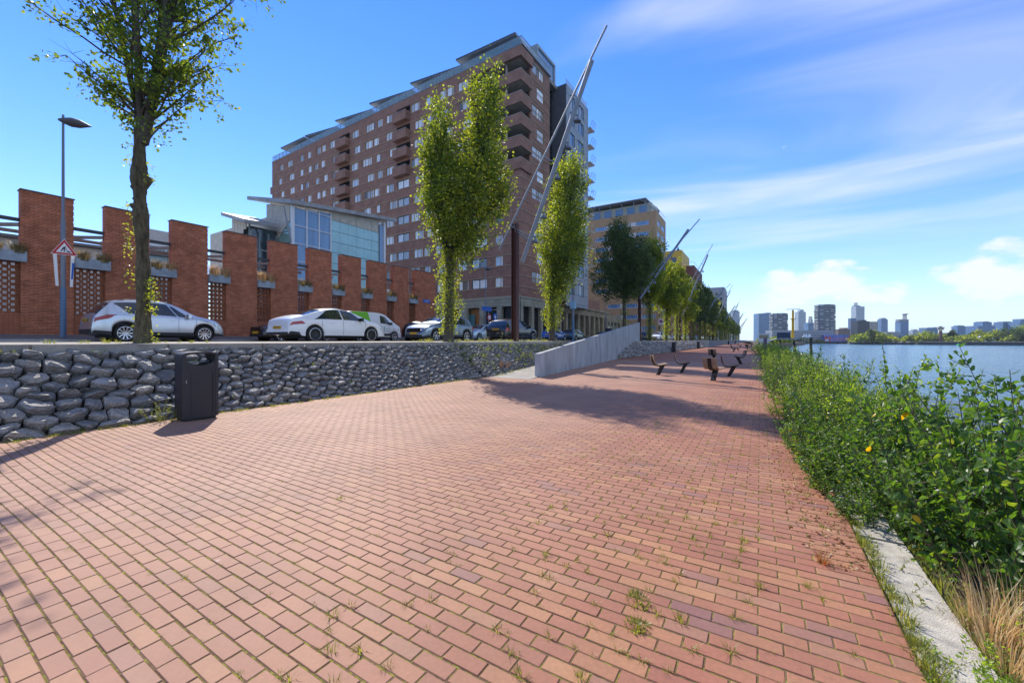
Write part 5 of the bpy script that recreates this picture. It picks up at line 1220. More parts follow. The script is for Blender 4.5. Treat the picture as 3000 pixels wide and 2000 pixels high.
m2 = make_mast('second leaning tube mast rising behind the high end of the parapet', -12.2, 49.1, 8.3, (-11.06, 49.4, 9.0), (-5.64, 48.8, 14.8), (-12.1, 48.9, 6.4), (-6.86, 49.3, 13.95))
ms = [(77.8, 'third leaning tube mast above the far street trees', -13), (106.5, 'fourth leaning tube mast above the far street trees', 20), (135, 'fifth leaning tube mast along the promenade', 5), (164, 'sixth leaning tube mast along the promenade', 30), (193, 'seventh leaning tube mast along the promenade', -20), (222, 'eighth leaning tube mast along the promenade', 10), (251, 'ninth leaning tube mast far down the promenade', 25), (280, 'tenth leaning tube mast far down the promenade', 5), (310, 'farthest leaning tube mast in the row', 15)]
for i, (y, lb, r_) in enumerate(ms): dup(m1 if i % 2 == 0 else m2, (-12.2, y, 1.4), R(r_), lb)
for m in [o for o in COL.objects if o.name.startswith('lamp_mast')]: m['group'] = 'leaning tube masts along the promenade'
# lamp posts
def lamp_post(label, x, y, z, h, thick=.11, head=None):
    t = thing('street_lamp', label, 'street lamp', (x, y, z))
    bl_ = mat('blue_grey_post', (.11, .18, .28), .5, metal=.1)
    ob('base', MB().tube([(0, 0, 0), (0, 0, 1.9), (0, 0, 1.95)], [thick * 1.05, thick * .98, thick * .85], 14), bl_, t, smooth=True, ang=40)
    ob('post', MB().tube([(0, 0, 1.95), (0, 0, h * .52), (0, 0, h * .535), (0, 0, h)], [thick * .85, thick * .82, thick * .55, thick * .42], 12), grey_metal, t, smooth=True, ang=40)
    if head: 
        ca, sa = head; V = []; 
        m = MB()
        rings = [(-.14, .03, .03), (.0, .16, .10), (.22, .25, .17), (.46, .20, .15), (.68, .07, .06), (.78, .01, .01)]
        pts = []; n = 10; Vv = []; Ff = []
        for r0, w, hh in rings:
            for k in range(n): a = 2 * math.pi * k / n; Vv.append((ca * r0 - sa * w * math.cos(a), sa * r0 + ca * w * math.cos(a), h - .22 + hh * math.sin(a) + r0 * .05))
        for i in range(len(rings) - 1):
            for k in range(n): Ff.append((i*n+k, i*n+(k+1) % n, (i+1)*n+(k+1) % n, (i+1)*n+k))
        ob('lamp_head', m.add(Vv, Ff), mat('lamp_head_grey', (.10, .10, .11), .5), t, smooth=True)
    return t
lp = lamp_post('slim grey street lamp carrying the roadworks sign before first brick pillar', -23.3, 4.42, 1.62, 8.7, .088, (.25, .97))
lamp_post('slim grey street lamp before the last brick pillar', -23.2, 26.4, 1.6, 7.6, .075)
lamp_post('slim grey street lamp before the stone ground floor', -23.2, 33.0, 1.6, 7.2, .07, (.4, .9))
lp4 = lamp_post('grey street lamp beside the third poplar with pale blue box', -14.9, 35.4, 1.42, 7.6, .105)
ob('sign_box', MB().box((-.22, -.2, 3.0), (.22, .2, 3.7)), mat('pale_blue_box', (.25, .42, .52), .5), lp4)
lamp_post('thin street lamp before the grey tower ground floor', -23.5, 50.5, 1.6, 8.3, .07)
for i, (x, y) in enumerate([(-23.3, 70), (-23.3, 95), (-23.3, 125)]): lamp_post('thin street lamp ' + ['beside the stone colonnade', 'before the orange building', 'beyond the orange building'][i], x, y, 1.6, 8.5, .1, (.9, .3))
# roadworks sign
rs_ = thing('roadworks_sign', 'red and white triangular roadworks sign with black digging figure', 'sign', (-23.13, 4.42, 5.03), R(-8))
def tri(s, x, m, name, par, z0=0): ob(name, MB().add([(x, -s, -s * .577), (x, s, -s * .577), (x, 0, s * 1.155)], [(0, 1, 2)]), m, par)
ob('plate', MB().prism([(0, 0)] * 3, 0, 0) if 0 else MB().add([(.0, -.36, -.21), (.0, .36, -.21), (.0, 0, .415), (.02, -.36, -.21), (.02, .36, -.21), (.02, 0, .415)], [(0, 2, 1), (3, 4, 5), (0, 1, 4, 3), (1, 2, 5, 4), (2, 0, 3, 5)]), mat('sign_white', 0) if 0 else MATS['sign_white'], rs_)
tri(.335, .024, mat('sign_red', (.55, .02, .02), .5), 'red_border', rs_); tri(.225, .028, MATS['sign_white'], 'white_field', rs_)
fig = MB(); X0 = .032
def poly(pts): fig.add([(X0, y, z) for y, z in pts], [tuple(range(len(pts)))])
poly([(.01, .125), (.035, .135), (.05, .12), (.045, .10), (.02, .095), (.005, .108)])
poly([(-.045, .07), (-.01, .10), (.02, .085), (.035, .055), (.02, .02), (-.01, .03), (-.03, .045)]); poly([(-.05, .06), (-.02, .04), (-.045, -.02), (-.085, -.105), (-.11, -.105), (-.075, -.02)])
poly([(-.03, .03), (.0, .03), (.01, -.03), (.01, -.105), (-.02, -.105), (-.015, -.04)]); poly([(.02, .08), (.035, .06), (.07, -.005), (.055, -.015)]); poly([(-.02, .02), (-.012, .03), (.10, -.055), (.092, -.065)])
poly([(.04, -.105), (.20, -.105), (.16, -.075), (.13, -.045), (.09, -.06)])
ob('digging_figure', fig, seam, rs_)
for s, lb in ((-1, 'narrow white banner hanging left of the lamp post under the sign'), (1, 'narrow white and blue banner hanging right of the lamp post under the sign')):
    bn = thing('banner', lb, 'banner', (-23.2, 4.42 + s * .24, 4.85)); ob('panel', MB().hexa([(0, -.03 - s * .05, -1.25), (.02, -.03 - s * .05, -1.25), (.02, .05 - s * .05, -1.25), (0, .05 - s * .05, -1.25)], [(0, -.05, -.03), (.02, -.05, -.03), (.02, .05, -.03), (0, .05, -.03)]), MATS['sign_white'], bn)
    if s > 0: ob('blue_print', MB().hexa([(.021, -.05, -.95), (.023, -.05, -.95), (.023, .0, -.95), (.021, .0, -.95)], [(.021, -.02, -.3), (.023, -.02, -.3), (.023, .04, -.3), (.021, .04, -.3)]), mat('sign_blue', 0) if 0 else MATS['sign_blue'], bn)
    else: pass
# signs by the black car
s1 = thing('parking_signs', 'cluster of blue and round parking signs on a post before stone columns', 'sign', (-22.9, 33.2, 1.6))
ob('blue_plate', MB().box((0, -1.25, 2.75), (.03, .35, 3.2)), MATS['sign_blue'], s1); ob('round_sign', MB().tube([(.06, -.1, 2.15), (.08, -.1, 2.15)], .33, 20), MATS['sign_red'], s1); ob('round_field', MB().tube([(.082, -.1, 2.15), (.086, -.1, 2.15)], .23, 20), mat('sign_dull_white', (.6, .62, .65), .5), s1)
ob('blue_arrow_plate', MB().box((0, .75, 1.5), (.03, 1.3, 2.6)), MATS['sign_blue'], s1); ob('arrow', MB().add([(.035, .95, 1.7), (.035, 1.05, 1.7), (.035, 1.05, 2.2), (.035, 1.15, 2.2), (.035, 1.0, 2.45), (.035, .85, 2.2), (.035, .95, 2.2)], [tuple(range(7))]), MATS['sign_white'], s1)
ob('post', MB().tube([(-.05, 1.0, 0), (-.05, 1.0, 2.6)], .04, 8).tube([(-.05, -.1, 0), (-.05, -.1, 3.2)], .04, 8), grey_metal, s1)
s2 = thing('no_parking_sign', 'small white sign with round red mark in front of far street trees', 'sign', (-17.5, 88, 1.45)); ob('post', MB().tube([(0, 0, 0), (0, 0, 4.6)], .05, 8), galv, s2); ob('plate', MB().box((-.5, -.08, 3.3), (.5, -.052, 4.5)), mat('sign_dull_white', (.6, .62, .65), .5), s2); ob('round_mark', MB().tube([(0, -.085, 3.95), (0, -.1, 3.95)], .34, 16), MATS['sign_red'], s2); ob('blue_field', MB().tube([(0, -.101, 3.95), (0, -.105, 3.95)], .25, 16), MATS['sign_blue'], s2); ob('slash', MB().bar((-.2, -.112, 4.15), (.2, -.112, 3.75), .01, .07), MATS['sign_red'], s2)
# info pillar at the quay edge, pontoon and radar mast in the river
ip = thing('purple_pillar', 'slim purple grey pillar standing in the quay shrubs', 'pillar', (.5, 52.9, 0)); ob('shaft', MB().box((-.17, -.12, 0), (.17, .12, 1.72)), mat('dull_purple', (.16, .11, .16), .6), ip); ob('cap', MB().box((-.19, -.14, 1.72), (.19, .14, 1.78)), grey_metal, ip)
kb = thing('quay_kiosk', 'small white kiosk with dark window at the far quay edge', 'kiosk', (.6, 106, 0)); ob('body', MB().box((-.9, -1, 0), (1.2, 1, 3.0)), white_p, kb); ob('window', MB().box((-.7, -1.03, 1.9), (1.0, -1.003, 2.7)), glass_dark, kb)
pt = thing('pontoon_platform', 'dark panelled platform on piles beside yellow radar mast', 'platform', (5.9, 132, -3))
ob('deck', MB().box((-2.1, -1.5, 4.7), (3.2, 1.5, 5.05)), conc_grey, pt); ob('panel', MB().box((-2.0, -1.45, 5.05), (1.0, -1.3, 6.6)), mat('dark_blue_panel', (.03, .05, .10), .5), pt)
for x in (-1.2, 2.4, 1.9): ob('pile', MB().tube([(x, 0, 0), (x - (.5 if x > 2 else 0), 0, 4.7)], .17, 8), seam, pt)
ob('walkway', MB().bar((-2.2, 0, 4.9), (-7.5, -4, 3.2), .9, .12), galv, pt)
rm = thing('radar_mast', 'tall yellow harbour radar mast with horizontal antenna bar', 'mast', (7.6, 133, 1.9))
yel = mat('harbour_yellow', (.62, .36, .03), .5)
ob('shaft', MB().tube([(0, 0, 0), (0, 0, 5.4), (0, 0, 5.6), (0, 0, 7.6)], [.32, .30, .27, .25], 12), yel, rm); ob('collar', MB().tube([(0, 0, 5.3), (0, 0, 5.45)], .72, 12), yel, rm); ob('antenna', MB().bar((-1.5, 0, 7.95), (1.6, 0, 7.95), .12, .16).box((-.12, -.12, 7.6), (.12, .12, 7.9)), white_p, rm)
ml = thing('mooring_pile', 'single dark mooring pile in the water right of the yellow mast', 'pile', (11.1, 128, -3)); ob('shaft', MB().tube([(0, 0, 0), (0, 0, 5.3)], .3, 10), seam, ml)
# ================================================================ TREES AND PLANTS
def leaves(name, P, D, size, rnd, kind=0, width=.6, fold=.10, seed=1):
    g = np.random.default_rng(seed); N = len(P); P = np.asarray(P); D = np.asarray(D); size = np.broadcast_to(np.asarray(size, dtype=float), (N,))[:, None]
    D = D / np.linalg.norm(D, axis=1, keepdims=True); q = g.normal(size=(N, 3)); S = np.cross(D, q); S /= np.linalg.norm(S, axis=1, keepdims=True) + 1e-9; Nn = np.cross(S, D)
    w = size * width / 2
    if kind == 0:
        V = np.stack([P, P + D * size * .45 + S * w + Nn * size * fold, P + D * size, P + D * size * .45 - S * w + Nn * size * fold], 1).reshape(-1, 3)
        b = np.arange(N)[:, None] * 4; F = np.concatenate([b + [0, 1, 2], b + [0, 2, 3]]); k = 4
    else:
        V = np.stack([P, P + D * size * .28 + S * w * .95 + Nn * size * fold, P + D * size * .68 + S * w * .75 + Nn * size * fold * .6, P + D * size - Nn * size * .10, P + D * size * .68 - S * w * .75 + Nn * size * fold * .6, P + D * size * .28 - S * w * .95 + Nn * size * fold, P + D * size * .5], 1).reshape(-1, 3)
        b = np.arange(N)[:, None] * 7; F = np.concatenate([b + [0, 1, 6], b + [1, 2, 6], b + [2, 3, 6], b + [3, 4, 6], b + [4, 5, 6], b + [5, 0, 6]]); k = 7
    return fastmesh(name, V, F, np.repeat(rnd, k))
lm_tree = leafmat('poplar_leaves', (.032, .058, .011), (.105, .155, .02), (.28, .31, .036), .54)
lm_young = leafmat('trunk_shoot_leaves', (.09, .14, .02), (.17, .22, .03), (.26, .27, .035), .5)
lm_sparse = leafmat('sparse_crown_leaves', (.035, .075, .013), (.085, .14, .02), (.22, .24, .035), .5)
lm_dark = leafmat('dark_street_tree_leaves', (.02, .045, .012), (.045, .085, .018), (.10, .13, .03), .38)
lm_shrub = leafmat('shrub_leaves', (.022, .065, .012), (.06, .135, .02), (.15, .24, .03), .44)
_r = [n for n in lm_shrub.node_tree.nodes if n.type == 'VALTORGB'][0]; _e = _r.color_ramp.elements.new(.955); _e.color = (.15, .22, .03, 1); _r.color_ramp.elements[-1].color = (.50, .34, .02, 1)
lm_light = leafmat('light_shrub_leaves', (.09, .17, .022), (.16, .26, .03), (.26, .34, .045), .5)
lm_weed = leafmat('weed_leaves', (.08, .12, .02), (.16, .20, .04), (.30, .27, .06), .4)
lm_dry = leafmat('dry_grass', (.30, .20, .08), (.42, .31, .14), (.50, .40, .22), .3)
lm_litter = leafmat('leaf_litter', (.16, .08, .03), (.28, .16, .06), (.36, .26, .10), .15)
bark = mat('mossy_grey_bark', (.095, .08, .045), .92, var=.9, vscale=12, bump=1.0, bscale=20, bdist=.09, stretch=(1, 1, .32), det=10)
t_ = bark.node_tree
bark2 = mat('street_tree_bark', (.075, .065, .05), .9, var=.4, vscale=5, bump=.7, bscale=20, bdist=.03, stretch=(1, 1, .35))
def unit(v): return v / (np.linalg.norm(v) + 1e-9)
# --- the near tree: forked sparse crown
def near_tree():
    g = np.random.default_rng(21); rr = random.Random(21)
    t = thing('forked_tree', 'tall tree with rough knobbly mossy trunk and sparse forked crown by the silver car', 'tree', (-12.2, 3.58, 1.44))
    tr = MB(); zs = np.linspace(0, 4.9, 70)
    def rad(z): 
        r = .134 - .005 * z + .03 * math.exp(-z * 2.5)
        r += .045 * math.exp(-((z - 3.75) / .26) ** 2) + .018 * math.exp(-((z - 3.0) / .2) ** 2) + .012 * math.sin(z * 5.1)
        return r
    n = 26; V = []; F = []
    for i, z in enumerate(zs):
        for k in range(n):
            a = 2 * math.pi * k / n; r = rad(z) * (1 + .06 * math.sin(3 * a + z * 1.3) + .04 * math.sin(5 * a - z * 2) + rr.uniform(-.055, .055))
            V.append((r * math.cos(a) + .03 * math.sin(z * .9), r * math.sin(a) + .02 * math.sin(z * 1.4) - .06 * (z / 5), z - (.05 if i == 0 else 0)))
    for i in range(len(zs) - 1):
        for k in range(n): F.append((i*n+k, i*n+(k+1) % n, (i+1)*n+(k+1) % n, (i+1)*n+k))
    tr.add(V, F)
    u = np.array([CY, SY, 0]); w_ = np.array([-SY, CY, 0])       # across the picture / away
    for z, s, L in ((3.98, -1, .22), (3.58, -1, .25), (3.75, 1, .21), (3.15, -1, .27), (3.3, -1, .2)):     # stubs of lopped branches
        d = u * s; tr.tube([np.array([0, 0, z - .12]), d * (L - .06) + [0, 0, z], d * L + [0, 0, z + .05]], [.10, .065, .05], 8)
    tk = ob('trunk', tr, bark, t, smooth=True, ang=60)
    LP, LD, LS = [], [], []
    br = MB()
    def limb(p0, d0, L, r0, r1, wob, steps=10, up=.06):
        pts = [np.array(p0, float)]; d = unit(np.array(d0, float))
        for i in range(steps): d = unit(d + g.normal(size=3) * wob + np.array([0, 0, up])); pts.append(pts[-1] + d * L / steps)
        br.tube(pts, list(np.linspace(r0, r1, steps + 1)), 8 if r0 > .05 else 5, cap=False)
        return pts
    def cluster(p, d, n_, spread=.16):
        for _ in range(n_):
            LP.append(p + g.normal(size=3) * spread * np.array([1, 1, .55])); v = d * .5 + g.normal(size=3) * .8 + np.array([.35, -.1, -.25]); LD.append(v); LS.append(g.uniform(.065, .12))
    mains = [((-.03, 0, 4.6), -.16 * u + .05 * w_ + [0, 0, 1], 9, .092), ((.03, 0, 4.6), .33 * u - .05 * w_ + [0, 0, 1], 9, .10), ((0, 0, 4.7), .05 * u + .22 * w_ + [0, 0, 1], 8.5, .075), ((0, .02, 4.7), .02 * u - .18 * w_ + [0, 0, 1], 8.5, .07), ((0, 0, 4.8), -.34 * u + .1 * w_ + [0, 0, 1], 7.5, .06), ((0, 0, 5.2), .16 * u + .1 * w_ + [0, 0, 1], 8, .06)]
    for mi, (p0, d0, L, r0) in enumerate(mains):
        pts = limb(np.array(p0), d0, L, r0, .03, .035, 16, .03)
        for i in range(1, 16):
            for _ in range(2 if i > 1 else 2):
                if g.random() < .12: continue
                az_ = g.uniform(0, 2 * math.pi); side = u * math.cos(az_) * 1.2 + w_ * math.sin(az_); up_ = g.uniform(.5, 1.35)
                l2 = g.uniform(.9, 2.5) * (1.0 if i > 2 else .85); base = pts[i]
                if base[2] < 5.6: l2 *= .8
                sub = limb(base, side + [0, 0, up_], l2, .026, .006, .10, 7, .02)
                for k in range(2, 8):
                    for _ in range(3):
                        tw = unit(unit(side) * .5 + g.normal(size=3) * .7 + [0, 0, .2]); l3 = g.uniform(.15, .45)
                        e = sub[k] + tw * l3; br.tube([sub[k], e], [.005, .002], 3, cap=False)
                        if g.random() < .5: cluster(e, tw, int(g.integers(7, 13)), .075); cluster(sub[k] + tw * l3 * .5, tw, 2, .06)
    for a_, z_, l_ in ((1, 4.75, 1.5), (1, 5.0, 1.9), (1, 5.3, 2.1), (-1, 4.8, 1.1), (-1, 5.1, 1.3), (1, 4.55, 1.0), (-1, 5.4, 1.4), (1, 5.7, 1.9), (-1, 5.8, 1.5)):
        side = u * a_ + w_ * g.uniform(-.6, .4); sub = limb([0, 0, z_], side + [0, 0, .65], l_, .03, .006, .07, 8, .02)
        for k in range(3, 9):
            for _ in range(3): tw = unit(side * .4 + g.normal(size=3) * .8); e = sub[k] + tw * g.uniform(.12, .4); br.tube([sub[k], e], [.004, .002], 3, cap=False); cluster(e, tw, 6, .09)
    ob('branches', br, bark2, tk, smooth=True, ang=60)
    # shoots on the trunk
    SP, SDm, SS = [], [], []
    for z0, s, n_ in ((1.2, 1, 70), (.9, 1, 50), (.5, -1, 22), (1.5, -1, 30), (2.4, -1, 60), (2.9, -1, 40), (3.9, 1, 30), (4.3, -1, 35), (.1, 1, 20), (2.0, -1, 25)):
        for _ in range(n_): a = s * (.15 + g.random() * .14); SP.append(u * a + w_ * g.uniform(-.2, .1) + [0, 0, z0 + g.uniform(-.28, .3)]); SDm.append(u * s + g.normal(size=3) * .7 + [0, 0, .3]); SS.append(g.uniform(.05, .085))
    ob('trunk_shoots', leaves('trunk_shoots', SP, SDm, SS, g.random(len(SP)), seed=3), lm_young, tk, kind='stuff')
    ob('crown', leaves('crown', LP, LD, LS, np.clip(g.beta(2, 2.4, len(LP)), 0, 1), 0, .75, .12, 4), lm_sparse, t)
    return t
near_tree()
def lobed_tree(name, label, loc, lobes, n, size, seed, lm, trunk_h, tr_r=.22, shoots=0, lean=(0, 0), clump=.26, shoot_r=.42, link=True, group=None, bare=0):
    g = np.random.default_rng(seed); rr = random.Random(seed); t = thing(name, label, 'tree', loc, 0, group)
    tr = MB(); top = np.array([lean[0], lean[1], trunk_h])
    pts = [np.array([0, 0, -.05]), np.array([0, 0, .35])] + [top * k + [rr.uniform(-.05, .05), rr.uniform(-.05, .05), 0] for k in (.3, .6, .85, 1)]
    tr.tube(pts, [tr_r * 1.25, tr_r, tr_r * .92, tr_r * .85, tr_r * .8, tr_r * .75], 12)
    tk = ob('trunk', tr, bark2, t, smooth=True, ang=60); br = MB()
    LP, LD, LR = [], [], []
    vols = np.array([l[3] * l[4] * l[5] for l in lobes]); vols = vols ** .75 / (vols ** .75).sum()
    ncl = n // 26
    for li, (cx, cy, cz, rx, ry, rz) in enumerate(lobes):
        c = np.array([cx, cy, cz])
        for k in range(3):      # limbs up each lobe
            e = c + [g.uniform(-.5, .5) * rx, g.uniform(-.5, .5) * ry, rz * g.uniform(.2, .8)]; mid = (top + c - [0, 0, rz * .5]) / 2; br.tube([top * .92, mid, c - [0, 0, rz * .3], e], [tr_r * .5, tr_r * .35, tr_r * .25, .02], 6, cap=False)
        for k in range(int(ncl * vols[li])):
            v = unit(g.normal(size=3)); r = g.random() ** .42 * (1 + .16 * math.sin(4 * v[0] + seed) * math.cos(5 * v[2] + li) + g.normal() * .07)
            p = c + v * r * [rx, ry, rz]
            m = int(g.integers(16, 38)); sg = clump * g.uniform(.6, 1.2); out = unit(v * [1, 1, .4] + [0, 0, .7])
            LP.append(p + g.normal(size=(m, 3)) * sg * [.8, .8, 1.1]); LD.append(out * .5 + g.normal(size=(m, 3)) * .8); LR.append(np.clip(g.normal(.5, .22, m) + g.normal() * .16, 0, 1))
            if k % 7 == 0: br.tube([c + [0, 0, -rz * .2], (c + p) / 2 + [0, 0, -.15], p], [.04, .02, .006], 4, cap=False)
    ob('branches', br, bark2, tk, smooth=True, ang=60)
    LP = np.concatenate(LP); LD = np.concatenate(LD); LR = np.concatenate(LR)
    ob('crown', leaves('crown', LP, LD, g.uniform(.75, 1.25, len(LP)) * size, LR, 0, .8, .1, seed), lm, t)
    if shoots:
        a = g.uniform(0, 2 * math.pi, shoots); z = bare + g.random(shoots) ** .9 * (trunk_h - bare); lump = 1 + .35 * np.sin(z * 4 + a * 2); r = (tr_r * .8 + g.random(shoots) ** 1.3 * shoot_r) * lump * (.6 + .4 * np.sin(math.pi * np.clip(z / trunk_h, 0, 1)))
        SP = np.stack([np.cos(a) * r + lean[0] * z / trunk_h, np.sin(a) * r + lean[1] * z / trunk_h, z], 1); ob('trunk_shoots', leaves('trunk_shoots', SP, np.stack([np.cos(a), np.sin(a), np.full(shoots, .6)], 1) + g.normal(size=(shoots, 3)) * .6, g.uniform(.06, .11, shoots) * (size / .11), g.random(shoots), 0, .8, .1, seed + 1), lm_young, tk, kind='stuff')
    return t
U = lambda a, b, z: (CY * a - SY * b, SY * a + CY * b, z)       # a: across the picture, b: away from the camera
def L_(a, b, z, ra, rz): x, y, _ = U(a, b, 0); return (x, y, z, ra, ra, rz)
T2 = lobed_tree('poplar_tree', 'two topped poplar with yellow green shoots on its trunk before the brick facade', (-12.2, 14.4, 1.43),
    [L_(-.45, .2, 8.9, .82, 2.8), L_(1.55, -.1, 9.3, .95, 3.3), L_(2.05, 0, 11.3, .4, 1.5), L_(.75, 0, 6.6, 1.75, 2.4), L_(2.35, .1, 6.9, .55, 1.2), L_(-.6, 0, 6.9, .75, 2.2), L_(.35, .2, 4.8, .95, 1.5)], 30000, .115, 5, lm_tree, 4.2, .22, 2600, group='trees along the street edge', shoot_r=.40, bare=.3)
T2['group'] = 'trees along the street edge'
for l in ((.35, 10.9, .35), (-.75, 11.3, .3), (1.25, 11.8, .28)): pass
T3 = lobed_tree('poplar_tree', 'slender poplar with leafy trunk right of the leaning tube mast', (-12.2, 25.3, 1.43),
    [L_(1.1, 0, 9.8, 1.4, 2.9), L_(1.55, 0, 11.3, .7, 1.5), L_(.6, .2, 11.0, .6, 1.4), L_(.7, .2, 7.2, 1.75, 2.8), L_(1.0, -.3, 6.0, 1.6, 2.2), L_(.3, 0, 4.0, 1.0, 1.5)], 24000, .125, 9, lm_tree, 4.2, .21, 3000, group='trees along the street edge', shoot_r=.45, bare=.7)
T4 = lobed_tree('street_tree', 'broad dark street tree leaning behind the high end of the parapet', (-12.4, 43.2, 1.43),
    [L_(0, 0, 9.0, 2.6, 3.3), L_(-.9, 0, 7.2, 2.6, 2.6), L_(1.3, 0, 7.8, 2.1, 2.8), L_(-.5, 0, 11.2, 1.2, 1.9), L_(.1, 0, 5.6, 1.5, 1.3)], 26000, .17, 12, lm_dark, 4.6, .2, 500, (.1, .0), group='trees along the street edge')
T5 = lobed_tree('street_tree', 'yellow green street tree with leafy trunk right of the second mast', (-12.2, 54.2, 1.43),
    [L_(0, 0, 9.0, 2.1, 3.4), L_(.4, 0, 10.6, 1.6, 2.9), L_(-.4, 0, 6.6, 1.9, 2.2)], 15000, .19, 15, lm_tree, 4.6, .2, 900, group='trees along the street edge')
T6 = lobed_tree('street_tree', 'rounded street tree sixth in the row', (-12.2, 65.2, 1.43),
    [L_(0, 0, 8.4, 2.2, 3.4), L_(.2, 0, 6.2, 2.2, 2.4)], 11000, .23, 18, lm_tree, 4.2, .19, 700, group='trees along the street edge')
T7 = lobed_tree('street_tree', 'dark rounded street tree in the middle of the row', (-12.2, 95, 1.43),
    [L_(0, 0, 8.8, 2.4, 3.8), L_(-.5, 0, 6.4, 2.4, 2.4), L_(.6, 0, 10.6, 1.6, 2.2)], 10000, .27, 22, lm_dark, 4.2, .19, 400, group='trees along the street edge')
g0 = random.Random(8)
for i, (src, x, y, s) in enumerate([(T5, -12.2, 74.2, 1.0), (T6, -12.3, 84.4, 1.02), (T7, -12.2, 106, 1.05), (T7, -12.3, 117, 1.1), (T7, -12.2, 128, 1.02), (T6, -12.2, 139, 1.0), (T7, -12.2, 150, 1.05), (T6, -12.1, 161, .95), (T7, -12.2, 172, 1.0), (T6, -12.2, 184, .9), (T7, -12.2, 196, .9), (T6, -12.2, 208, .85), (T7, -12.2, 222, .85), (T6, -12.2, 238, .85), (T7, -12.2, 255, .8), (T6, -12.2, 275, .8), (T7, -12.2, 297, .8)]):
    dup(src, (x, y, 1.43), g0.uniform(0, 6.28), ORD[i + 6] + ' tree from the left in the leafy row along the street edge' if i < 11 else ORD[i - 11] + ' of the very small far trees at the row end', s)
# ---- quay shrubs
def shrub_mesh(seed, nst, h, rad, leaf, lm, dens=1.0, twigs=9, kind=1, curl=.35, leafstep=.034):
    g = np.random.default_rng(seed); st = MB(); P, D, S = [], [], []
    for i in range(nst):
        a = g.uniform(0, 2 * math.pi); r = rad * math.sqrt(g.random()); p = np.array([r * math.cos(a), r * math.sin(a), -.1]); hh = h * g.uniform(.55, 1.08) * (1 - .25 * (r / rad) ** 2)
        d = unit(np.array([math.cos(a) * r / rad * curl, math.sin(a) * r / rad * curl, 1]) + g.normal(size=3) * .10); n = 9; pts = [p]
        for k in range(n): d = unit(d + g.normal(size=3) * .06 + [.012, -.008, 0]); pts.append(pts[-1] + d * hh / n)
        q_ = min(1, h / 1.3); st.tube(pts, list(np.linspace(.009 * q_, .0025 * q_, n + 1)), 4, cap=False)
        def along(q, t0, lf, jit=1.0):
            q = np.array(q); seg = np.linalg.norm(np.diff(q, axis=0), axis=1).sum(); m = max(3, int(seg * (1 - t0) / leafstep * dens)); tt = t0 + (1 - t0) * (np.arange(m) + g.random(m) * .6) / m
            x = tt * (len(q) - 1); i0 = np.minimum(x.astype(int), len(q) - 2); f = (x - i0)[:, None]; pp = q[i0] * (1 - f) + q[i0 + 1] * f; dd = q[i0 + 1] - q[i0]; dd /= np.linalg.norm(dd, axis=1, keepdims=True)
            sd = np.cross(dd, [g.normal(), g.normal(), .3]); sd /= np.linalg.norm(sd, axis=1, keepdims=True) + 1e-9; sd *= np.where(np.arange(m) % 2, 1, -1)[:, None]
            v = sd * .8 + dd * .55 + g.normal(size=(m, 3)) * .25 * jit + [0, 0, -.08]; P.append(pp); D.append(v); S.append(lf * g.uniform(.65, 1.15, m) * (1 - .35 * tt))
        along(pts, .2, leaf)
        for k in range(twigs):
            b = g.integers(2, n); az_ = g.uniform(0, 2 * math.pi); l2 = hh * g.uniform(.16, .34) * (1.15 - b / n * .7); dd = unit(np.array([math.cos(az_), math.sin(az_), g.uniform(.15, .8)])); q = [pts[b]]
            for _ in range(4): dd = unit(dd + g.normal(size=3) * .1 + [0, 0, .05]); q.append(q[-1] + dd * l2 / 4)
            st.tube(q, [.004 * q_, .003 * q_, .0025 * q_, .002 * q_, .0015 * q_], 3, cap=False); along(q, .1, leaf * .9)
    P = np.concatenate(P); D = np.concatenate(D); S = np.concatenate(S)
    me = leaves('foliage', P, D, S, np.clip(g.normal(.42, .2, len(P)), 0, 1), kind, .62, .10, seed); me.materials.append(lm)
    sm = st.mesh('stems'); sm.materials.append(mat('green_brown_stem', (.10, .085, .045), .8)); return me, sm
SHK = [shrub_mesh(31, 28, 1.65, .50, .088, lm_shrub), shrub_mesh(32, 26, 1.55, .48, .092, lm_shrub), shrub_mesh(33, 26, 1.70, .52, .084, lm_shrub),
       shrub_mesh(34, 30, 1.35, .55, .060, lm_light, twigs=9, kind=0, leafstep=.03), shrub_mesh(35, 28, 1.5, .6, .062, lm_light, twigs=10, kind=0, leafstep=.032), shrub_mesh(36, 24, 1.5, .6, .085, lm_shrub, kind=0, leafstep=.045)]
def shrub(k, x, y, z, s, rz, label, sz=1.0, nm='quay_shrub'):
    t = thing(nm, label, 'shrub', (x, y, z), rz, 'leafy shrubs along the quay edge'); t.scale = (s, s, s * sz)
    ob('foliage', SHK[k][0], None, t); ob('stems', SHK[k][1], None, t); return t
gs = random.Random(12)
near_sh = [(2, .86, 4.55, -.06, .50, .75), (1, .74, 5.15, -.05, .52, .75), (0, .70, 5.9, -.05, .52, .8), (2, .66, 6.7, -.05, .55, .8), (3, .62, 7.5, -.05, .55, .8), (3, .60, 8.6, -.05, .6, .75), (4, .55, 9.8, -.05, .6, .75), (1, 1.42, 4.05, -.20, .86, 1.12), (0, 2.0, 4.55, -.36, 1.08, 1.14), (2, 1.12, 4.75, -.15, .78, .80), (1, 2.0, 5.5, -.34, 1.12, 1.12), (0, 1.05, 5.6, -.12, .82, .70), (2, 1.75, 6.4, -.30, 1.0, 1.14), (1, .98, 6.6, -.12, .86, .85), (4, 1.5, 7.5, -.28, .98, 1.08), (0, .95, 7.9, -.12, .85, .72), (3, 2.3, 7.3, -.5, .95, .95), (4, .88, 9.1, -.12, .88, .82), (3, 1.9, 9.0, -.35, .95, .92), (3, .95, 10.6, -.12, .92, .9), (4, 2.0, 10.9, -.35, 1.0, .9)]
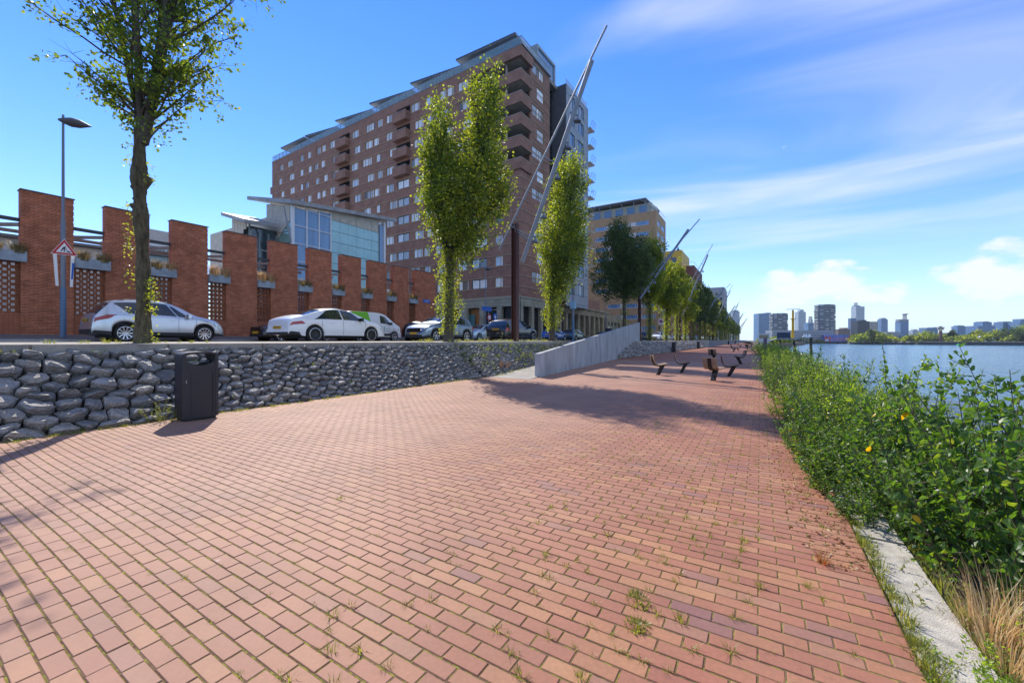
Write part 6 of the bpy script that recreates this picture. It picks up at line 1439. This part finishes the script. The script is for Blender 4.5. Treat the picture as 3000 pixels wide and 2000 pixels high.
for i, (k, x, y, z, s, sz) in enumerate(near_sh):
    shrub(k, x, y, z, s, gs.uniform(0, 6.28), ('glossy dark green shrub, ' if k < 3 else 'light green twiggy shrub, ') + (ORD[i] if i < 20 else ORD[i - 20] + ' after the twentieth') + ' clump from the kerb at lower right', sz)
y = 12.0; i = 0
while y < 46:
    for x in (.80, 1.75):
        lb = 'farther leafy shrub on the quay edge, ' + (ORD[i] + (' landward' if x < 1.2 else ' waterside') + ' clump beyond the near shrubs'); shrub(gs.choice((3, 4, 4, 5)), x + gs.uniform(-.12, .12) + qx(y), y + gs.uniform(-.3, .3), -.10 if x < 1.2 else -.35, gs.uniform(.9, 1.15), gs.uniform(0, 6.28), lb, .95)
    y += 1.35 + y * .03; i += 1
i = 0
for y in (48, 52, 56, 61, 66, 72, 78, 85, 92, 100):
    shrub(5, 1.2 + qx(y), y, -.3, 2.0, gs.uniform(0, 6.28), 'low distant shrub on quay edge, ' + ORD[i] + ' past the purple pillar', .60); i += 1
# tall single shoots that stand above the shrubs
for (x, y, h, s) in ((1.52, 4.75, 1.85, 41), (1.50, 7.35, 2.0, 42), (1.30, 7.6, 1.75, 43), (1.95, 4.65, 1.7, 44), (1.3, 12.4, 1.75, 45), (1.25, 9.6, 1.7, 46), (1.2, 15.5, 1.8, 47), (1.75, 5.9, 1.75, 48)):
    me, sm = shrub_mesh(s, 3 if y < 6 else 4, h, .10, .08 if y < 6 else .09, lm_shrub if y < 6 else lm_light, twigs=4 if y < 6 else 16, curl=.15)
    t = thing('tall_shoot', {41: 'tall leafy shoot standing over shrubs at right before the water', 42: 'tall light green sapling top above the middle shrubs', 43: 'second light green sapling beside the taller one', 44: 'short leafy shoot right of the tall shoot', 45: 'thin sapling shoot above the farther shrubs', 46: 'bushy sapling top between the middle and farther shrubs', 47: 'far sapling top among the light green shrubs', 48: 'leafy shoot left of the tall right hand shoot'}[s], 'sapling', (x, y, -.30)); ob('foliage', me, None, t); ob('stems', sm, None, t)
# ---- grasses and weeds
def tuft(seed, n, h, spread, wd=.006, droop=.5, seg=3):
    g = np.random.default_rng(seed); V = []; F = []; R_ = []
    for i in range(n):
        a = g.uniform(0, 2 * math.pi); r = spread * g.random() ** .7 * .35; hh = h * g.uniform(.5, 1.1); out = np.array([math.cos(a), math.sin(a), 0]) * g.uniform(.2, 1) * droop; s = np.array([-math.sin(a), math.cos(a), 0]) * wd; k = len(V); rn = g.random()
        for j in range(seg):
            t = j / seg; p = np.array([r * math.cos(a), r * math.sin(a), 0]) + np.array([0, 0, 1]) * hh * (t - .25 * droop * t * t) + out * hh * t * t; V += [p - s * (1 - t), p + s * (1 - t)]; R_ += [rn, rn]
        V.append(np.array([r * math.cos(a), r * math.sin(a), 0]) + np.array([0, 0, 1]) * hh * (1 - .25 * droop) + out * hh); R_.append(rn)
        for j in range(seg - 1): F += [(k+2*j, k+2*j+1, k+2*j+3), (k+2*j, k+2*j+3, k+2*j+2)]
        F.append((k + 2 * seg - 2, k + 2 * seg - 1, k + 2 * seg))
    return fastmesh('grass', V, F, R_)
gt_ = [tuft(50 + i, 34, .055, .10, .0022, .9, 2) for i in range(4)]
for m in gt_: m.materials.append(lm_weed)
mossm = [tuft(60 + i, 200, .035, .22, .004, .9, 2) for i in range(2)]
for m in mossm: m.materials.append(lm_weed)
wl = [(-.60, 2.38, 'm', 'round clump of low green weed in the paving near the bottom'), (-.55, 2.16, 'm', 'smaller flat weed clump just below the round one'), (-.37, 2.33, 't', 'pale spiky grass tuft right of the round weed clump'), (-1.99, 1.38, 't', 'small grass tuft in paving at lower centre left'), (-1.77, 1.22, 't', 'grass tuft near the bottom edge left of centre'), (-.68, 1.70, 't', 'grass tuft at bottom centre right between pavers'), (-1.28, 2.55, 't', 'grass tuft in a joint left of the round clump'), (-3.39, 2.44, 't', 'tiny tuft in the mossy joints on the left'), (-1.6, 3.3, 't', 'grass tuft beside the pale stain'), (.0, 2.9, 't', 'grass tuft towards the concrete strip'), (.25, 3.05, 't', 'grass tuft beside the red stemmed weed'), (-.1, 3.5, 't', 'grass tuft below the shrub corner')]
for i, (x, y, k, lb) in enumerate(wl):
    t = thing('weed_tuft', lb, 'weed', (x, y, -.004), gs.uniform(0, 6)); t.scale = (1.0, 1.0, 1) if k == 't' else (1.15 - .25 * i, .85, 1); ob('blades', gt_[i % 4] if k == 't' else mossm[i % 2], None, t)
# countless small joint weeds, more towards the shrubs
def scatter(name, mesh_list, pts, m, kind='stuff', smin=.5, smax=1.2, seed=5):
    g = random.Random(seed); Vs, Fs, Rs = [], [], []; off = 0; cache = []
    for me in mesh_list:
        v = np.empty(len(me.vertices) * 3, dtype=np.float32); me.vertices.foreach_get('co', v); f = np.empty(len(me.loops), dtype=np.int32); me.loops.foreach_get('vertex_index', f); r = np.empty(len(me.vertices), dtype=np.float32); me.attributes['rnd'].data.foreach_get('value', r); cache.append((v.reshape(-1, 3), f.reshape(-1, 3), r))
    for (x, y, z, s) in pts:
        v, f, r = g.choice(cache); a = g.uniform(0, 6.28); c, q = math.cos(a), math.sin(a); s *= g.uniform(smin, smax); Vs.append((v @ np.array([[c, q, 0], [-q, c, 0], [0, 0, 1]], dtype=np.float32)) * s + (x, y, z)); Fs.append(f + off); Rs.append(r); off += len(v)
    return ob(name, fastmesh(name, np.concatenate(Vs), np.concatenate(Fs), np.concatenate(Rs)), m, kind=kind)
gp = random.Random(77); pts = []
sm_t = [tuft(70 + i, 16, .045, .075, .0026, 1.1, 2) for i in range(4)]
for _ in range(900):
    x = gp.triangular(-6, .62, .1); y = .8 + 11 * gp.random() ** 1.3; j = round((y + .6) / BR); pts.append((x, -.6 + (j + .5) * BR + gp.uniform(-.004, .004), -.006, 1.0 if x > -2 else .6))
scatter('joint_weeds', sm_t, pts, lm_weed)
# leaf litter along the shrub foot
V = []; Pn = []; 
N = 2600; g = np.random.default_rng(9); yy = 3.4 + g.random(N) ** 1.2 * 22; xx = .60 - np.abs(g.normal(0, .28, N)) * np.clip((yy - 2) / 3, .3, 1.1); P = np.stack([xx, yy, np.full(N, .004)], 1)
ob('leaf_litter', leaves('leaf_litter', P, np.stack([g.normal(size=N), g.normal(size=N), g.normal(size=N) * .12], 1), g.uniform(.012, .04, N), g.random(N), 0, .7, .12, 3), lm_litter, kind='stuff')
N = 900; yy = 3.5 + g.random(N) * 16; xx = -.2 - np.abs(g.normal(0, .9, N)); P = np.stack([xx, yy, np.full(N, .003)], 1)
ob('paving_crumbs', leaves('paving_crumbs', P, np.stack([g.normal(size=N), g.normal(size=N), g.normal(size=N) * .08], 1), g.uniform(.006, .018, N), g.random(N), 0, .8, .1, 4), lm_litter, kind='stuff')
# dry grass and pale weeds, lower right
dgm = [tuft(80 + i, 150, .42, .38, .0035, .55, 4) for i in range(3)]
for m in dgm: m.materials.append(lm_dry)
for i, (x, y, z, s, lb) in enumerate([(1.02, 3.10, -.10, 1.0, 'straw coloured dry grass clump beside the concrete strip'), (1.20, 3.32, -.16, 1.1, 'second straw coloured dry grass clump nearer the shrubs'), (1.0, 2.85, -.12, .75, 'low dry grass clump at the lower right corner')]):
    t = thing('dry_grass', lb, 'grass', (x, y, z), i); t.scale = (s,) * 3; ob('blades', dgm[i], None, t)
def weed_plant(name, label, loc, seed, nst, h, leaf, lm, spread=.1, dens=1.3, tw=4, curl=.5):
    me, sm = shrub_mesh(seed, nst, h, spread, leaf, lm, dens, tw, 0, curl, .016); t = thing(name, label, 'weed', loc, 0); ob('foliage', me, None, t); ob('stems', sm, None, t); return t
weed_plant('fleabane_weed', 'thin upright weed growing on the concrete strip', (.74, 3.62, -.02), 90, 5, .36, .026, lm_weed, .06)
weed_plant('fleabane_weed', 'thin weed with bare stems left edge of the concrete strip', (.66, 3.30, -.02), 91, 5, .34, .024, lm_weed, .05)
weed_plant('fleabane_weed', 'low bushy weed on the concrete strip near the corner', (.80, 2.72, -.02), 92, 14, .22, .03, lm_light, .13)
weed_plant('fleabane_weed', 'pale green bushy weed filling the lower right corner', (1.06, 2.55, -.12), 93, 34, .40, .034, lm_light, .24)
weed_plant('fleabane_weed', 'second pale green bushy weed at right edge', (1.28, 2.95, -.16), 94, 30, .40, .036, lm_light, .26)
weed_plant('fleabane_weed', 'third pale green weed between the dry grass and dark shrubs', (1.25, 3.55, -.18), 89, 22, .42, .04, lm_weed, .24)
weed_plant('fleabane_weed', 'small weed with thin stems at paver edge near corner', (.62, 2.62, -.02), 95, 6, .28, .022, lm_weed, .06)
weed_plant('ground_weed', 'low creeping weed across the strip joint', (.78, 3.02, -.02), 97, 16, .12, .03, lm_weed, .16, curl=2.2)
weed_plant('bank_weed', 'feathery green weed growing from stones left of the litter bin', (-9.45, 3.02, .0), 96, 9, .62, .035, lm_weed, .14)
pts = [(.64 + abs(gp.gauss(0, .03)), gp.uniform(1.5, 4.6), -.012, gp.uniform(.8, 1.9)) for _ in range(110)] + [(gp.uniform(.88, 1.0), gp.uniform(2, 4.2), -.05, gp.uniform(1, 2.4)) for _ in range(60)]
scatter('strip_edge_weeds', sm_t + gt_, pts, lm_weed, seed=31)
weed_plant('fleabane_weed', 'small sprouting weed nearest the bottom edge on the concrete strip', (.70, 2.42, -.02), 99, 12, .2, .026, lm_light, .1)
weed_plant('ground_weed', 'creeping weed spilling from the bank over the strip', (.90, 3.22, -.04), 100, 18, .2, .034, lm_weed, .16, curl=1.6)
rw_ = thing('red_stem_weed', 'spreading red stemmed dry weed on the pavers near the strip', 'weed', (.36, 3.42, 0)); m_ = tuft(98, 60, .14, .1, .0025, 1.4, 3); ob('blades', m_, leafmat('red_dry_stem', (.25, .09, .03), (.32, .15, .05), (.28, .24, .06), .3), rw_)
# fringe at the foot of the stone bank
pts = []
for _ in range(520):
    y = gp.uniform(.6, 13.4); d = abs(gp.gauss(0, .09)) * (1.2 if 1 < y < 7 else .7); pts.append((-9.55 + d, y, -.01, gp.uniform(.5, 1.3)))
for _ in range(160): y = gp.uniform(13.5, 25); pts.append((ramp_x(y) + abs(gp.gauss(0, .12)), y, ramp_z(y), gp.uniform(.7, 1.6)))
scatter('bank_foot_grass', [tuft(110 + i, 22, .07, .12, .003, .9, 2) for i in range(4)], pts, lm_weed, seed=8)
# weeds on the stone face near the ramp, along the coping and under the tree
def bank_pt(y, h): bx, bz = bank_base(y); return bx + (XT - bx) * h + .08, y, bz + (HT - bz) * h + .06
pts = []
for _ in range(170): y = gp.uniform(13.0, 24.5); h = gp.random() ** .6; x, y, z = bank_pt(y, h); pts.append((x, y, z, gp.uniform(.8, 2.2)))
for _ in range(26): y = gp.uniform(1, 13); x, y, z = bank_pt(y, gp.random()); pts.append((x, y, z, gp.uniform(.5, 1.0)))
bw = [shrub_mesh(120 + i, 7, .16, .09, .035, lm_weed, 1.2, 3, 0, 1.0, .02)[0] for i in range(3)]
scatter('bank_weeds', bw, pts, lm_weed, seed=9)
pts = [(gp.uniform(-12.6, -11.3), gp.gauss(3.3, .9), 1.44, gp.uniform(.6, 1.9)) for _ in range(26)] + [(gp.uniform(-12.9, -11.2), gp.uniform(12, 27), 1.44, gp.uniform(.8, 2.6)) for _ in range(160)]
scatter('verge_grass', [tuft(130 + i, 20, .09, .12, .003, .8, 2) for i in range(3)], pts, lm_weed, seed=10)
for i, (y, h) in enumerate([(15.9, .75), (16.7, .5), (17.4, .85), (18.9, .95), (20.9, .6), (22.2, .55)]):
    weed_plant('thistle', 'tall thin thistle on the coping, ' + ORD[i] + ' from the leafy poplar', (-11.1 - .1 * (i % 3), y, 1.42), 140 + i, 2, h, .045, lm_weed, .05, .35, 3, .3)
weed_plant('bank_bush', 'reddish bushy weed on stones beside the foot of the ramp', (-9.95, 15.3, .35), 150, 16, .5, .04, leafmat('reddish_leaves', (.16, .08, .03), (.26, .14, .05), (.24, .22, .05), .3), .32)
weed_plant('bank_bush', 'yellow green bushy weed on stones behind the parapet end', (-10.3, 18.3, .62), 151, 18, .5, .045, lm_weed, .35)
# ornamental grasses in the planters
og = [tuft(160 + i, 420, .46, .62, .007, .75, 4) for i in range(3)]
og_m = [lm_dry, leafmat('olive_grass', (.10, .09, .03), (.20, .16, .06), (.34, .26, .10), .3)]
for k in range(1, len(FP) - 1):
    a, b = FP[k][1], FP[k + 1][0]; lush = k in (5, 6)
    for q in range(2):
        me = og[(k + q) % 3].copy(); me.materials.clear(); me.materials.append(og_m[0] if (lush or (k == 4 and q)) else og_m[1])
        t = thing('planter_grass', ('golden' if lush else 'olive') + ' grass clump, ' + ('left' if q == 0 else 'right') + ' one in the ' + ORD[k - 1] + ' planter of the pillar wall', 'ornamental grass', (-25.97, a + .28 + q * (b - a - .35), 5.06), 0, 'grass clumps in the planters'); t.scale = (1.1, 1.15, 1.85 if lush else 1.45); ob('blades', me, None, t)
# ================================================================ FAR SHORE
def at(u, t): a = (u - 1500) / 1190; return (t * (a * CY - SY), t * (a * SY + CY))
def zy(v, t): return 1.5 + (996.5 - v) / 1190 * t
far_land = mat('far_shore_ground', (.09, .10, .06), .95, var=.3, vscale=.02)
quay_d = mat('far_quay_wall', (.05, .05, .05), .85, var=.3, vscale=.05)
sh = [at(2150, 560), at(2330, 545), at(2480, 530), at(2500, 470), at(2700, 400), at(3000, 345), at(3300, 330), at(4200, 420)]
back = [at(4200, 3500), at(2100, 3500)]
struct('far_shore', MB().prism(sh + back, -3.4, -.6), far_land)
struct('far_quay', MB().prism([at(2690, 396), at(3000, 340), at(3300, 326), at(3300, 334), at(3000, 348), at(2690, 405)], -3.3, .1), quay_d)
struct('quay_surface', MB().add([(*at(2690, 398), .12), (*at(3000, 342), .12), (*at(3300, 328), .12), (*at(3300, 350), .12), (*at(3000, 364), .12), (*at(2690, 424), .12)], [(0, 1, 2, 3, 4, 5)]), mat('pale_quay_top', (.55, .53, .50), .8))
def grid_m(n, wallc, glassc, bw, rh, mort): return brickmat(n, glassc, tuple(x * .75 for x in glassc), wallc, bw=bw, rh=rh, axis='WALL', mort=mort, bump=0, rough=.5, var=.1)
mt = {'blue': grid_m('far_blue_glass', (.20, .30, .42), (.10, .20, .36), 3.2, 3.4, .25), 'pale': grid_m('far_pale_tower', (.42, .47, .52), (.20, .28, .36), 3.0, 3.4, .7), 'dark': grid_m('far_dark_tower', (.05, .065, .09), (.03, .04, .06), 4, 3.6, .3),
      'grey': grid_m('far_grey_block', (.30, .31, .33), (.12, .15, .19), 4, 3.4, 1.0), 'beige': grid_m('far_beige_block', (.38, .36, .32), (.12, .14, .15), 14, 3.6, 1.6), 'brown': grid_m('far_brown_block', (.20, .14, .12), (.08, .08, .09), 3, 3.2, .9), 'check': grid_m('far_checked_tower', (.10, .16, .27), (.35, .42, .50), 3.0, 3.2, 1.3)}
def tower(label, u0, u1, v, t, m, depth=None, parts=(), v0=None, name='tower_block'):
    x, y = at((u0 + u1) / 2, t); w = (u1 - u0) / 1190 * t; d = depth or w * .7; o = thing(name, label, 'tower block' if 'tower' in name else 'building', (x, y, -.6), R(31.4)); h = zy(v, t) + .6
    ob('body', MB().box((-w / 2, 0, 0 if v0 is None else zy(v0, t) + .6), (w / 2, d, h)), mt[m], o)
    for (pn, a0, a1, va, vb, pm) in parts: ob(pn, MB().box(((a0 - (u0 + u1) / 2) / 1190 * t, d * .1, zy(vb, t) + .6), ((a1 - (u0 + u1) / 2) / 1190 * t, d * .8, zy(va, t) + .6)), mt[pm], o)
    return o
tower('blue glass slab tower behind the masts, leftmost on the far shore', 2223, 2260, 918, 900, 'blue', parts=[('upper_slab', 2246, 2260, 915.5, 918.3, 'pale')])
tower('rounded pale tower whose top shows above the far street trees', 2146, 2167, 912, 700, 'pale', parts=[('crown', 2149, 2164, 908, 911.9, 'pale')])
tower('slender pale tower with stepped top right of the yellow mast', 2339, 2361, 913, 1000, 'pale', parts=[('crown', 2345, 2356, 906.6, 912.9, 'pale')])
tower('blue grey block with small spire between two towers', 2368, 2394, 945, 800, 'blue', parts=[('spire_base', 2378, 2382.5, 935, 944.9, 'grey'), ('spire', 2379.3, 2381.2, 926, 934.9, 'grey')])
tower('low dark apartment block below the terraced towers', 2262, 2443, 967.5, 540, 'grey', 14)
tower('low brown brick warehouse on the far shore', 2456, 2491, 964, 620, 'brown', parts=[('gable', 2474, 2486, 960, 963.9, 'brown')])
tower('narrow checked blue tower left of the tallest glass tower', 2493, 2508, 932, 700, 'check')
tower('tallest glass tower with a thin antenna', 2508, 2533, 897.5, 1000, 'pale', parts=[('bright_wing', 2508, 2522, 894.5, 897.4, 'blue'), ('antenna', 2513.4, 2514.4, 886, 894.4, 'grey')])
tower('black office block before the tallest glass tower', 2513, 2548, 941, 620, 'dark', parts=[('upper_block', 2527, 2541, 937, 940.9, 'dark')])
tower('beige striped office block right of the black one', 2548.5, 2572, 942, 630, 'beige')
tower('slim blue white residential tower', 2582, 2601, 935, 900, 'blue', parts=[('crown', 2584, 2598, 931, 934.9, 'pale')])
tower('low glass hall beside the slim residential tower', 2597, 2634, 972, 800, 'grey')
cr = tower('unfinished tower with a crane on top', 2638, 2662, 941, 800, 'blue', parts=[('top_ring', 2636.5, 2664, 935, 940.9, 'grey'), ('crane_mast', 2657, 2658.6, 918, 934.9, 'grey'), ('crane_jib', 2655, 2664, 918.4, 920, 'grey')])
tower('small domed pale building among the trees', 2674, 2693, 968, 850, 'pale', parts=[('cap', 2678, 2689, 964.5, 967.9, 'pale')])
tower('blue and white office pair left of the water tower', 2715, 2748, 960, 700, 'blue', parts=[('white_wing', 2738, 2748, 958, 959.9, 'pale')])
tower('low long building right of the water tower', 2752, 2800, 975, 700, 'grey')
tower('rounded blue office tower', 2805, 2829, 956, 700, 'blue', parts=[('crown', 2808, 2827, 953, 955.9, 'blue')])
tower('pair of grey blue blocks beside the rounded office', 2836, 2865, 959.5, 750, 'grey')
tower('wide terraced blue grey block over the park', 2866, 2915, 954.5, 700, 'blue', parts=[('upper_block', 2883, 2910, 943, 954.4, 'blue'), ('top_block', 2889, 2902, 941, 942.9, 'grey')])
tower('pale framed block right of the wide terraced block', 2915, 2938, 950, 760, 'pale')
tower('large blue grey block over the park trees', 2938, 2971, 943, 720, 'blue', parts=[('crown', 2944, 2965, 941.5, 942.9, 'blue')])
tower('pale block partly behind the rightmost tower', 2970, 2990, 947, 800, 'pale')
tower('rightmost blue grey tower at the frame edge', 2988, 3030, 943, 700, 'blue', parts=[('crown', 2995, 3030, 934, 942.9, 'blue')])
# two towers with stacked balcony rings, real slabs
slab_m = mat('balcony_ring_concrete', (.34, .35, .37), .7); core_d = mat('recessed_dark_glazing', (.05, .07, .10), .3)
def ring_tower(label, u0, u1, v, t, nfl):
    x, y = at((u0 + u1) / 2, t); w = (u1 - u0) / 1190 * t / 2; o = thing('terraced_tower', label, 'tower block', (x, y + w, -.6)); h = zy(v, t) + .6; gr = random.Random(nfl); fl = h / nfl
    def outline(r, n=12): return [(r * math.cos(2 * math.pi * (i + .5) / n), r * math.sin(2 * math.pi * (i + .5) / n)) for i in range(n)]
    ob('core', MB().prism(outline(w * .88), 0, h - .5), core_d, o)
    for k in range(nfl):
        z = k * fl + fl * .75; sc = w * (1.0 if k < nfl - 1 else .85) * (1 + .035 * (k % 2)); ob('balcony_ring', MB().prism(outline(sc), z, z + fl * .28), slab_m, o)
        if k % 1 == 0: 
            m = MB()
            for i in range(12):
                if gr.random() < .5: a = 2 * math.pi * i / 12; b = a + .3; m.prism([(w * .9 * math.cos(a), w * .9 * math.sin(a)), (w * .97 * math.cos(a), w * .97 * math.sin(a)), (w * .97 * math.cos(b), w * .97 * math.sin(b)), (w * .9 * math.cos(b), w * .9 * math.sin(b))], z - fl * .62, z - .02)
            ob('screen', m, slab_m, o, kind='stuff')
    return o
ring_tower('shorter tower ringed with pale balconies left of the yellow mast', 2258, 2306, 917, 560, 17)
ring_tower('taller tower ringed with pale balconies', 2393, 2446, 891, 560, 24)
# mural hall, tents, water tower, domes, barges, buoy
x, y = at(2416, 532); x2, y2 = at(2489, 524)
mu = thing('mural_hall', 'long low hall painted with a red and blue mural on the far quay', 'building', (x, y, -.6)); d = Vector((x2 - x, y2 - y, 0)); L = d.length; mu.rotation_euler = (0, 0, math.atan2(d.y, d.x))
ob('wall', MB().box((0, 0, 0), (L, 10, zy(981, 530) + .6)), mat('mural_blue', (.10, .18, .50), .7, var=.6, vscale=.25), mu)
for a, b in ((0, .12), (.17, .24), (.92, 1.0)): ob('red_panel', MB().box((L * a, -.15, .3), (L * b, -.02, 7.2)), mat('mural_red', (.60, .06, .06), .7), mu)
rp_ = random.Random(4)
for i in range(9): a = .27 + i * .07; ob('painted_stroke', MB().bar((L * a, -.1, 1.0), (L * (a + rp_.uniform(-.02, .04)), -.1, 6.2), .12, rp_.uniform(.5, 1.3)), mat('mural_pink', (.65, .25, .28), .7), mu)
ob('white_panel', MB().box((L * .02, -.2, .6), (L * .16, -.16, 3.8)), mat('mural_white', (.6, .6, .6), .7), mu)
for i, u in enumerate((2356, 2362, 2372)):
    x, y = at(u, 520); t = thing('event_tent', ['left', 'middle', 'right'][i] + ' white pointed tent on the far quay', 'tent', (x, y, -.6)); ob('canopy', MB().add([(-2, -2, 6), (2, -2, 6), (2, 2, 6), (-2, 2, 6), (0, 0, 10.5)], [(0, 1, 4), (1, 2, 4), (2, 3, 4), (3, 0, 4)]), white_p, t); ob('legs', MB().box((-1.9, -1.9, 0), (-1.7, -1.7, 6)).box((1.7, -1.9, 0), (1.9, -1.7, 6)), white_p, t)
x, y = at(2755.5, 430); wt = thing('water_tower', 'slender brown brick water tower with wide pale top', 'water tower', (x, y, -.6)); k = 430 / 1190
ob('shaft', MB().tube([(0, 0, 0), (0, 0, 3), (0, 0, zy(968, 430) + .6)], [5.5 * k, 4.3 * k, 3.6 * k], 12), mat('water_tower_brick', (.16, .10, .085), .85), wt)
ob('tank', MB().tube([(0, 0, zy(967, 430) + .6), (0, 0, zy(965, 430) + .6), (0, 0, zy(960, 430) + .6), (0, 0, zy(958.5, 430) + .6)], [4 * k, 7 * k, 8 * k, 8.6 * k], 12), mat('water_tower_tank', (.40, .38, .34), .7), wt); ob('cap', MB().tube([(0, 0, zy(958, 430) + .6), (0, 0, zy(955.5, 430) + .6)], [4.4 * k, 2.5 * k], 12), seam, wt)
for (u, r, v, lb) in ((2843.5, 12, 990, 'small white membrane dome on the park shore'), (2880, 25, 984, 'large white membrane dome on the park shore')):
    t = 400; x, y = at(u, t); kk = t / 1190; h = zy(v, t) + .6; o = thing('membrane_dome', lb, 'dome', (x, y, -.6)); rings = [(math.cos(a), math.sin(a)) for a in np.linspace(0, math.pi / 2 * .97, 8)]; ob('membrane', MB().tube([(0, 0, h * s_) for c_, s_ in rings], [r * kk * c_ for c_, s_ in rings], 24), mat('white_membrane', (.62, .62, .66), .5), o, smooth=True)
def barge(label, u0, u1, t, hh=2.0):
    (x, y), (x2, y2) = at(u0, t), at(u1, t); d = Vector((x2 - x, y2 - y, 0)); L = d.length; o = thing('moored_barge', label, 'barge', (x, y, -3), math.atan2(d.y, d.x))
    ob('hull', MB().hexa([(1, -2.5, -.3), (L - 2, -2.5, -.3), (L - 2, 2.5, -.3), (1, 2.5, -.3)], [(0, -3, hh), (L, -3, hh * 1.1), (L, 3, hh * 1.1), (0, 3, hh)]), mat('barge_hull', (.03, .035, .045), .7), o)
    m = MB(); gq = random.Random(int(u0))
    for i in range(5): a = gq.uniform(.1, .9) * L; m.box((a, -2, hh), (a + gq.uniform(1, 3.5), 2, hh + gq.uniform(.6, 1.6)))
    ob('deck_load', m, mat('barge_load', (.20, .19, .18), .8), o, kind='stuff'); return o
b1 = barge('dark barge moored below the park trees, nearest left', 2494, 2548, 445, 2.2); b2_ = barge('second dark barge with a rusty pole', 2556, 2584, 440, 2.4); b3_ = barge('third low dark barge', 2588, 2640, 425, 1.8); b4_ = barge('fourth dark barge against the dock', 2630, 2684, 410, 2.0)
ob('spud_pole', MB().tube([(6, 0, 0), (6, 0, 13.5)], .5, 8), rust, b2_); ob('spud_pole', MB().tube([(3, 0, 0), (3, 0, 9)], .35, 8), rust, b3_)
x, y = at(2808, 352); by = thing('green_buoy', 'small bright green buoy in the river by the dock', 'buoy', (x, y, -3)); ob('float', MB().tube([(0, 0, -.3), (0, 0, .5), (0, 0, 1.5)], [1.2, 1.2, .3], 10), mat('buoy_green', (.02, .40, .08), .5), by)
# woods on the far shore: leafy mass
def wood(name, pts, seed, dark_=True, size=1.9, n=150):
    g = np.random.default_rng(seed); P, D, Rr = [], [], []
    for (x, y, z, r, h) in pts:
        cl = g.normal(size=(n // 10, 3)); cl /= np.linalg.norm(cl, axis=1, keepdims=True); cl *= (g.random((len(cl), 1)) ** .3); cl[:, 2] = np.abs(cl[:, 2]) * .95 + .05; ctr = cl * [r, r, h] + [x, y, z + h * .05]
        for c in ctr: m = 14; P.append(c + g.normal(size=(m, 3)) * [r * .16, r * .16, h * .10]); D.append(g.normal(size=(m, 3)) + [0, 0, .5]); Rr.append(np.clip(g.normal(.45, .22, m) + g.normal() * .18, 0, 1))
    P = np.concatenate(P); return ob(name, leaves(name, P, np.concatenate(D), g.uniform(.7, 1.3, len(P)) * size, np.concatenate(Rr), 0, .9, .12, seed), lm_dark if dark_ else lm_tree, kind='stuff')
gw_ = random.Random(6); pts = []
for i in range(120):
    u = gw_.uniform(2500, 3060); t = gw_.uniform(430, 560) * (1 - .12 * (u > 2800)); x, y = at(u, t); rise = max(0, (u - 2860) / 140); v = 981 - 4 * math.sin(u * .04) - 22 * min(rise, 1.1) * (t > 400) + gw_.uniform(-3, 7); r = gw_.uniform(5, 9); pts.append((x, y, -.6, r, max(zy(v, t) + .6, 5)))
wood('park_wood', pts, 3, False, 1.7, 260)
pts = []
for i in range(46):
    u = gw_.uniform(2250, 2505); t = gw_.uniform(532, 545); x, y = at(u, t); pts.append((x, y, -2.6 if u > 2390 else -.6, gw_.uniform(3, 5), gw_.uniform(4, 6) if u < 2380 else 4.2))
wood('shore_bushes', pts, 4, False, 1.3, 130)
for i, (u, t, v, w, lb) in enumerate([(2790, 425, 968, 9, 'dark upright tree in the park right of the water tower'), (2555, 440, 968, 15, 'broad dark tree behind the moored barges'), (2572, 450, 972, 12, 'second broad tree behind the moored barges'), (2960, 400, 962, 22, 'great dark tree at right of the park shore'), (2920, 410, 970, 16, 'round tree behind the large dome'), (2990, 380, 965, 20, 'dark tree at the right frame edge of the park'), (2860, 430, 969, 15, 'round light tree behind the small dome')]):
    x, y = at(u, t); h = zy(v, t) + .6; r = w / 1190 * t; lobed_tree('park_tree', lb, (x, y, -.6), [(0, 0, h * .55, r, r, h * .46), (r * .4, 0, h * .45, r * .8, r * .8, h * .36)], 2600, 1.15, 200 + i, lm_dark if 'dark' in lb else lm_tree, h * .3, .5, clump=r * .16)
# trees at the near quay beyond the shrubs (left of the pontoon)
pts = [(at(u, t)[0], at(u, t)[1], -.8, 3.0, h) for u, t, h in ((2262, 240, 3.4), (2275, 250, 4.2), (2290, 262, 5.0), (2304, 280, 5.6), (2315, 300, 6), (2250, 230, 3.0), (2240, 330, 4), (2228, 360, 4.6))]
wood('quay_end_bushes', pts, 8, False, .8, 420)
struct('quay_spit', MB().prism([at(2222, 150), at(2262, 200), at(2335, 330), at(2360, 420), at(2300, 430), at(2200, 420)], -3.3, -.5), soil)
# gravel-coloured haze: far things fade slightly
hz_on = HAZE = 0.0001
if HAZE:
    hm = bpy.data.materials.new('summer_haze'); hm.use_nodes = True; t = hm.node_tree; t.nodes.clear(); o_ = t.nodes.new('ShaderNodeOutputMaterial'); v = t.nodes.new('ShaderNodeVolumePrincipled'); v.inputs['Density'].default_value = HAZE; v.inputs['Color'].default_value = (.72, .85, 1, 1); v.inputs['Anisotropy'].default_value = .2; t.links.new(v.outputs[0], o_.inputs['Volume'])
    ob('haze', MB().box((-950, -950, -5), (5300, 6100, 130)), hm, kind='stuff')
